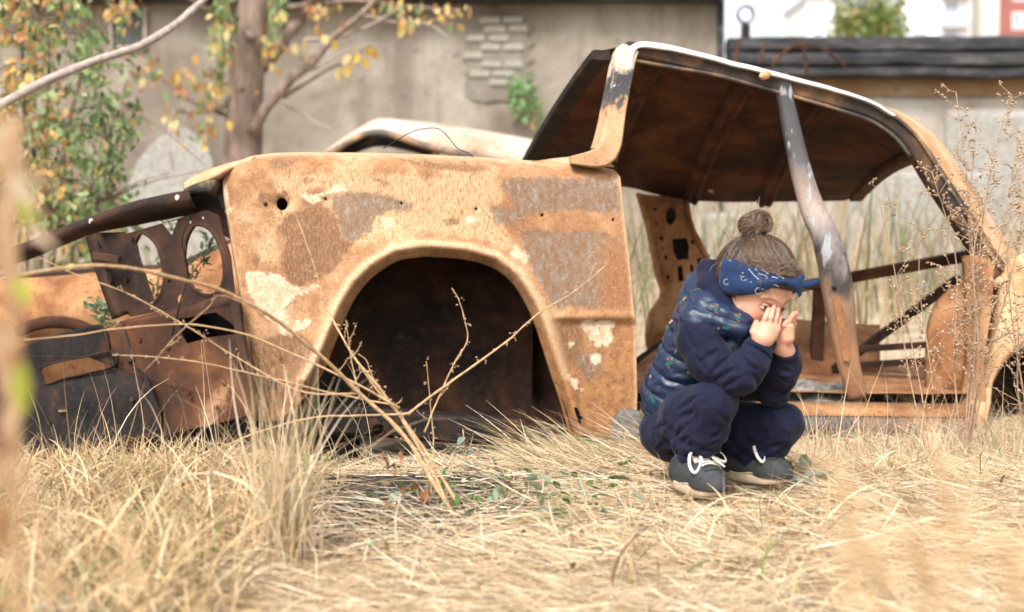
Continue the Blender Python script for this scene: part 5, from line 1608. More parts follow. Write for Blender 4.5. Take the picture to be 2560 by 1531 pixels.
# floral print
TEAL, ORG, PNK, YEL, RED = (.028, .12, .125), (.26, .11, .045), (.34, .18, .20), (.25, .18, .06), (.20, .04, .04)
mb = MB()
def petal(p, n, u, w, L, W, col):
    u = u - n * (u @ n); u /= np.linalg.norm(u); v = np.cross(n, u)
    c, s_ = math.cos(w), math.sin(w)
    a, b = u * c + v * s_, -u * s_ + v * c
    mb.add([p, p + a * L * .5 + b * W, p + a * L, p + a * L * .5 - b * W], [[0, 1, 2, 3]], col)
def motif(bvh, px, py, kind, ang, sc=1.0):
    p, n = cast(bvh, px, py, .0013)
    if p is None: return
    u = np.array([math.cos(ang), 0, math.sin(ang)])
    u = u - n * (u @ n); u /= np.linalg.norm(u); v = np.cross(n, u)
    S = .0112 * sc
    if kind in ('sprig', 'spray'):
        for k in range(4):
            b = p + u * S * (k * .32 - .5)
            petal(b, n, u, .8, S * .55, S * .13, TEAL); petal(b, n, u, -.8, S * .5, S * .13, TEAL)
        petal(p + u * S * .75, n, u, 0, S * .5, S * .12, TEAL)
        mb.add([p - u * S * .8 + v * S * .03, p - u * S * .8 - v * S * .03, p + u * S * .9 - v * S * .03, p + u * S * .9 + v * S * .03], [[0, 1, 2, 3]], TEAL)
        if kind == 'spray':
            for (o1, o2, cl) in ((.95, .35, ORG), (.35, .75, ORG), (-.3, -.6, RED)):
                for k in range(5): petal(p + u * S * o1 + v * S * o2, n, u, k * 1.257, S * .3, S * .12, cl)
    else:
        cl = {'o': ORG, 'p': PNK, 'y': YEL, 'r': RED}[kind]
        for k in range(6): petal(p, n, u, k * 1.047, S * .55, S * .22, cl)
        petal(p - u * S * .7, n, u, 3.6, S * .7, S * .15, TEAL); petal(p - u * S * .6, n, u, 2.4, S * .6, S * .15, TEAL)
for (x, y, k, a, sc) in ((350, 475, 'o', 1.2, 1.1), (283, 520, 'y', .6, 1.1), (330, 558, 'sprig', .3, .6), (420, 570, 'spray', 1.0, 1.0), (225, 620, 'p', 1.2, 1.4), (430, 648, 'o', 0, .7), (460, 645, 'sprig', .1, .9),
                         (467, 720, 'o', 1.2, .8), (462, 735, 'sprig', .6, .5), (212, 802, 'spray', .5, 1.1), (300, 840, 'y', .3, 1.0), (135, 858, 'p', 1.0, .9), (145, 960, 'sprig', 2.0, 1.3), (97, 1018, 'y', 1.2, .8),
                         (172, 905, 'r', 0, .5), (228, 938, 'y', .5, .7), (245, 748, 'o', 1.0, .6), (515, 605, 'spray', .8, .8), (565, 975, 'o', .8, .9), (490, 968, 'sprig', 1.4, .5), (250, 570, 'sprig', .9, .7),
                         (300, 500, 'sprig', 1.4, .6), (190, 700, 'spray', 1.1, .6), (120, 930, 'r', 1, .5), (275, 905, 'r', .5, .45), (380, 530, 'sprig', -.4, .6), (210, 650, 'sprig', 1.2, .8), (160, 780, 'sprig', 1, .6)):
    motif(bvh_v, *Z4(x, y), k, a, sc)
V, F = np.concatenate(mb.V), mb.F
tag(mesh('floral_print', V, F, M['vcol'], vest, smooth=False, col=np.concatenate(mb.C)), kind='stuff')

# ---- hair
def hair_mat():
    m = NT('brown_hair')
    a = m.attr('Col', False)
    m.b.inputs['Anisotropic'].default_value = .5
    return m.done(a, .42, .35)
M['hair'] = hair_mat()
bun_dir = np.array([-.10, .02, 1.0]); bun_dir /= np.linalg.norm(bun_dir)
BUNC = JP(1889, 560, .0)
base_w = JP(1888, 592, .0)
bl_ = HR @ (base_w - HC); bl_ = bl_ / np.linalg.norm(bl_ / (SK + .012)); base_l = bl_
s = SDF(HC - .15, HC + .16, .003)
s.ell(HC, SK + np.array([.003, .004, .006]), HR, 0)
s.clip(HL(.060, 0, .012), (-Uh * .80 + Fh * .60) / np.linalg.norm(-Uh * .80 + Fh * .60))
s.clip(HL(0, 0, -.055), -Uh)
V, F = s.surface(); V = relax(V, F, 2)
strn = fbm(((V - HC) @ HR.T) * np.array([60, 60, 10]), 3, 3)
hair = mesh('hair', V, F, M['hair'], girl, col=np.clip(np.array([.07, .048, .035]) * (1 + .3 * strn[:, None]), 0, 1))
def ribbons(paths, w, cols, jitter=0.):
    """thin strands; paths (n,k,3)"""
    P_ = np.asarray(paths); n, k, _ = P_.shape
    T = np.gradient(P_, axis=1)
    view = P_ - CAM
    S = np.cross(T, view); S /= np.linalg.norm(S, axis=-1, keepdims=True) + 1e-12
    tw = RNG.normal(0, .5, (n, 1, 1)); S = S + tw * np.cross(T, S) / (np.linalg.norm(T, axis=-1, keepdims=True) + 1e-9)
    tp = (np.interp(np.linspace(0, 1, k), [0, .1, .8, 1], [.5, 1, 1, .3]))[None, :, None]
    w = np.broadcast_to(np.asarray(w), (n,))[:, None, None]
    A, Bv = P_ + S * w * tp, P_ - S * w * tp
    V = np.stack([A, Bv], 2).reshape(-1, 3)
    i = np.arange(n)[:, None] * 2 * k + np.arange(k - 1)[None] * 2
    F = np.stack([i, i + 1, i + 3, i + 2], -1).reshape(-1, 4)
    C = np.repeat(np.asarray(cols), 2 * k, 0)
    return V, F, C
U_ = lambda n: RNG.uniform(.3, 1.2, (n, 1))
NH = 6500
ph = RNG.uniform(0, 2 * np.pi, NH)
st = np.stack([np.cos(ph) * 1.0, np.sin(ph) * 1.0, RNG.uniform(-.35, .75, NH)], -1)
st = st / np.linalg.norm(st, axis=1, keepdims=True)
low_f = st[:, 2] < np.where(st[:, 0] > .2, .30, -.35)
st[low_f, 2] = np.abs(st[low_f, 2]) * .5 + .32
st /= np.linalg.norm(st, axis=1, keepdims=True)
e_dir = base_l / SK; e_dir /= np.linalg.norm(e_dir)
K = 12
tk = np.linspace(0, 1, K)
end = e_dir + RNG.normal(0, .07, (NH, 3)); end /= np.linalg.norm(end, axis=1, keepdims=True)
om = np.arccos(np.clip((st * end).sum(1), -1, 1))[:, None, None]
D = (np.sin((1 - tk)[None, :, None] * om) * st[:, None] + np.sin(tk[None, :, None] * om) * end[:, None]) / np.sin(om)
lift = RNG.uniform(.003, .0085, (NH, 1, 1)) + .003 * np.sin(np.pi * tk)[None, :, None] * RNG.uniform(0, 1.3, (NH, 1, 1))
D = D + .012 * np.stack([fbm(np.stack([ph[:, None] * 3 + 0 * tk, tk[None] * 3 + 0 * ph[:, None], 0 * tk + 0 * ph[:, None] + k * 7], -1), 5 + k, 2) for k in range(3)], -1)
pl_ = D * (SK + lift)
paths = HC + pl_ @ HR
tone = (RNG.uniform(.85, 1.15, (NH, 1)) + .9 * fbm(np.stack([np.cos(ph) * 4, np.sin(ph) * 4, 0 * ph], -1), 31, 3)[:, None]) * np.array([[.080, .049, .031]]) + (RNG.random((NH, 1)) < .12) * U_(NH) * np.array([[.07, .048, .03]])
V1_, F1_, C1_ = ribbons(paths, RNG.uniform(.00025, .0006, NH), tone)
# loose waves over the forehead side
NW = 170
wv = []
for k in range(NW):
    a = random.random()
    sx, sy = 1862 + 120 * a + random.uniform(-8, 8), 655 + 35 * a + random.uniform(-14, 10)
    p0 = head_ray(sx, sy - 30, .012); p1 = head_ray(sx + 18, sy + random.uniform(-4, 6), random.uniform(.015, .024)); p2 = head_ray(sx + 44, sy + 6 + random.uniform(-10, 8), random.uniform(.014, .026)); p3 = head_ray(sx + 62, sy - 12 + random.uniform(-8, 10), .016)
    wv.append(catmull([p0, p1, p2, p3], K))
V2_, F2_, C2_ = ribbons(np.array(wv), .0004, RNG.uniform(.6, 1.6, (NW, 1)) * np.array([[.11, .072, .046]]))
# flyaways
fa = []
for k in range(330):
    if k < 210:
        d_ = RNG.normal(0, 1, 3); d_[2] = abs(d_[2]); d_ /= np.linalg.norm(d_)
        p = HC + HR.T @ (d_ * (SK + .012)); out = HR.T @ d_
    else:
        d_ = RNG.normal(0, 1, 3); d_ /= np.linalg.norm(d_); p = BUNC + d_ * .028; out = d_
    sd = RNG.normal(0, 1, 3)
    L = random.uniform(.012, .035)
    fa.append(catmull([p, p + out * L * .4 + sd * L * .15, p + out * L * .6 + sd * L * .5], K))
V3_, F3_, C3_ = ribbons(np.array(fa), .00034, np.tile([[.2, .14, .09]], (330, 1)))
# bun: coiled strands
NB = 2200
bn = []
bR = .025
for k in range(NB):
    ch_ = random.random(); axis = np.array([.35, -.85, .3]) + RNG.normal(0, .16, 3) if ch_ < .5 else (np.array([-.7, -.3, .75]) + RNG.normal(0, .2, 3) if ch_ < .8 else np.array([.2, .3, 1.]) + RNG.normal(0, .3, 3)); axis /= np.linalg.norm(axis)
    u = np.cross(axis, [.3, .1, 1]); u /= np.linalg.norm(u); v = np.cross(axis, u)
    a0 = random.uniform(0, 6.28); sp_ = random.uniform(1.6, 3.2)
    lat0 = random.uniform(-.75, .75); rr = bR * random.choice((random.uniform(.95, 1.03), random.uniform(.86, 1.14)))
    an = a0 + np.linspace(0, sp_, K); la = lat0 + np.linspace(0, random.uniform(-.35, .35), K)
    bn.append(BUNC + rr * (np.cos(la)[:, None] * (np.cos(an)[:, None] * u + np.sin(an)[:, None] * v) + np.sin(la)[:, None] * axis) * np.array([1.12, 1, 1.0]) + (np.array([.006, 0, .002]) if ch_ < .5 else np.array([-.007, 0, -.003])))
V4_, F4_, C4_ = ribbons(np.array(bn), RNG.uniform(.0003, .0007, NB), RNG.uniform(.45, 1.7, (NB, 1)) * np.array([[.105, .062, .038]]))
o_ = mesh('strands', np.concatenate([V1_, V2_, V3_]), np.concatenate([F1_, F2_ + len(V1_), F3_ + len(V1_) + len(V2_)]), M['hair'], hair, col=np.concatenate([C1_, C2_, C3_]))
tag(o_, kind='stuff')
s = SDF(BUNC - .06, BUNC + .06, .0025)
s.ell(BUNC, (.0235, .023, .022), None, 0)
s.cone(base_w - [0, 0, .004], BUNC - [0, 0, .013], .019, .014, .008)
V, F = s.surface()
V = folds(V, F, .003, 40, 5)
bun = mesh('bun', V, F, M['hair'], hair, col=np.tile([.055, .034, .022], (len(V), 1)))
tag(mesh('bun_strands', V4_, F4_, M['hair'], bun, col=C4_), kind='stuff')
w = np.linspace(0, 2 * np.pi, 25)
pth = np.stack([base_w[0] + .0195 * np.cos(w), base_w[1] + .0195 * np.sin(w), base_w[2] + .009 + 0 * w], -1)
V, F = tube(pth, .0045, 8, cap=False)
mesh('hair_tie', V, F, plain('dark_tie', (.012, .012, .018), .8, 90, .2, .3), hair)
# dark hair at the nape in front of the hood
for k in range(1):
    nb = []
    for j in range(160):
        x, y = random.uniform(1818, 1836), random.uniform(735, 742)
        p0 = head_ray(x, y, .004); p1 = head_ray(x + random.uniform(-4, 10), y + random.uniform(18, 45), .002)
        nb.append(catmull([p0, (p0 + p1) / 2 + RNG.normal(0, .002, 3), p1], K))
    V, F, C = ribbons(np.array(nb), .0008, RNG.uniform(.5, 1.3, (160, 1)) * np.array([[.10, .065, .045]]))
    tag(mesh('nape_strands', V, F, M['hair'], hair, col=C), kind='stuff')

# ---- headband with knot
ub = [(1806, 652), (1816, 648), (1842, 652), (1862, 662), (1890, 673), (1920, 674), (1950, 690), (1972, 700), (1986, 704), (1998, 706)]
lb = [(1800, 712), (1812, 730), (1836, 738), (1866, 736), (1896, 731), (1922, 722), (1950, 712), (1972, 712), (1988, 716), (1998, 716)]
U_, L_ = catmull(ub, 60), catmull(lb, 60)
tv = np.linspace(0, 1, 14)
G = np.array([[head_ray(*(U_[j] * (1 - t) + L_[j] * t), .0135 + .003 * math.sin(math.pi * t) + .0016 * float(vnoise(np.array([j * .16, t * 5, 0.]), 8)) + .0014 * math.sin(9 * t + j * .05)) for j in range(60)] for t in tv])
band = solidify(mesh('headband', G.reshape(-1, 3), grid_faces(14, 60), M['band'], girl), .0025, -1)
band["label"] = "blue printed cotton headband knotted at the side"
kc = head_ray(1989, 710, .020)
s = SDF(kc - .05, kc + .05, .0018)
s.ell(kc, (.0095, .0095, .011), None, 0)
s.cone(head_ray(1968, 704, .016), kc, .006, .009, .006); s.cone(head_ray(1972, 712, .016), kc, .004, .008, .006)
s.cone(kc + [.004, -.006, .008], kc + [.006, -.002, -.012], .006, .006, .004)
V, F = s.surface(); V = folds(V, F, .0016, 60, 15)
knot = mesh('knot', V, F, M['band'], band)
def tail(pts, w, nm):
    p = catmull([kc + np.array(q) for q in pts], 14)
    V, F = tube(p, np.interp(np.linspace(0, 1, 14), [0, .25, .7, 1], [.004, w, w * .9, .001]), ry=np.interp(np.linspace(0, 1, 14), [0, 1], [.003, .0015]), sides=8, upv=(0, 1, 0))
    mesh('tail', V, F, M['band'], band)
SX = 3.0 / FPX
tail([(.004, 0, 0), (18 * SX, -.002, -2 * SX), (38 * SX, -.004, 1 * SX), (54 * SX, -.004, 7 * SX), (62 * SX, -.003, 12 * SX)], .0075, 0)
tail([(.003, 0, .003), (10 * SX, 0, 10 * SX), (20 * SX, .002, 18 * SX), (24 * SX, .003, 22 * SX)], .0065, 1)
tail([(.001, -.002, -.004), (5 * SX, -.003, -12 * SX), (9 * SX, -.003, -24 * SX), (8 * SX, 0, -34 * SX)], .006, 2)
mb = MB()
def dash(px0, py0, px1, py1, wpx, infl=.0185):
    dx, dy = px1 - px0, py1 - py0; L = math.hypot(dx, dy); nx, ny = -dy / L * wpx, dx / L * wpx
    mb.add([head_ray(px0 + nx, py0 + ny, infl), head_ray(px1 + nx, py1 + ny, infl), head_ray(px1 - nx, py1 - ny, infl), head_ray(px0 - nx, py0 - ny, infl)], [[0, 1, 2, 3]], (.7, .74, .8))
def dashed(pts, n, w, gap=.35):
    q = lin(pts, n + 1)
    for a, b in zip(q[:-1], q[1:]): dash(a[0], a[1], a[0] + (b[0] - a[0]) * (1 - gap), a[1] + (b[1] - a[1]) * (1 - gap), w)
dashed([(1868, 668), (1886, 690), (1916, 713)], 11, .9)
dashed([(1896, 684), (1916, 690), (1923, 708), (1948, 717)], 13, .7)
dashed([(1904, 672), (1922, 686)], 2, 1.3, .1)
dashed([(1932, 680), (1948, 690), (1962, 698)], 4, 1.3, .3)
dashed([(1930, 692), (1946, 696)], 2, 1.0, .2)
for (x, y, r) in ((1858, 697, 5), (1896, 728, 8), (1826, 655, 4), (1816, 705, 7), (1891, 673, 3)):
    for a in np.linspace(.4, 5.2, 9)[:-1]: dash(x + r * math.cos(a), y + r * math.sin(a), x + r * math.cos(a + .45), y + r * math.sin(a + .45), .55)
for (x, y) in ((1850, 690), (1855, 682), (1864, 700), (1876, 705), (1905, 723), (1938, 700), (1975, 705), (1952, 705)): dash(x, y, x + 3, y + 1, .8)
tag(mesh('white_motifs', np.concatenate(mb.V), mb.F, M['white_print'], band, smooth=False), kind='stuff')

# ------------------------------------------------------------------ shoes
M['shoe'] = plain('grey_suede', (.034, .037, .038), .75, 70, .3, .15, .35)
M['shoe_dark'] = plain('black_trim', (.012, .012, .013), .6, 70, .3, .1, .4)
M['sole'] = plain('tan_sole', (.50, .38, .27), .75, 40, .15, .15)
M['sole_line'] = plain('cream_sole', (.62, .51, .38), .7, 40, .1, .1)
M['lace'] = plain('white_lace', (.60, .58, .54), .85, 260, .3, .3)
M['tongue'] = plain('cream_tongue', (.60, .54, .45), .8, 60, .12, .1)
def shoe(ankle, toe_deg, lab):
    A = math.radians(toe_deg)
    f = np.array([math.cos(A), -math.sin(A), 0]); r = np.array([-math.sin(A), -math.cos(A), 0])
    o = np.array([ankle[0], ankle[1], 0]) + f * .042
    zb = float(ground_z(o[0], o[1])) + .008
    o[2] = zb + .016
    def L(a, b, c): return o + f * a + r * b + Ub * (c * .84)
    S = empty('shoe', o, lab, 'shoe', 'shoes of the child')
    R3 = np.stack([f, r, Ub])
    s = SDF(o + [-.14, -.14, -.01], o + [.14, .14, .14], .0024)
    s.chain([L(-.055, 0, .040), L(-.01, 0, .042), L(.040, 0, .034), L(.066, 0, .030)], [.0335, .0345, .0325, .0265], 0, .02)
    s.chain([L(-.055, 0, .055), L(-.050, 0, .078)], [.033, .031], .02)
    s.cone(L(-.030, 0, .065), L(.010, 0, .055), .027, .025, .015)
    s.clip(L(0, 0, .018), -Ub)
    s.clip(L(-.05, 0, .088), (Ub * .93 - f * .35))
    s.cone(L(-.052, 0, .075), L(-.052, 0, .12), .026, .030, .004, 'cut')
    V, F = s.surface(); V = relax(V, F, 2)
    up_ = mesh('upper', V, F, M['shoe'], S)
    w = np.linspace(0, 2 * np.pi, 60, endpoint=False)
    def ring(sc, z, wav=0.0):
        a = .088 * np.cos(w); b = (.036 - .004 * np.cos(w)) * np.sin(w)
        b = b * np.where(np.cos(w) > .5, 1.05, 1)
        zz = z + wav * (np.sin(a * 75 + .6)) + np.where(a < -.05, (-.05 - a) * .35, 0) * (z > .01)
        return o + np.outer(a * sc - .002, f) + np.outer(b * sc, r) + np.outer(zz + np.clip(a - .05, 0, 1) * .18, Ub)
    rr = [ring(.90, .000), ring(.985, .003), ring(1.02, .012, .001), ring(1.0, .019, .0025), ring(.97, .0235, .003), ring(.90, .0245, .003)]
    V = np.concatenate(rr); F = grid_faces(6, 60, True).tolist() + [list(range(60))[::-1]] + [list(range(300, 360))]
    so_ = mesh('sole', V, F, M['sole'], S)
    pth = np.concatenate([ring(1.005, .0215, .003), ring(1.005, .0215, .003)[:1]])
    V, F = tube(pth, .0016, 6, cap=False); mesh('sole_line', V, F, M['sole_line'], so_)
    # toe cap seam, heel tab, tongue, eyelet stay
    b_up = BVHTree.FromPolygons([list(map(float, v)) for v in np.array([up_.matrix_basis @ v.co for v in up_.data.vertices]) + o], [list(p.vertices) for p in up_.data.polygons])
    def drop(a, b, lift=.001, z=.15):
        h = b_up.ray_cast(Vector(L(a, b, z)), Vector((0, 0, -1)))
        return np.array(h[0]) + np.array([0, 0, lift]) if h[0] is not None else L(a, b, .03)
    V, F = tube(catmull([drop(.045 - 9 * b * b, b) for b in np.linspace(-.027, .027, 9)], 24), .0014, 6); mesh('toe_seam', V, F, M['shoe_dark'], up_)
    V, F = tube(catmull([drop(.062 - 16 * b * b, b) for b in np.linspace(-.022, .022, 9)], 24), .0011, 6); mesh('toe_seam', V, F, M['shoe_dark'], up_)
    for sg in (-1, 1):
        V, F = tube(catmull([drop(.030, sg * .012), drop(.005, sg * .018), drop(-.02, sg * .022), L(-.05, sg * .033, .062), L(-.078, sg * .022, .05)], 22), .0011, 6); mesh('side_seam', V, F, M['shoe_dark'], up_)
    tg = [[L(-.010 + k * .0, b, .0) + Ub * 0 for b in (-.018, 0, .018)] for k in range(1)]
    g = np.array([[L(.030 - .052 * t, b, .064 + .050 * t + .004 * (1 - (b / .02) ** 2)) for b in np.linspace(-.019, .019, 9)] for t in np.linspace(0, 1, 12)])
    tn = solidify(mesh('tongue', g.reshape(-1, 3), grid_faces(12, 9), M['tongue'], S), .005)
    for b in (-.006, .004):
        g2 = np.array([[L(.030 - .052 * t - .001, b + db, .0685 + .050 * t + .004 * (1 - (b / .02) ** 2)) for db in (-.0022, .0022)] for t in np.linspace(.55, 1, 6)])
        mesh('tongue_stripe', g2.reshape(-1, 3), grid_faces(6, 2), M['shoe_dark'], tn)
    lp = []
    for k, a in enumerate((.038, .029, .020, .011, .002)):
        q = catmull([drop(a, b, .002) for b in np.linspace(-.017, .017, 6)], 12)
        V, F = tube(q, .0027, ry=.0014, prof=BEVP); mesh('lace', V, F, M['lace'], S)
    kn = drop(.004, 0, .006) + Ub * .004
    V, F = tube(catmull([kn + r * .006, kn + Ub * .003, kn - r * .006], 8), [.003, .004, .0045, .005, .005, .0045, .004, .003], 8); mesh('lace_knot', V, F, M['lace'], S)
    for pts in ([(0, 0, 0), (.004, .016, .006), (.014, .034, -.002), (.030, .043, -.022), (.040, .038, -.034), (.038, .026, -.026), (.022, .010, -.008), (0, 0, 0)],
                [(0, 0, 0), (-.002, -.016, .006), (.004, -.036, .004), (.012, -.05, -.006), (.020, -.052, -.018), (.022, -.04, -.018), (.012, -.018, -.006), (0, 0, 0)],
                [(0, 0, 0), (.016, -.012, -.004), (.032, -.022, -.014), (.044, -.034, -.026)], [(0, 0, 0), (.014, .008, -.003), (.034, .016, -.016)]):
        p = catmull([kn + f * a + r * b + Ub * c for a, b, c in pts], 40)
        V, F = tube(p, .0031, ry=.0011, prof=BEVP); mesh('lace_loop', V, F, M['lace'], S)
    # sock
    V, F = tube(np.linspace(L(-.05, 0, .05), L(-.046, 0, .125), 5), .027, 20); mesh('sock', V, F, M['tongue'], S)
    return S
shoe(J(300, 1300, .090), 66, 'grey suede trainer on the nearer foot, white laces tied in a wide bow')
shoe(J(530, 1290, -.086), 47, 'dark trainer on the farther foot beside the wilted green leaves')
# ------------------------------------------------------------------ grass and straw
def blades(base, L, az, lean, curl, width, cols, K=4, roll=None, sink=.0):
    """strips; base (n,3), azimuth of the lean, lean angle from upright at the root, extra bend to the tip"""
    n = len(base)
    t = np.linspace(0, 1, K + 1)
    ang = lean[:, None] + curl[:, None] * t[None, :] ** 1.3
    dz = np.cos(ang); dh = np.sin(ang)
    seg = (L / K)[:, None]
    z = np.concatenate([np.zeros((n, 1)), np.cumsum((dz[:, :-1] + dz[:, 1:]) / 2 * seg, 1)], 1)
    h = np.concatenate([np.zeros((n, 1)), np.cumsum((dh[:, :-1] + dh[:, 1:]) / 2 * seg, 1)], 1)
    ca, sa = np.cos(az)[:, None], np.sin(az)[:, None]
    wob = RNG.normal(0, .035, (n, 1)) * L[:, None] * np.sin(t * 4.0 + RNG.uniform(0, 6, (n, 1)))
    X = base[:, :1] + h * ca - wob * sa; Y = base[:, 1:2] + h * sa + wob * ca; Z = base[:, 2:] + z - sink
    C = np.stack([X, Y, Z], -1)
    T = np.gradient(C, axis=1); T /= np.linalg.norm(T, axis=-1, keepdims=True) + 1e-9
    s0 = np.stack([-sa + 0 * h, ca + 0 * h, 0 * h], -1)
    rl = (RNG.uniform(-1.4, 1.4, n) if roll is None else roll)[:, None, None]
    S = s0 * np.cos(rl) + np.cross(T, s0) * np.sin(rl)
    tp = np.interp(t, [0, .15, .6, 1], [.7, 1, .85, .12])[None, :, None] * (width / 2)[:, None, None]
    V = np.stack([C + S * tp, C - S * tp], 2).reshape(-1, 3)
    i = np.arange(n)[:, None] * 2 * (K + 1) + np.arange(K)[None] * 2
    F = np.stack([i, i + 1, i + 3, i + 2], -1).reshape(-1, 4)
    return V, F, np.repeat(cols, 2 * (K + 1), 0)
STRAW = np.array([[.65, .505, .335], [.57, .415, .25], [.74, .615, .445], [.44, .305, .18], [.25, .165, .10], [.61, .445, .25], [.79, .69, .53]])
def straw_cols(n, p=None, green=0.0):
    c = STRAW[RNG.choice(len(STRAW), n, p=p)] * RNG.uniform(.75, 1.15, (n, 1))
    g = RNG.random(n) < green
    c[g] = np.array([.16, .22, .07]) * RNG.uniform(.6, 1.4, (g.sum(), 1))
    return np.clip(c, 0, .85)
def scatter(n, y0, y1, dens, xl=None):
    """points on the ground inside the view wedge, thinned by dens(x,y)"""
    out = []
    tot = 0
    while tot < n:
        y = np.sqrt(RNG.uniform(y0 ** 2, y1 ** 2, n * 2))
        x = RNG.uniform(-1, 1, n * 2) * (.385 * y + .25)
        k = RNG.random(n * 2) < dens(x, y)
        out.append(np.stack([x[k], y[k]], -1)); tot += k.sum()
    q = np.concatenate(out)[:n]
    return np.column_stack([q, ground_z(q[:, 0], q[:, 1])])
def U(a, b, n): return RNG.uniform(a, b, n)
def bare(x, y): return np.clip(1.3 - np.hypot((x + .27) / .32, (y - 3.2) / .68) + .35 * fbm(np.stack([x * 6, y * 6, 0 * x], -1), 4, 2), 0, 1)
def under_car(x, y):
    d = y - (4.02 + .287 * (x + .8))
    return sstep(-.02, .12, d) * (x > -.85) * (x < 2.2) * (d < 1.3)
clump = lambda x, y, f, sd: fbm(np.stack([x * f, y * f, 0 * x], -1), sd, 3) * .5 + .5

# flattened straw over the whole yard
N = 105000
b = scatter(N, 1.55, 6.4, lambda x, y: np.clip((1 - .90 * bare(x, y)) * (1 - .85 * under_car(x, y)) * (1 - .9 * ((np.hypot(x - .40, y - 2.99) < .11) | (np.hypot(x - .55, y - 3.12) < .10))) * (.45 + .55 * sstep(-.5, .3, x)) * (.35 + .65 * (clump(x, y, 3, 8) > .45)), 0, 1))
n = len(b)
flow = 2.6 + 1.5 * fbm(b * np.array([.9, .9, 0]), 19, 2)
b[:, 2] += U(0, .016, n)
V, F, C = blades(b, U(.04, .20, n), np.where(RNG.random(n) < .5, U(0, 6.28, n), flow + RNG.normal(0, 1.0, n)), np.where(RNG.random(n) < .15, U(1.15, 1.4, n), U(1.42, 1.62, n)) + .12 * np.exp(-(((b[:, 0] - .45) / .25) ** 2 + ((b[:, 1] - 2.9) / .3) ** 2)), U(-.12, .22, n), U(.0011, .0029, n), straw_cols(n, [.22, .2, .2, .12, .06, .1, .10], .012), 2)
tag(mesh('flattened_straw', V, F, M['blade'], col=C, smooth=False), 'trampled dry straw covering the ground', 'straw', kind='stuff')

# arching dry grass, thick on the left
def left_d(x, y): return np.clip(sstep(-.38, -.58, x) * sstep(3.95, 3.6, y) * (1 - .9 * bare(x, y)) * (.25 + .75 * (clump(x, y, 5, 28) > .42)) + .10 * sstep(.0, .5, x) * (clump(x, y, 4, 29) > .6) * (1 - np.exp(-(((x - .42) / .28) ** 2 + ((y - 3.05) / .3) ** 2))), 0, 1) * (1 - under_car(x, y))
N = 17000
b = scatter(N, 1.75, 3.95, left_d)
n = len(b)
hs = np.clip(.75 + .5 * (clump(b[:, 0], b[:, 1], 2.5, 44) - .5), .4, 1.2)
lim = np.clip(.60 - .152 * b[:, 1], .045, .30)
V, F, C = blades(b, np.minimum(U(.07, .26, n) * hs, lim * U(.8, 1.45, n)), U(0, 6.28, n), U(.05, .8, n), U(.3, 2.4, n), np.where(RNG.random(n) < .22, U(.0035, .0065, n), U(.0012, .003, n)), straw_cols(n, [.18, .22, .12, .20, .13, .12, .03], .06) * np.array([1, .96, .86]), 6)
n2 = 130
x2 = U(-1.15, -.35, n2); y2 = U(2.3, 3.5, n2)
V2_, F2_, C2_ = blades(np.column_stack([x2, y2, ground_z(x2, y2)]), U(.16, .36, n2), U(0, 6.28, n2), np.abs(RNG.normal(.1, .15, n2)), U(0, 1.2, n2), U(.0012, .0024, n2), straw_cols(n2, None, .1), 6)
F = np.concatenate([F, F2_ + len(V)]); V = np.concatenate([V, V2_]); C = np.concatenate([C, C2_])
tag(mesh('arching_grass', V, F, M['blade'], col=C, smooth=False), 'tangled arching dry grass in the left foreground', 'grass', kind='stuff')

# pale upright tuft in front of the fender
c0 = np.array([P(712, 1440, 2.42)[0], 2.42])
n = 230
q = c0 + RNG.normal(0, [.020, .03], (n, 2))
b = np.column_stack([q, ground_z(q[:, 0], q[:, 1])])
V, F, C = blades(b, U(.12, .40, n), U(0, 6.28, n), np.abs(RNG.normal(0, .10, n)), U(0, .5, n) + (RNG.random(n) < .35) * U(.6, 2.4, n), U(.0014, .0036, n), straw_cols(n, [.25, .2, .2, .1, .02, .18, .05], .03), 7)
tuft = mesh('grass_tuft', V, F, M['blade'], col=C, smooth=False, origin=(c0[0], c0[1], 0))
tag(tuft, 'tall pale upright tuft of dry grass before the front wheel arch', 'grass tuft')

# long bent grass below the fender, lying to the left
n = 1300
xx = U(.06, .62, n); yv = 3.62 + .25 * xx + U(-.22, .28, n)
b = np.column_stack([xx, yv, ground_z(xx, yv)])
V, F, C = blades(b, U(.12, .30, n), math.pi + RNG.normal(0, .55, n), U(.75, 1.35, n), U(.2, .8, n), U(.0012, .0026, n), straw_cols(n, [.16, .22, .08, .22, .18, .1, .04], .10), 6)
tag(mesh('bent_grass', V, F, M['blade'], col=C, smooth=False), 'long bent grass lying under the rear of the fender', 'grass', kind='stuff')

# thin standing grass along the sill and round the rear wheel
n = 1300
xx = U(.78, 2.0, n); yv = 3.7 + .30 * (xx - .6) + RNG.normal(.12, .20, n)
k = (np.hypot((xx - .45) / .33, (yv - 3.05) / .35) > 1); xx, yv = xx[k], yv[k]; n = len(xx)
b = np.column_stack([xx, yv, ground_z(xx, yv)])
V, F, C = blades(b, U(.05, .19, n) * np.where(RNG.random(n) < .18, 1.8, 1), U(0, 6.28, n), np.abs(RNG.normal(.12, .25, n)), U(0, 1.4, n), U(.0011, .0025, n), straw_cols(n, [.25, .2, .18, .12, .05, .12, .08], .05), 6)
tag(mesh('sill_grass', V, F, M['blade'], col=C, smooth=False), 'thin standing dry grass along the door sill', 'grass', kind='stuff')
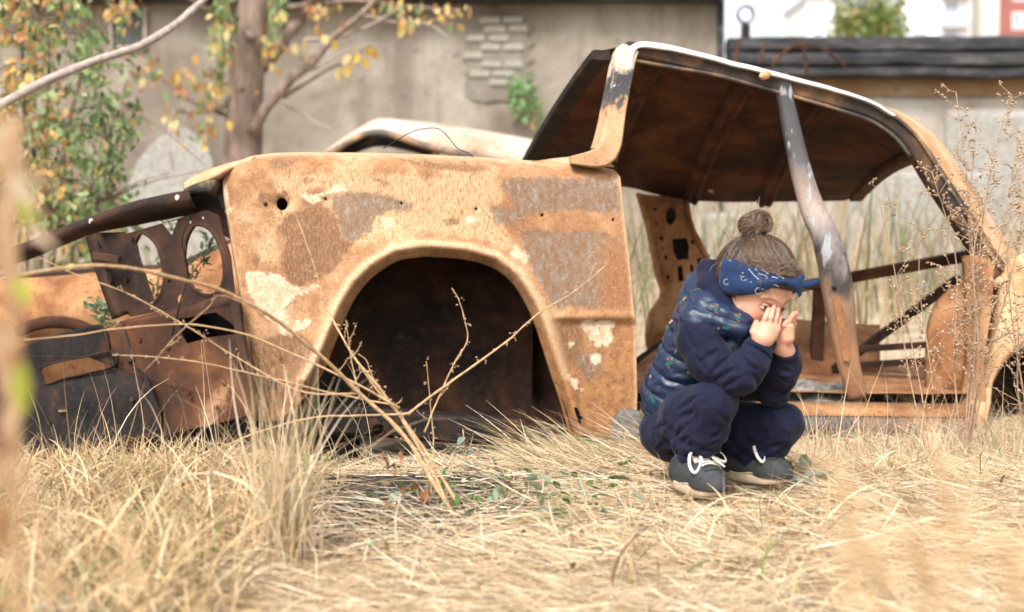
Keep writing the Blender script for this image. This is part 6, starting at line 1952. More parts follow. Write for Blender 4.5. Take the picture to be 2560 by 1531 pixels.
# grass inside and behind the shell, tall and dry, up to the walls
n = 5200
yv = U(6.6, 15.2, n) ; xx = U(-1, 1, n) * (.385 * yv + .4)
k = RNG.random(n) < np.clip(clump(xx, yv, .9, 15) * 1.5 - .25, .06, 1) * np.where(xx > 0, 1, .45); xx, yv = xx[k], yv[k]; n = len(xx)
b = np.column_stack([xx, yv, ground_z(xx, yv)])
hh = np.where(xx > .1, U(.35, 1.15, n), U(.2, .7, n)) * (.6 + .8 * clump(xx, yv, .6, 16))
V, F, C = blades(b, hh, U(0, 6.28, n), np.abs(RNG.normal(.05, .14, n)), U(0, .8, n), U(.006, .017, n), straw_cols(n, [.2, .25, .14, .18, .08, .12, .03], .22) * .6, 5)
tag(mesh('background_grass', V, F, M['blade'], col=C, smooth=False), 'tall dry grass growing between the shell and the walls', 'grass', kind='stuff')

# ------------------------------------------------------------------ leaves
def leaf_shape(L=1., W=.5, fold=.25, nseg=4, serr=0.0):
    """leaf along +x with a folded midrib"""
    t = np.linspace(0, 1, nseg + 1)
    w = W / 2 * np.sin(np.pi * t ** .8) ** .8
    if serr: w = w * (1 + serr * np.where(np.arange(nseg + 1) % 2, 1, -1))
    zc = -.12 * L * t ** 2
    V = []
    for k in range(nseg + 1):
        V += [(t[k] * L, -w[k], zc[k] + fold * w[k]), (t[k] * L, 0, zc[k]), (t[k] * L, w[k], zc[k] + fold * w[k])]
    F = []
    for k in range(nseg):
        a = 3 * k
        F += [[a, a + 1, a + 4, a + 3], [a + 1, a + 2, a + 5, a + 4]]
    return np.array(V), np.array(F)
LV, LF = leaf_shape(1, .62, .25, 3)
def leaves_mesh(pos, size, cols, droop=.6, shape=(LV, LF)):
    n = len(pos)
    az = U(0, 2 * np.pi, n); el = RNG.normal(-droop, .5, n); ro = U(-1.2, 1.2, n)
    f = np.stack([np.cos(az) * np.cos(el), np.sin(az) * np.cos(el), np.sin(el)], -1)
    s0 = np.stack([-np.sin(az), np.cos(az), 0 * az], -1)
    u0 = np.cross(f, s0)
    s1 = s0 * np.cos(ro)[:, None] + u0 * np.sin(ro)[:, None]; u1 = np.cross(f, s1)
    lv, lf = shape
    V = pos[:, None] + size[:, None, None] * (lv[None, :, :1] * f[:, None] + lv[None, :, 1:2] * s1[:, None] + lv[None, :, 2:] * u1[:, None])
    F = (np.arange(n)[:, None, None] * len(lv) + lf[None]).reshape(-1, 4)
    return V.reshape(-1, 3), F, np.repeat(cols, len(lv), 0)
GREENS = np.array([[.17, .24, .09], [.24, .32, .13], [.11, .165, .065], [.31, .37, .19]])
YELS = np.array([[.56, .40, .13], [.48, .27, .09], [.60, .47, .22], [.40, .20, .10]])
def leaf_cols(n, pg):
    g = RNG.random(n) < pg
    c = np.where(g[:, None], GREENS[RNG.choice(4, n)], YELS[RNG.choice(4, n)])
    return np.clip(c * U(.75, 1.3, n)[:, None], 0, .8)
def branch_mesh(mb, pts, r0, r1, n=10, sides=6, wob=.0):
    p = catmull(pts, n)
    if wob: p = p + wob * np.stack([fbm(p * 3, 1), fbm(p * 3 + 5, 2), fbm(p * 3 + 9, 3)], -1)
    V, F = tube(p, np.linspace(r0, r1, n), sides)
    mb.add(V, F)
    return p

# big tree left of centre, before the wall
TY = 12.6
tree = empty('tree', P(600, 700, TY) * [1, 1, 0], 'grey brown tree trunk with few yellow leaves, before the plastered wall', 'tree')
def tp(x, y, d=0.): return P(x, y, TY + d)
mb = MB(); pt = catmull([tp(606, 800), tp(602, 600), tp(606, 400), tp(612, 260), tp(620, 130), tp(634, 20), tp(650, -120), tp(670, -420)], 40)
V, F = tube(pt, np.interp(np.linspace(0, 1, 40), [0, .2, .5, 1], [.26, .18, .155, .11]) * (1 + .10 * fbm(pt * 6, 2)), 18)
V = V + .022 * np.stack([fbm(V * np.array([9, 9, 2]), 5), fbm(V * np.array([9, 9, 2]), 6), 0 * V[:, 0]], -1)
mesh('trunk', V, F, M['bark'], tree)
limbs = [([(628, 330), (680, 250), (740, 190), (820, 110), (900, 40), (960, -30)], .055, .02), ([(640, 180), (700, 110), (750, 50), (800, -40)], .075, .04), ([(650, 280), (720, 235), (800, 180), (860, 150), (930, 118)], .025, .008),
         ([(606, 214), (585, 240), (560, 262), (520, 272), (470, 280), (430, 276)], .035, .02), ([(600, 300), (560, 290), (500, 262), (440, 232), (400, 200), (330, 165)], .026, .010),
         ([(640, 100), (580, 60), (500, 20), (440, -20)], .03, .015), ([(670, 40), (760, 10), (900, 0), (1050, 20), (1150, 30)], .03, .008), ([(900, 40), (980, 50), (1060, 60), (1120, 90)], .015, .005),
         ([(430, 278), (420, 330), (424, 380), (434, 420)], .014, .006), ([(700, 250), (780, 300), (830, 320)], .018, .006), ([(560, 60), (545, 140), (540, 220)], .012, .004), ([(690, 20), (690, 80), (676, 150)], .012, .004),
         ([(420, 330), (360, 350), (340, 360)], .010, .004), ([(760, 100), (860, 90), (940, 60), (1010, 20)], .018, .006), ([(740, 190), (860, 130), (960, 110)], .012, .004)]
twig_pts = []
for pts, ra, rb in limbs:
    m1 = MB()
    p = branch_mesh(m1, [tp(x, y, random.uniform(-.3, .3)) for x, y in pts], ra, rb, 16, 8, .05)
    m1.obj('limb', M['bark'] if ra > .02 else M['twig'], tree)
    twig_pts.append(p)
clusters = [(556, 30, 22, 60, .85, 120), (552, 120, 22, 40, .7, 60), (690, 30, 20, 60, .8, 90), (676, 110, 18, 26, .55, 26), (545, 200, 16, 40, .6, 30), (455, 200, 45, 30, .25, 34), (525, 215, 40, 45, .45, 46), (505, 320, 40, 45, .35, 40),
            (300, 15, 40, 35, .2, 46), (1000, 20, 70, 22, .35, 26), (1130, 30, 60, 22, .1, 22), (800, 20, 60, 26, .15, 22), (430, 285, 20, 30, .2, 12), (1020, 60, 25, 22, .05, 14), (360, 170, 40, 40, .6, 30)]
pos = []; cl = []
for (x, y, sx, sy, pg, n) in clusters:
    px, py = RNG.normal(x, sx * .6, n), RNG.normal(y, sy * .6, n)
    pos.append(P(px, py, TY - .3 + RNG.normal(0, .35, n))); cl.append(leaf_cols(n, pg))
pos = np.concatenate(pos); cl = np.concatenate(cl)
V, F, C = leaves_mesh(pos, U(.06, .105, len(pos)), cl, 1.1)
tag(mesh('crown', V, F, M['leaf'], tree, col=C, smooth=False), kind='stuff')
# single yellow leaves on the bare twigs
lm = {k: leafc(k, c) for k, c in (('yellow_leaf', (.60, .42, .08)), ('orange_leaf', (.52, .26, .06)), ('pale_leaf', (.62, .48, .2)))}
lp0 = {}
for (x, y) in [(640, 210), (718, 128), (700, 145), (735, 110), (680, 155), (770, 135), (845, 168), (850, 180), (893, 130), (905, 145), (915, 120), (930, 128), (938, 112), (895, 155), (800, 75), (803, 90), (795, 60), (765, 100), (655, 130), (665, 115), (880, 140), (1010, 65), (1000, 55), (865, 162), (835, 100), (885, 108), (700, 170), (640, 228), (525, 250), (570, 300)]:
    k = random.choice(list(lm))
    c = tp(x, y, -.3 + random.uniform(-.1, .1))
    sz = random.uniform(.08, .12)
    if k not in lp0:
        lp0[k] = mesh('leaf', LV * sz + c, LF, lm[k], tree, origin=c)
        lp0[k].rotation_euler = (random.uniform(0, 6), random.uniform(.6, 1.6), random.uniform(0, 6))
    else:
        share(lp0[k], tree, [float(v) for v in (c - wloc(tree))], (random.uniform(0, 6), random.uniform(.5, 1.7), random.uniform(0, 6)), [random.uniform(.8, 1.2)] * 3)

# birch-like shrub on the left
SY = 7.4
shrub = empty('shrub', P(150, 900, SY) * [1, 1, 0], 'leafy shrub in green, yellow and orange behind the bare slanting branch', 'shrub')
pos = []; cl = []
for st_, (pts, r) in enumerate([([(60, 760), (70, 500), (60, 250), (48, 60), (52, -120)], .02), ([(120, 760), (140, 520), (165, 330), (210, 150), (230, -40)], .018), ([(170, 760), (200, 560), (250, 400), (290, 280), (330, 180)], .014), ([(30, 760), (15, 500), (-20, 260), (-40, 20)], .018), ([(150, 760), (180, 620), (240, 520), (300, 470)], .012), ([(100, 760), (110, 420), (120, 160), (110, -60)], .015)]):
    m1 = MB()
    p = branch_mesh(m1, [P(x, y, SY + random.uniform(-.25, .25)) for x, y in pts], r, r * .3, 20, 7, .02)
    for j in range(16):
        a = p[random.randrange(5, 19)]
        d = np.array([random.gauss(.1, .28), random.gauss(0, .22), random.gauss(-.02, .2)])
        q = branch_mesh(m1, [a, a + d * .5 + [0, 0, .03], a + d], .005, .002, 6, 4)
        nn = random.randint(14, 24)
        pp_ = q[RNG.integers(1, 6, nn)] + RNG.normal(0, .055, (nn, 3)) + [0, 0, -.03]
        pos.append(pp_)
        X, Yp = to_px(pp_)
        pg = np.clip(.35 + .004 * (X - 90) + .0006 * (Yp - 200), .2, .93)
        g = RNG.random(nn) < pg
        c = np.where(g[:, None], GREENS[RNG.choice(4, nn)], YELS[RNG.choice(4, nn)]) * U(.75, 1.3, nn)[:, None]
        cl.append(np.clip(c, 0, .8))
    m1.obj('stem', M['bark'], shrub)
# outline filler: leaves where the photograph shows them
n = 3200
px, py = U(-40, 350, n), U(-20, 560, n)
k = (px < 90 + 255 * np.clip(1 - np.abs(py - 330) / 420, 0, 1) + 60 * (py < 120)) & (fbm(np.stack([px / 45, py / 45, 0 * px], -1), 6, 2) > -.12)
px, py = px[k], py[k]; n = len(px)
pg = np.clip(.35 + .0032 * (px - 60) + .0004 * (py - 200), .2, .92)
pos.append(P(px, py, SY + RNG.normal(0, .25, n)))
g = RNG.random(n) < pg
cl.append(np.clip(np.where(g[:, None], GREENS[RNG.choice(4, n)], YELS[RNG.choice(4, n)]) * U(.75, 1.3, n)[:, None], 0, .8))
pos = np.concatenate(pos); cl = np.concatenate(cl)
pos = pos[np.argsort(RNG.random(len(pos)))]
X, Yp = to_px(pos); k = (X < 370)
V, F, C = leaves_mesh(pos[k], U(.034, .064, k.sum()), leaf_cols(k.sum(), np.clip(.40 + .003 * (X[k] - 60), .25, .92)), .9)
tag(mesh('foliage', V, F, M['leaf'], shrub, col=C, smooth=False), kind='stuff')
# bare branch slanting across the upper left
V, F = tube(catmull([P(-60, 292, 5.4), P(0, 264, 5.4), P(110, 205, 5.5), P(240, 152, 5.6), P(350, 115, 5.7), P(430, 68, 5.8), P(480, 26, 5.9), P(540, -30, 6.0), P(640, -140, 6.1)], 50), np.linspace(.019, .0125, 50) * (1 + .15 * fbm(np.stack([np.arange(50) * .5, np.zeros(50), np.zeros(50)], -1), 4)), 9)
tag(mesh('bare_branch', V, F, M['twig'], origin=P(-60, 292, 5.4)), 'bare grey branch slanting in front of the leafy shrub', 'branch')
# sprig on the wall
wpn = empty('wall_plant', P(1330, 320, WY - .2), 'small green plant growing on the plastered wall left of the roof', 'plant')
n = 120
cx = RNG.choice([1290, 1315, 1330, 1300], n); cy = np.interp(cx, [1290, 1300, 1315, 1330], [205, 250, 235, 285])
pos = P(RNG.normal(cx, 18), RNG.normal(cy, 20), WY - .2 + RNG.normal(0, .05, n))
V, F, C = leaves_mesh(pos, U(.06, .11, n), np.clip(np.array([[.20, .34, .14]]) * U(.7, 1.4, n)[:, None], 0, .8), .4)
tag(mesh('foliage', V, F, M['leaf'], wpn, col=C, smooth=False), kind='stuff')
for pts in ([(1335, 330), (1320, 280), (1290, 200)], [(1335, 330), (1335, 280), (1325, 240)], [(1335, 330), (1310, 290), (1300, 250)]):
    V, F = tube(catmull([P(x, y, WY - .15) for x, y in pts], 12), .006, 5); mesh('stem', V, F, M['stem'], wpn)
# tree behind the charred wall
fy = 42.
ft = empty('tree', P(2170, 560, fy) * [1, 1, 0], 'small hazy green tree above the charred wall, before tower blocks', 'tree')
V, F = tube(catmull([P(2165, 620, fy), P(2168, 300, fy), P(2165, 100, fy), P(2160, 0, fy)], 14), np.linspace(.2, .05, 14), 8); mesh('trunk', V, F, M['bark'], ft)
n = 2600
cx, cy, sx = [np.array(v)[RNG.integers(0, 7, n)] for v in ([2130, 2180, 2210, 2150, 2240, 2100, 2190], [20, -30, 50, 70, 60, 40, 90], [26, 40, 30, 26, 24, 22, 30])]
pos = P(RNG.normal(cx, sx * .6), RNG.normal(cy, sx * .7), fy + RNG.normal(0, .5, n))
V, F, C = leaves_mesh(pos, U(.10, .2, n), np.clip(np.where(RNG.random((n, 1)) < .75, np.array([[.17, .24, .07]]), np.array([[.42, .34, .14]])) * U(.7, 1.3, n)[:, None], 0, .8), .5)
tag(mesh('crown', V, F, M['leaf'], ft, col=C, smooth=False), kind='stuff')

# ------------------------------------------------------------------ big dry weed leaning over the car front
WB = P(1150, 1330, 2.82)
weed = empty('dry_weed', [WB[0], WB[1], float(ground_z(WB[0], WB[1]))], 'large dry branching weed with long stems leaning across the car front', 'weed')
stems = [([(1165, 1345, 2.80), (1090, 1215, 2.84), (1010, 1090, 2.86), (900, 985, 2.84), (800, 890, 2.78), (690, 800, 2.70), (560, 730, 2.6), (420, 690, 2.5), (300, 665, 2.42), (170, 668, 2.36), (40, 690, 2.3), (-60, 720, 2.26)], .0060, .0034),
         ([(1185, 1340, 2.84), (1110, 1200, 2.9), (1010, 1050, 2.95), (930, 960, 2.98), (860, 850, 3.0), (820, 770, 3.02), (785, 670, 3.02), (755, 580, 3.02), (730, 520, 3.02)], .0050, .0014),
         ([(1150, 1330, 2.8), (1075, 1170, 2.85), (1000, 1040, 2.9), (940, 960, 2.95), (880, 890, 3.0)], .0042, .0020),
         ([(1020, 1035, 2.88), (1080, 990, 2.92), (1170, 925, 2.95), (1270, 850, 2.98), (1340, 792, 3.0), (1430, 735, 3.02), (1518, 660, 3.04)], .0034, .0012),
         ([(1020, 1035, 2.88), (880, 1040, 2.9), (760, 1050, 2.9), (640, 1085, 2.86), (500, 1140, 2.8), (380, 1190, 2.72), (250, 1245, 2.66)], .0030, .0016),
         ([(1000, 1020, 2.88), (900, 965, 2.86), (760, 900, 2.84), (620, 838, 2.8), (480, 812, 2.75), (340, 820, 2.7), (180, 838, 2.66), (60, 850, 2.62)], .0032, .0014),
         ([(980, 1010, 2.9), (860, 990, 2.9), (700, 950, 2.86), (560, 920, 2.82), (420, 895, 2.8), (280, 888, 2.78)], .0028, .0012),
         ([(905, 985, 2.84), (760, 980, 2.82), (600, 900, 2.8), (460, 810, 2.78), (330, 740, 2.76), (200, 690, 2.74), (110, 650, 2.72)], .0026, .0010),
         ([(1060, 1080, 2.9), (1110, 960, 2.94), (1140, 900, 2.96), (1168, 850, 2.98), (1158, 790, 2.98), (1145, 745, 2.98), (1130, 722, 2.98)], .0022, .0010),
         ([(1080, 1240, 2.86), (1083, 1120, 2.9), (1075, 1010, 2.92), (1066, 905, 2.92)], .0020, .0008),
         ([(900, 1000, 2.86), (880, 900, 2.88), (868, 830, 2.88), (866, 800, 2.88)], .0018, .0008), ([(1100, 1210, 2.86), (1020, 1080, 2.9), (970, 1000, 2.9), (930, 940, 2.9), (915, 900, 2.9), (895, 884, 2.9)], .0028, .001),
         ([(690, 800, 2.70), (560, 740, 2.6), (520, 770, 2.62), (430, 850, 2.66), (360, 930, 2.7)], .0020, .0008)]
seeds = MB()
octv = np.array([[1, 0, 0], [-1, 0, 0], [0, 1, 0], [0, -1, 0], [0, 0, 1], [0, 0, -1]], float)
octf = [[0, 2, 4], [2, 1, 4], [1, 3, 4], [3, 0, 4], [2, 0, 5], [1, 2, 5], [3, 1, 5], [0, 3, 5]]
def seedblob(mbx, c, r): mbx.add(c + octv * r * RNG.uniform(.6, 1.3, (6, 1)), octf)
for j, (pts, ra, rb) in enumerate(stems):
    n = 10 + 4 * len(pts)
    p = catmull([P(*q) for q in pts], n)
    p = p + .004 * np.stack([fbm(p * 12 + j, 1), fbm(p * 12 + 5, 2), fbm(p * 12 + 9 + j, 3)], -1)
    rr = np.linspace(ra, rb, n) * .78
    rr[::6] *= 1.25
    V, F = tube(p, rr, 7)
    so = mesh('stem', V, F, M['stem'], weed)
    if j in (3, 8, 10, 1, 9, 11, 6, 7):
        for i in range(int(n * .35), n, 1):
            if random.random() < .6:
                m1 = MB()
                d = RNG.normal(0, 1, 3); d /= np.linalg.norm(d)
                L = random.uniform(.004, .013)
                for q in range(3): seedblob(m1, p[i] + d * L * (q + 1) / 3 + RNG.normal(0, .0015, 3), random.uniform(.0013, .0027))
                seeds.V += [v for v in m1.V]; seeds.F += [[a + seeds.n for a in f] for f in m1.F]; seeds.C += m1.C; seeds.n += m1.n
    for i in range(3, n - 3, 5):                      # short side shoots
        if random.random() < .45:
            d = np.array([random.gauss(0, 1), random.gauss(0, .5), abs(random.gauss(.3, .7))]); d /= np.linalg.norm(d)
            L = random.uniform(.015, .05)
            q = catmull([p[i], p[i] + d * L * .6, p[i] + d * L + [0, 0, .006]], 6)
            V, F = tube(q, np.linspace(.0012, .0006, 6), 5); mesh('side_shoot', V, F, M['stem'], so)
            for e in range(4): seedblob(seeds, q[random.randint(2, 5)] + RNG.normal(0, .003, 3), random.uniform(.0012, .0026))
tag(seeds.obj('seed_heads', M['seed'], weed, smooth=False), kind='stuff')
# crumpled brown leaves low on the weed
for k, (x, y, r) in enumerate(((965, 1140, 14), (1000, 1130, 12), (1045, 1205, 20), (1062, 1225, 18), (985, 1165, 12), (1010, 1215, 10), (955, 1128, 10))):
    c = P(x, y, 2.82); sz = r / 1260 * 2.2
    o = mesh('dry_leaf', LV * sz + c + RNG.normal(0, .15 * sz, LV.shape), LF, M.setdefault('dead_leaf', leafc('dead_leaf', (.36, .16, .07), .25)), weed, origin=c)
    o.rotation_euler = (random.uniform(0, 6), random.uniform(.6, 2.0), random.uniform(0, 6))

# ------------------------------------------------------------------ dead seedy weeds on the right
def dead_weed(base, tops, label, rs, dens, seedr, mat):
    e = empty('dead_weed', base, label, 'weed', 'dead weeds by the rear of the car')
    sd = MB(); tw = MB()
    for tpt in tops:
        p = catmull([base, base + (tpt - base) * .35 + RNG.normal(0, .02, 3), base + (tpt - base) * .7 + RNG.normal(0, .03, 3), tpt], 26)
        V, F = tube(p, np.linspace(rs, rs * .35, 26), 6)
        mesh('stem', V, F, mat, e)
        for i in range(7, 26):
            for _ in range(dens):
                if random.random() < .75:
                    up = np.array([random.gauss(0, .6), random.gauss(0, .5), random.uniform(.2, 1.0)]); up /= np.linalg.norm(up)
                    L = random.uniform(.04, .15) * (1.15 - i / 40)
                    q = catmull([p[i], p[i] + up * L * .5 + RNG.normal(0, .008, 3), p[i] + up * L + [random.gauss(0, .015), 0, random.uniform(-.01, .01)]], 8)
                    if random.random() < .25: q[-3:] += np.array([[.004, 0, -.002], [.010, 0, -.008], [.014, 0, -.018]]) * random.choice((-1, 1)) * np.array([1, 1, random.choice((1, 1))])
                    V, F = tube(q, np.linspace(rs * .35, rs * .2, 8), 4); tw.add(V, F)
                    for k in range(3, 8):
                        for _2 in range(2):
                            if random.random() < .62: seedblob(sd, q[k] + RNG.normal(0, .0045, 3), random.uniform(.6, 1.25) * seedr)
    tag(tw.obj('twigs', mat, e), kind='stuff')
    tag(sd.obj('seed_heads', M['seed'], e, smooth=False), kind='stuff')
    return e
bs = P(2410, 1050, 3.95); bs[2] = ground_z(bs[0], bs[1])
dead_weed(bs, [P(x, y, d) for x, y, d in ((2390, 230, 3.95), (2440, 330, 3.9), (2520, 250, 4.0), (2548, 330, 4.05), (2330, 430, 3.9), (2480, 420, 3.85), (2570, 470, 3.9))], 'tall dead weed with many seed heads beside the rear pillar', .0034, 2, .0042, M['stem_dark'])
bs = P(2330, 1065, 3.9); bs[2] = ground_z(bs[0], bs[1])
dead_weed(bs, [P(x, y, d) for x, y, d in ((2190, 470, 3.9), (2300, 580, 3.95), (2240, 700, 3.9))], 'shorter dead weed leaning before the open doorway behind the child', .0026, 1, .0040, M['stem_dark'])
bs = P(2600, 1060, 3.8); bs[2] = ground_z(bs[0], bs[1])
dead_weed(bs, [P(x, y, d) for x, y, d in ((2545, 400, 3.8), (2590, 520, 3.7), (2520, 620, 3.8), (2500, 780, 3.75))], 'dead weed standing before the rear wheel arch', .0030, 1, .0040, M['stem_dark'])

# ------------------------------------------------------------------ blurred plants close to the lens
fg = empty('near_plant', (float(P(30, 1000, .92)[0]), .92, float(P(30, 1400, .92)[2])), 'blurred tan stalk with yellow green leaves close before the car nose', 'plant')
pth = catmull([P(20, 1700, .95), P(25, 1300, .94), P(15, 1000, .93), P(25, 700, .92), P(30, 450, .92), P(28, 300, .92)], 30)
V, F = tube(pth, np.linspace(.0022, .0012, 30), 8); mesh('stalk', V, F, M['stem'], fg)
ylg = leafc('yellow_green_leaf', (.42, .46, .06), .4); tanl = leafc('tan_leaf', (.50, .32, .19), .4); palel = leafc('pale_tan_leaf', (.62, .47, .32), .4); brl = leafc('brown_leaf', (.34, .17, .08), .4)
pth = catmull([P(60, 1700, .98), P(50, 1300, .97), P(42, 1000, .96), P(45, 700, .96), P(10, 450, .95), P(-10, 250, .95)], 30)
V, F = tube(pth, np.linspace(.003, .0016, 30), 8); mesh('stalk', V, F, M['stem'], fg)
for k, (x, y, L, W, rx, col) in enumerate(((52, 900, 150, 42, -1.6, ylg), (45, 690, 80, 36, -1.3, ylg), (60, 500, 70, 30, -1.45, ylg), (25, 330, 130, 60, -1.5, tanl), (15, 470, 150, 55, -1.6, tanl), (22, 620, 160, 50, -1.5, tanl), (8, 800, 160, 55, -1.6, tanl), (20, 1010, 150, 45, -1.6, tanl), (70, 420, 70, 30, -.9, tanl), (5, 1120, 130, 40, -1.6, tanl), (35, 285, 60, 45, -1.5, tanl), (5, 560, 130, 40, -1.7, tanl), (10, 900, 130, 40, -1.5, tanl), (30, 420, 150, 50, -1.2, palel), (12, 300, 130, 60, -1.9, palel), (30, 860, 140, 40, -1.3, brl), (60, 560, 110, 30, -.7, palel), (20, 1080, 140, 36, -1.9, brl), (5, 1250, 150, 40, -1.6, brl))):
    c = P(x, y, .92); q, f_ = leaf_shape(L / 3860, W / 3860, .25, 5)
    ca, sa = math.cos(rx), math.sin(rx)
    w_ = np.stack([q[:, 0] * ca, -q[:, 2] + q[:, 1] * .25, q[:, 0] * sa], -1); w_[:, 0] += q[:, 1] * 1.0
    mesh('leaf', c + w_, f_, col, fg)
# feathery seed plumes out of focus, lower right and lower left
def plume(x0, y0, x1, y1, Y, wpx, lab, n=170, col=None):
    a, b_ = P(x0, y0, Y), P(x1, y1, Y)
    p = catmull([P(x0 + 20, 1900, Y - .02), a, (a + b_) / 2 + [0.004, 0, .002], b_], 24)
    e = empty('feather_grass', p[0], lab, 'grass', 'blurred grass plumes near the lens')
    V, F = tube(p, np.linspace(.0012, .0006, 24), 6); mesh('stalk', V, F, M['stem'], e)
    i = RNG.integers(12, 24, n)
    wd = wpx * Y / FPX
    ti = p[i]
    V, F, C = blades(ti, U(.4, 1.2, n) * wd, U(0, 6.28, n), U(.2, 1.5, n), U(0, .8, n), U(.0006, .0014, n), np.clip(np.array([[.64, .46, .27]]) * U(.8, 1.15, n)[:, None], 0, .8), 3)
    tag(mesh('plume', V, F, M['blade'], e, col=C, smooth=False), kind='stuff')
plume(2130, 1500, 2090, 1180, 1.1, 130, 'blurred feathery grass plume just right of the child')
plume(2200, 1520, 2150, 1380, .95, 150, 'short wide blurred plume low on the right')
plume(2420, 1520, 2330, 1120, 1.1, 140, 'blurred feathery plume before the rear sill')
plume(2330, 1560, 2260, 1330, .95, 150, 'blurred tan plume bending over the straw, right of centre')
plume(2540, 1560, 2500, 1360, .9, 150, 'blurred plume in the bottom right corner')
plume(140, 1600, 60, 1180, 1.1, 50, 'thin blurred plume by the left stalk')
plume(330, 1560, 300, 1330, 1.2, 60, 'blurred plume above the grey stone')

# ------------------------------------------------------------------ small plants and litter
n = 260
xx = RNG.normal(.02, .16, n); yv = 3.05 + RNG.normal(0, .20, n) + .3 * xx
pos = np.column_stack([xx, yv, ground_z(xx, yv) + U(.008, .03, n)])
V, F, C = leaves_mesh(pos, U(.016, .038, n), np.clip(np.where(RNG.random((n, 1)) < .6, np.array([[.22, .29, .19]]), np.array([[.10, .19, .05]])) * U(.7, 1.3, n)[:, None], 0, .7), .0, leaf_shape(1, .42, .2, 4))
tag(mesh('ground_cover', V, F, M['leaf'], col=C, smooth=False), 'low grey green leaves creeping over the straw', 'ground cover', kind='stuff')
def herb(px, py, Y, h, lab, n=10, sz=.03, col=(.2, .26, .16), spread=.03):
    b0 = P(px, py, Y); b0[2] = ground_z(b0[0], b0[1])
    e = empty('herb', b0, lab, 'plant', 'small green plants')
    tpz = b0 + [random.uniform(-.02, .02), 0, h]
    V, F = tube(np.linspace(b0, tpz, 6), .0015, 5); mesh('stem', V, F, M['stem'], e)
    mt = leafc('herb_leaf', col, .35)
    for k in range(n):
        t = (k + .6) / n; c = b0 * (1 - t) + tpz * t
        a = k * 2.4; q, f_ = leaf_shape(sz * random.uniform(.7, 1.1), sz * .6, .2, 4, .06)
        el = random.uniform(-.5, .5)
        w_ = np.stack([math.cos(a) * (q[:, 0] * math.cos(el)) - math.sin(a) * q[:, 1], math.sin(a) * q[:, 0] * math.cos(el) + math.cos(a) * q[:, 1], q[:, 2] + q[:, 0] * math.sin(el)], -1)
        mesh('leaf', c + w_, f_, mt, e)
herb(1170, 1185, 3.45, .11, 'grey green nettle-like plant at the mouth of the wheel arch', 9, .034, (.22, .26, .20))
herb(1190, 1190, 3.42, .07, 'smaller plant with purplish leaves beside the nettle-like one', 6, .032, (.27, .22, .19))
herb(832, 1150, 3.6, .07, 'fresh green plant below the front edge of the fender', 9, .03, (.11, .22, .05))
herb(2025, 1125, 3.75, .05, 'tiny yellow green plant on the straw by the sill', 8, .022, (.25, .36, .06))
herb(1110, 1290, 2.95, .06, 'small dark green plant at the foot of the large weed', 8, .03, (.10, .19, .06))
herb(640, 800, 5.0, .0, 'x') if False else None
# weed with narrow leaves inside the empty lamp openings
def spray(pts, Y, lab, col):
    p = catmull([P(x, y, Y) for x, y in pts], 30)
    e = empty('green_weed', p[0], lab, 'weed', 'green weeds inside the nose')
    V, F = tube(p, np.linspace(.003, .001, 30), 6); mesh('stem', V, F, M['stem'], e)
    n = 110
    pos = p[RNG.integers(4, 30, n)] + RNG.normal(0, .012, (n, 3))
    V, F, C = leaves_mesh(pos, U(.018, .05, n), np.clip(np.array([[.22, .29, .17]]) * U(.6, 1.4, n)[:, None], 0, .7), -.3, leaf_shape(1, .26, .2, 3))
    tag(mesh('foliage', V, F, M['leaf'], e, col=C, smooth=False), kind='stuff')
spray([(470, 760), (480, 690), (510, 645), (535, 600)], 4.42, 'grey green weed showing in the outer lamp opening', 0)
spray([(400, 800), (395, 700), (420, 640), (425, 560)], 4.6, 'grey green weed showing in the inner lamp opening', 0)
spray([(270, 820), (250, 780), (240, 762)], 4.5, 'small grey green sprig left of the lamp post panel', 0)

# broken litter between the straws
n = 900
b = scatter(n, 1.9, 4.0, lambda x, y: .5 + 0 * x)
V, F, C = leaves_mesh(b + np.column_stack([np.zeros(n), np.zeros(n), U(.006, .02, n)]), U(.008, .026, n), np.clip(np.where(RNG.random((n, 1)) < .7, np.array([[.30, .17, .09]]), np.array([[.62, .52, .40]])) * U(.6, 1.3, n)[:, None], 0, .8), .0, leaf_shape(1, .5, .5, 3))
tag(mesh('leaf_litter', V, F, M['leaf'], col=C, smooth=False), 'small broken leaf litter scattered in the straw', 'litter', kind='stuff')
# fallen leaves
def crumpled(px, py, L, W, rz, col, lab, name='fallen_leaf', lift=.012, curlz=.5):
    Yg = CAM_H * FPX / max(py - 560, 60)
    c = P(px, py, Yg); c[2] = ground_z(c[0], c[1]) + lift
    q, f_ = leaf_shape(L, W, .5, 8, .12)
    q = q + .10 * L * np.stack([0 * q[:, 0], fbm(q / L * 4, 3), fbm(q / L * 4 + 5, 4)], -1)
    q[:, 2] += curlz * (q[:, 1] / W) ** 2 * W
    ca, sa = math.cos(rz), math.sin(rz)
    w_ = np.stack([q[:, 0] * ca - q[:, 1] * sa, q[:, 0] * sa + q[:, 1] * ca, q[:, 2]], -1)
    tag(mesh(name, c + w_, f_, leafc(name + '_skin', col, .25), origin=c), lab, 'leaf', 'fallen leaves')
crumpled(1490, 1185, .055, .04, -.3, (.52, .33, .18), 'tan curled leaf on the straw left of the trousers')
crumpled(1710, 1345, .06, .035, -.5, (.66, .54, .42), 'pale bleached leaf on the straw before the nearer shoe')
crumpled(1915, 1340, .055, .028, -.25, (.46, .24, .10), 'brown curled leaf on the straw right of the nearer shoe')
crumpled(2130, 1200, .035, .02, .4, (.5, .26, .1), 'small orange leaf in the straw on the right')
crumpled(1290, 1340, .05, .025, .1, (.40, .22, .10), 'brown leaf on the straw before the large weed')
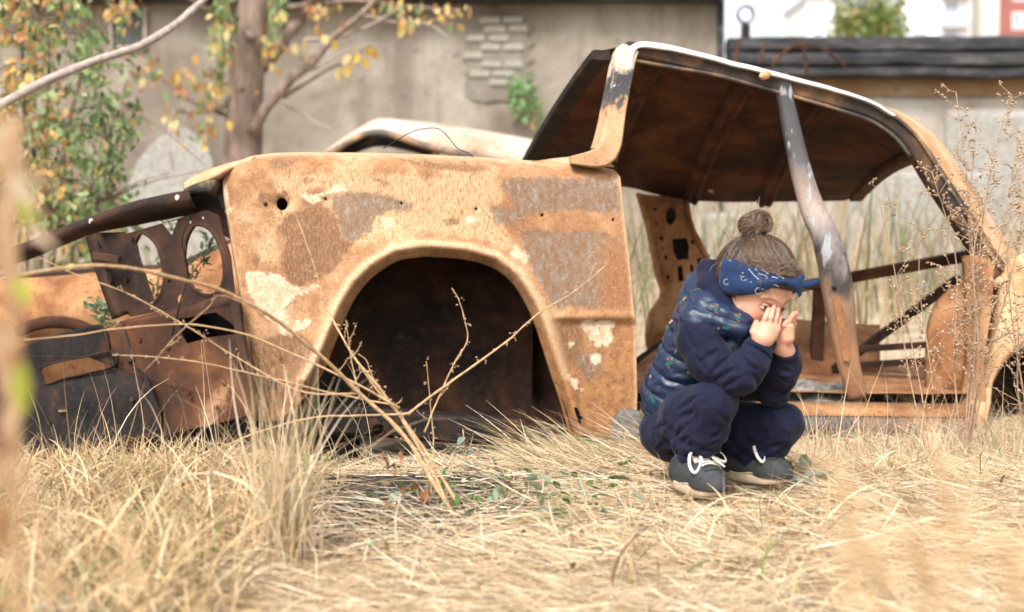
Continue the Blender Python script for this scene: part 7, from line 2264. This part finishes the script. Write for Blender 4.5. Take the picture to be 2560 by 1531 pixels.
# wilted green leaves by the farther shoe
wl_ = empty('wilted_plant', P(1990, 1228, 3.18) * [1, 1, 0], 'wilted dark green leaves on the straw beside the farther shoe', 'plant')
for (x, y, L, W, rz, el, cl_) in ((1965, 1222, .06, .045, 1.9, 1.0, (.075, .13, .045)), (2010, 1215, .055, .03, 1.3, 1.1, (.13, .17, .10)), (2000, 1232, .085, .05, .1, .35, (.20, .25, .19)), (1960, 1236, .08, .05, -.3, .1, (.24, .29, .24)), (2035, 1228, .05, .04, .3, .5, (.11, .15, .05)), (1850, 1250, .07, .04, .5, .1, (.17, .21, .15)), (1905, 1262, .05, .03, .2, .05, (.3, .34, .28)), (1985, 1245, .09, .05, -.1, .05, (.28, .30, .25))):
    Yg = 3.0 + .25 * (1262 - y) / 50
    c = P(x, y, Yg); c[2] = ground_z(c[0], c[1]) + .012
    q, f_ = leaf_shape(L, W, .6, 8, .14)
    q = q + .12 * L * np.stack([0 * q[:, 0], fbm(q / L * 5, 3), fbm(q / L * 5 + 5, 4)], -1)
    w_ = np.stack([(q[:, 0] * math.cos(el) - q[:, 2] * math.sin(el)), q[:, 1], q[:, 0] * math.sin(el) + q[:, 2] * math.cos(el)], -1)
    ca, sa = math.cos(rz), math.sin(rz)
    w_ = np.stack([w_[:, 0] * ca - w_[:, 1] * sa, w_[:, 0] * sa + w_[:, 1] * ca, w_[:, 2]], -1)
    mesh('leaf', c + w_, f_, leafc('wilted_leaf', cl_, .2), wl_)

# stones
def stone(c, r, lab, name='stone', seed=0, mat=None):
    bm = bmesh.new(); bmesh.ops.create_icosphere(bm, subdivisions=4, radius=1)
    V = np.array([v.co[:] for v in bm.verts]); F = [[v.index for v in f.verts] for f in bm.faces]; bm.free()
    d = 1 + .25 * fbm(V * 1.3 + seed, seed, 3) + .05 * fbm(V * 6, seed + 3, 3)
    q = np.clip(V * d[:, None], -1, .62 + .1 * seed)
    tag(mesh(name, np.asarray(c) + q * np.asarray(r), F, mat or M['stone'], origin=c), lab, 'stone')
c = P(105, 1500, 2.12); stone([c[0], 2.12, .0], (.10, .09, .075), 'pale grey stone in the grass, bottom left corner', seed=0, mat=M['stone'])
c = P(1575, 1060, 4.15); stone([c[0], 4.15, -.03], (.055, .06, .10), 'grey stone lump under the rear end of the fender', seed=2, mat=plain('dark_stone', (.13, .122, .11), .95, 40, .4, .6, .1, .01))
# ash heap on the cabin floor
aa = RNG.normal(0, 1, (1, 1))
rows = []
gxx, gyy = np.meshgrid(np.linspace(-1, 1, 40), np.linspace(-1, 1, 26))
zz = .05 * np.clip(1 - gxx ** 2 - gyy ** 2, 0, 1) ** .6 * (1 + .9 * fbm(np.stack([gxx * 4, gyy * 4, 0 * gxx], -1), 12, 4))
c = P(2020, 985, 4.8)
tag(mesh('ash_heap', np.stack([c[0] + .22 * gxx, c[1] + .18 * gyy, c[2] - .02 + zz], -1).reshape(-1, 3), grid_faces(26, 40), rust('grey_ash', [(.35, (.05, .045, .04)), (.55, (.2, .18, .16)), (.7, (.38, .35, .32))], 14, 80)), 'low heap of grey ash and debris on the cabin floor', 'ash', kind='stuff')
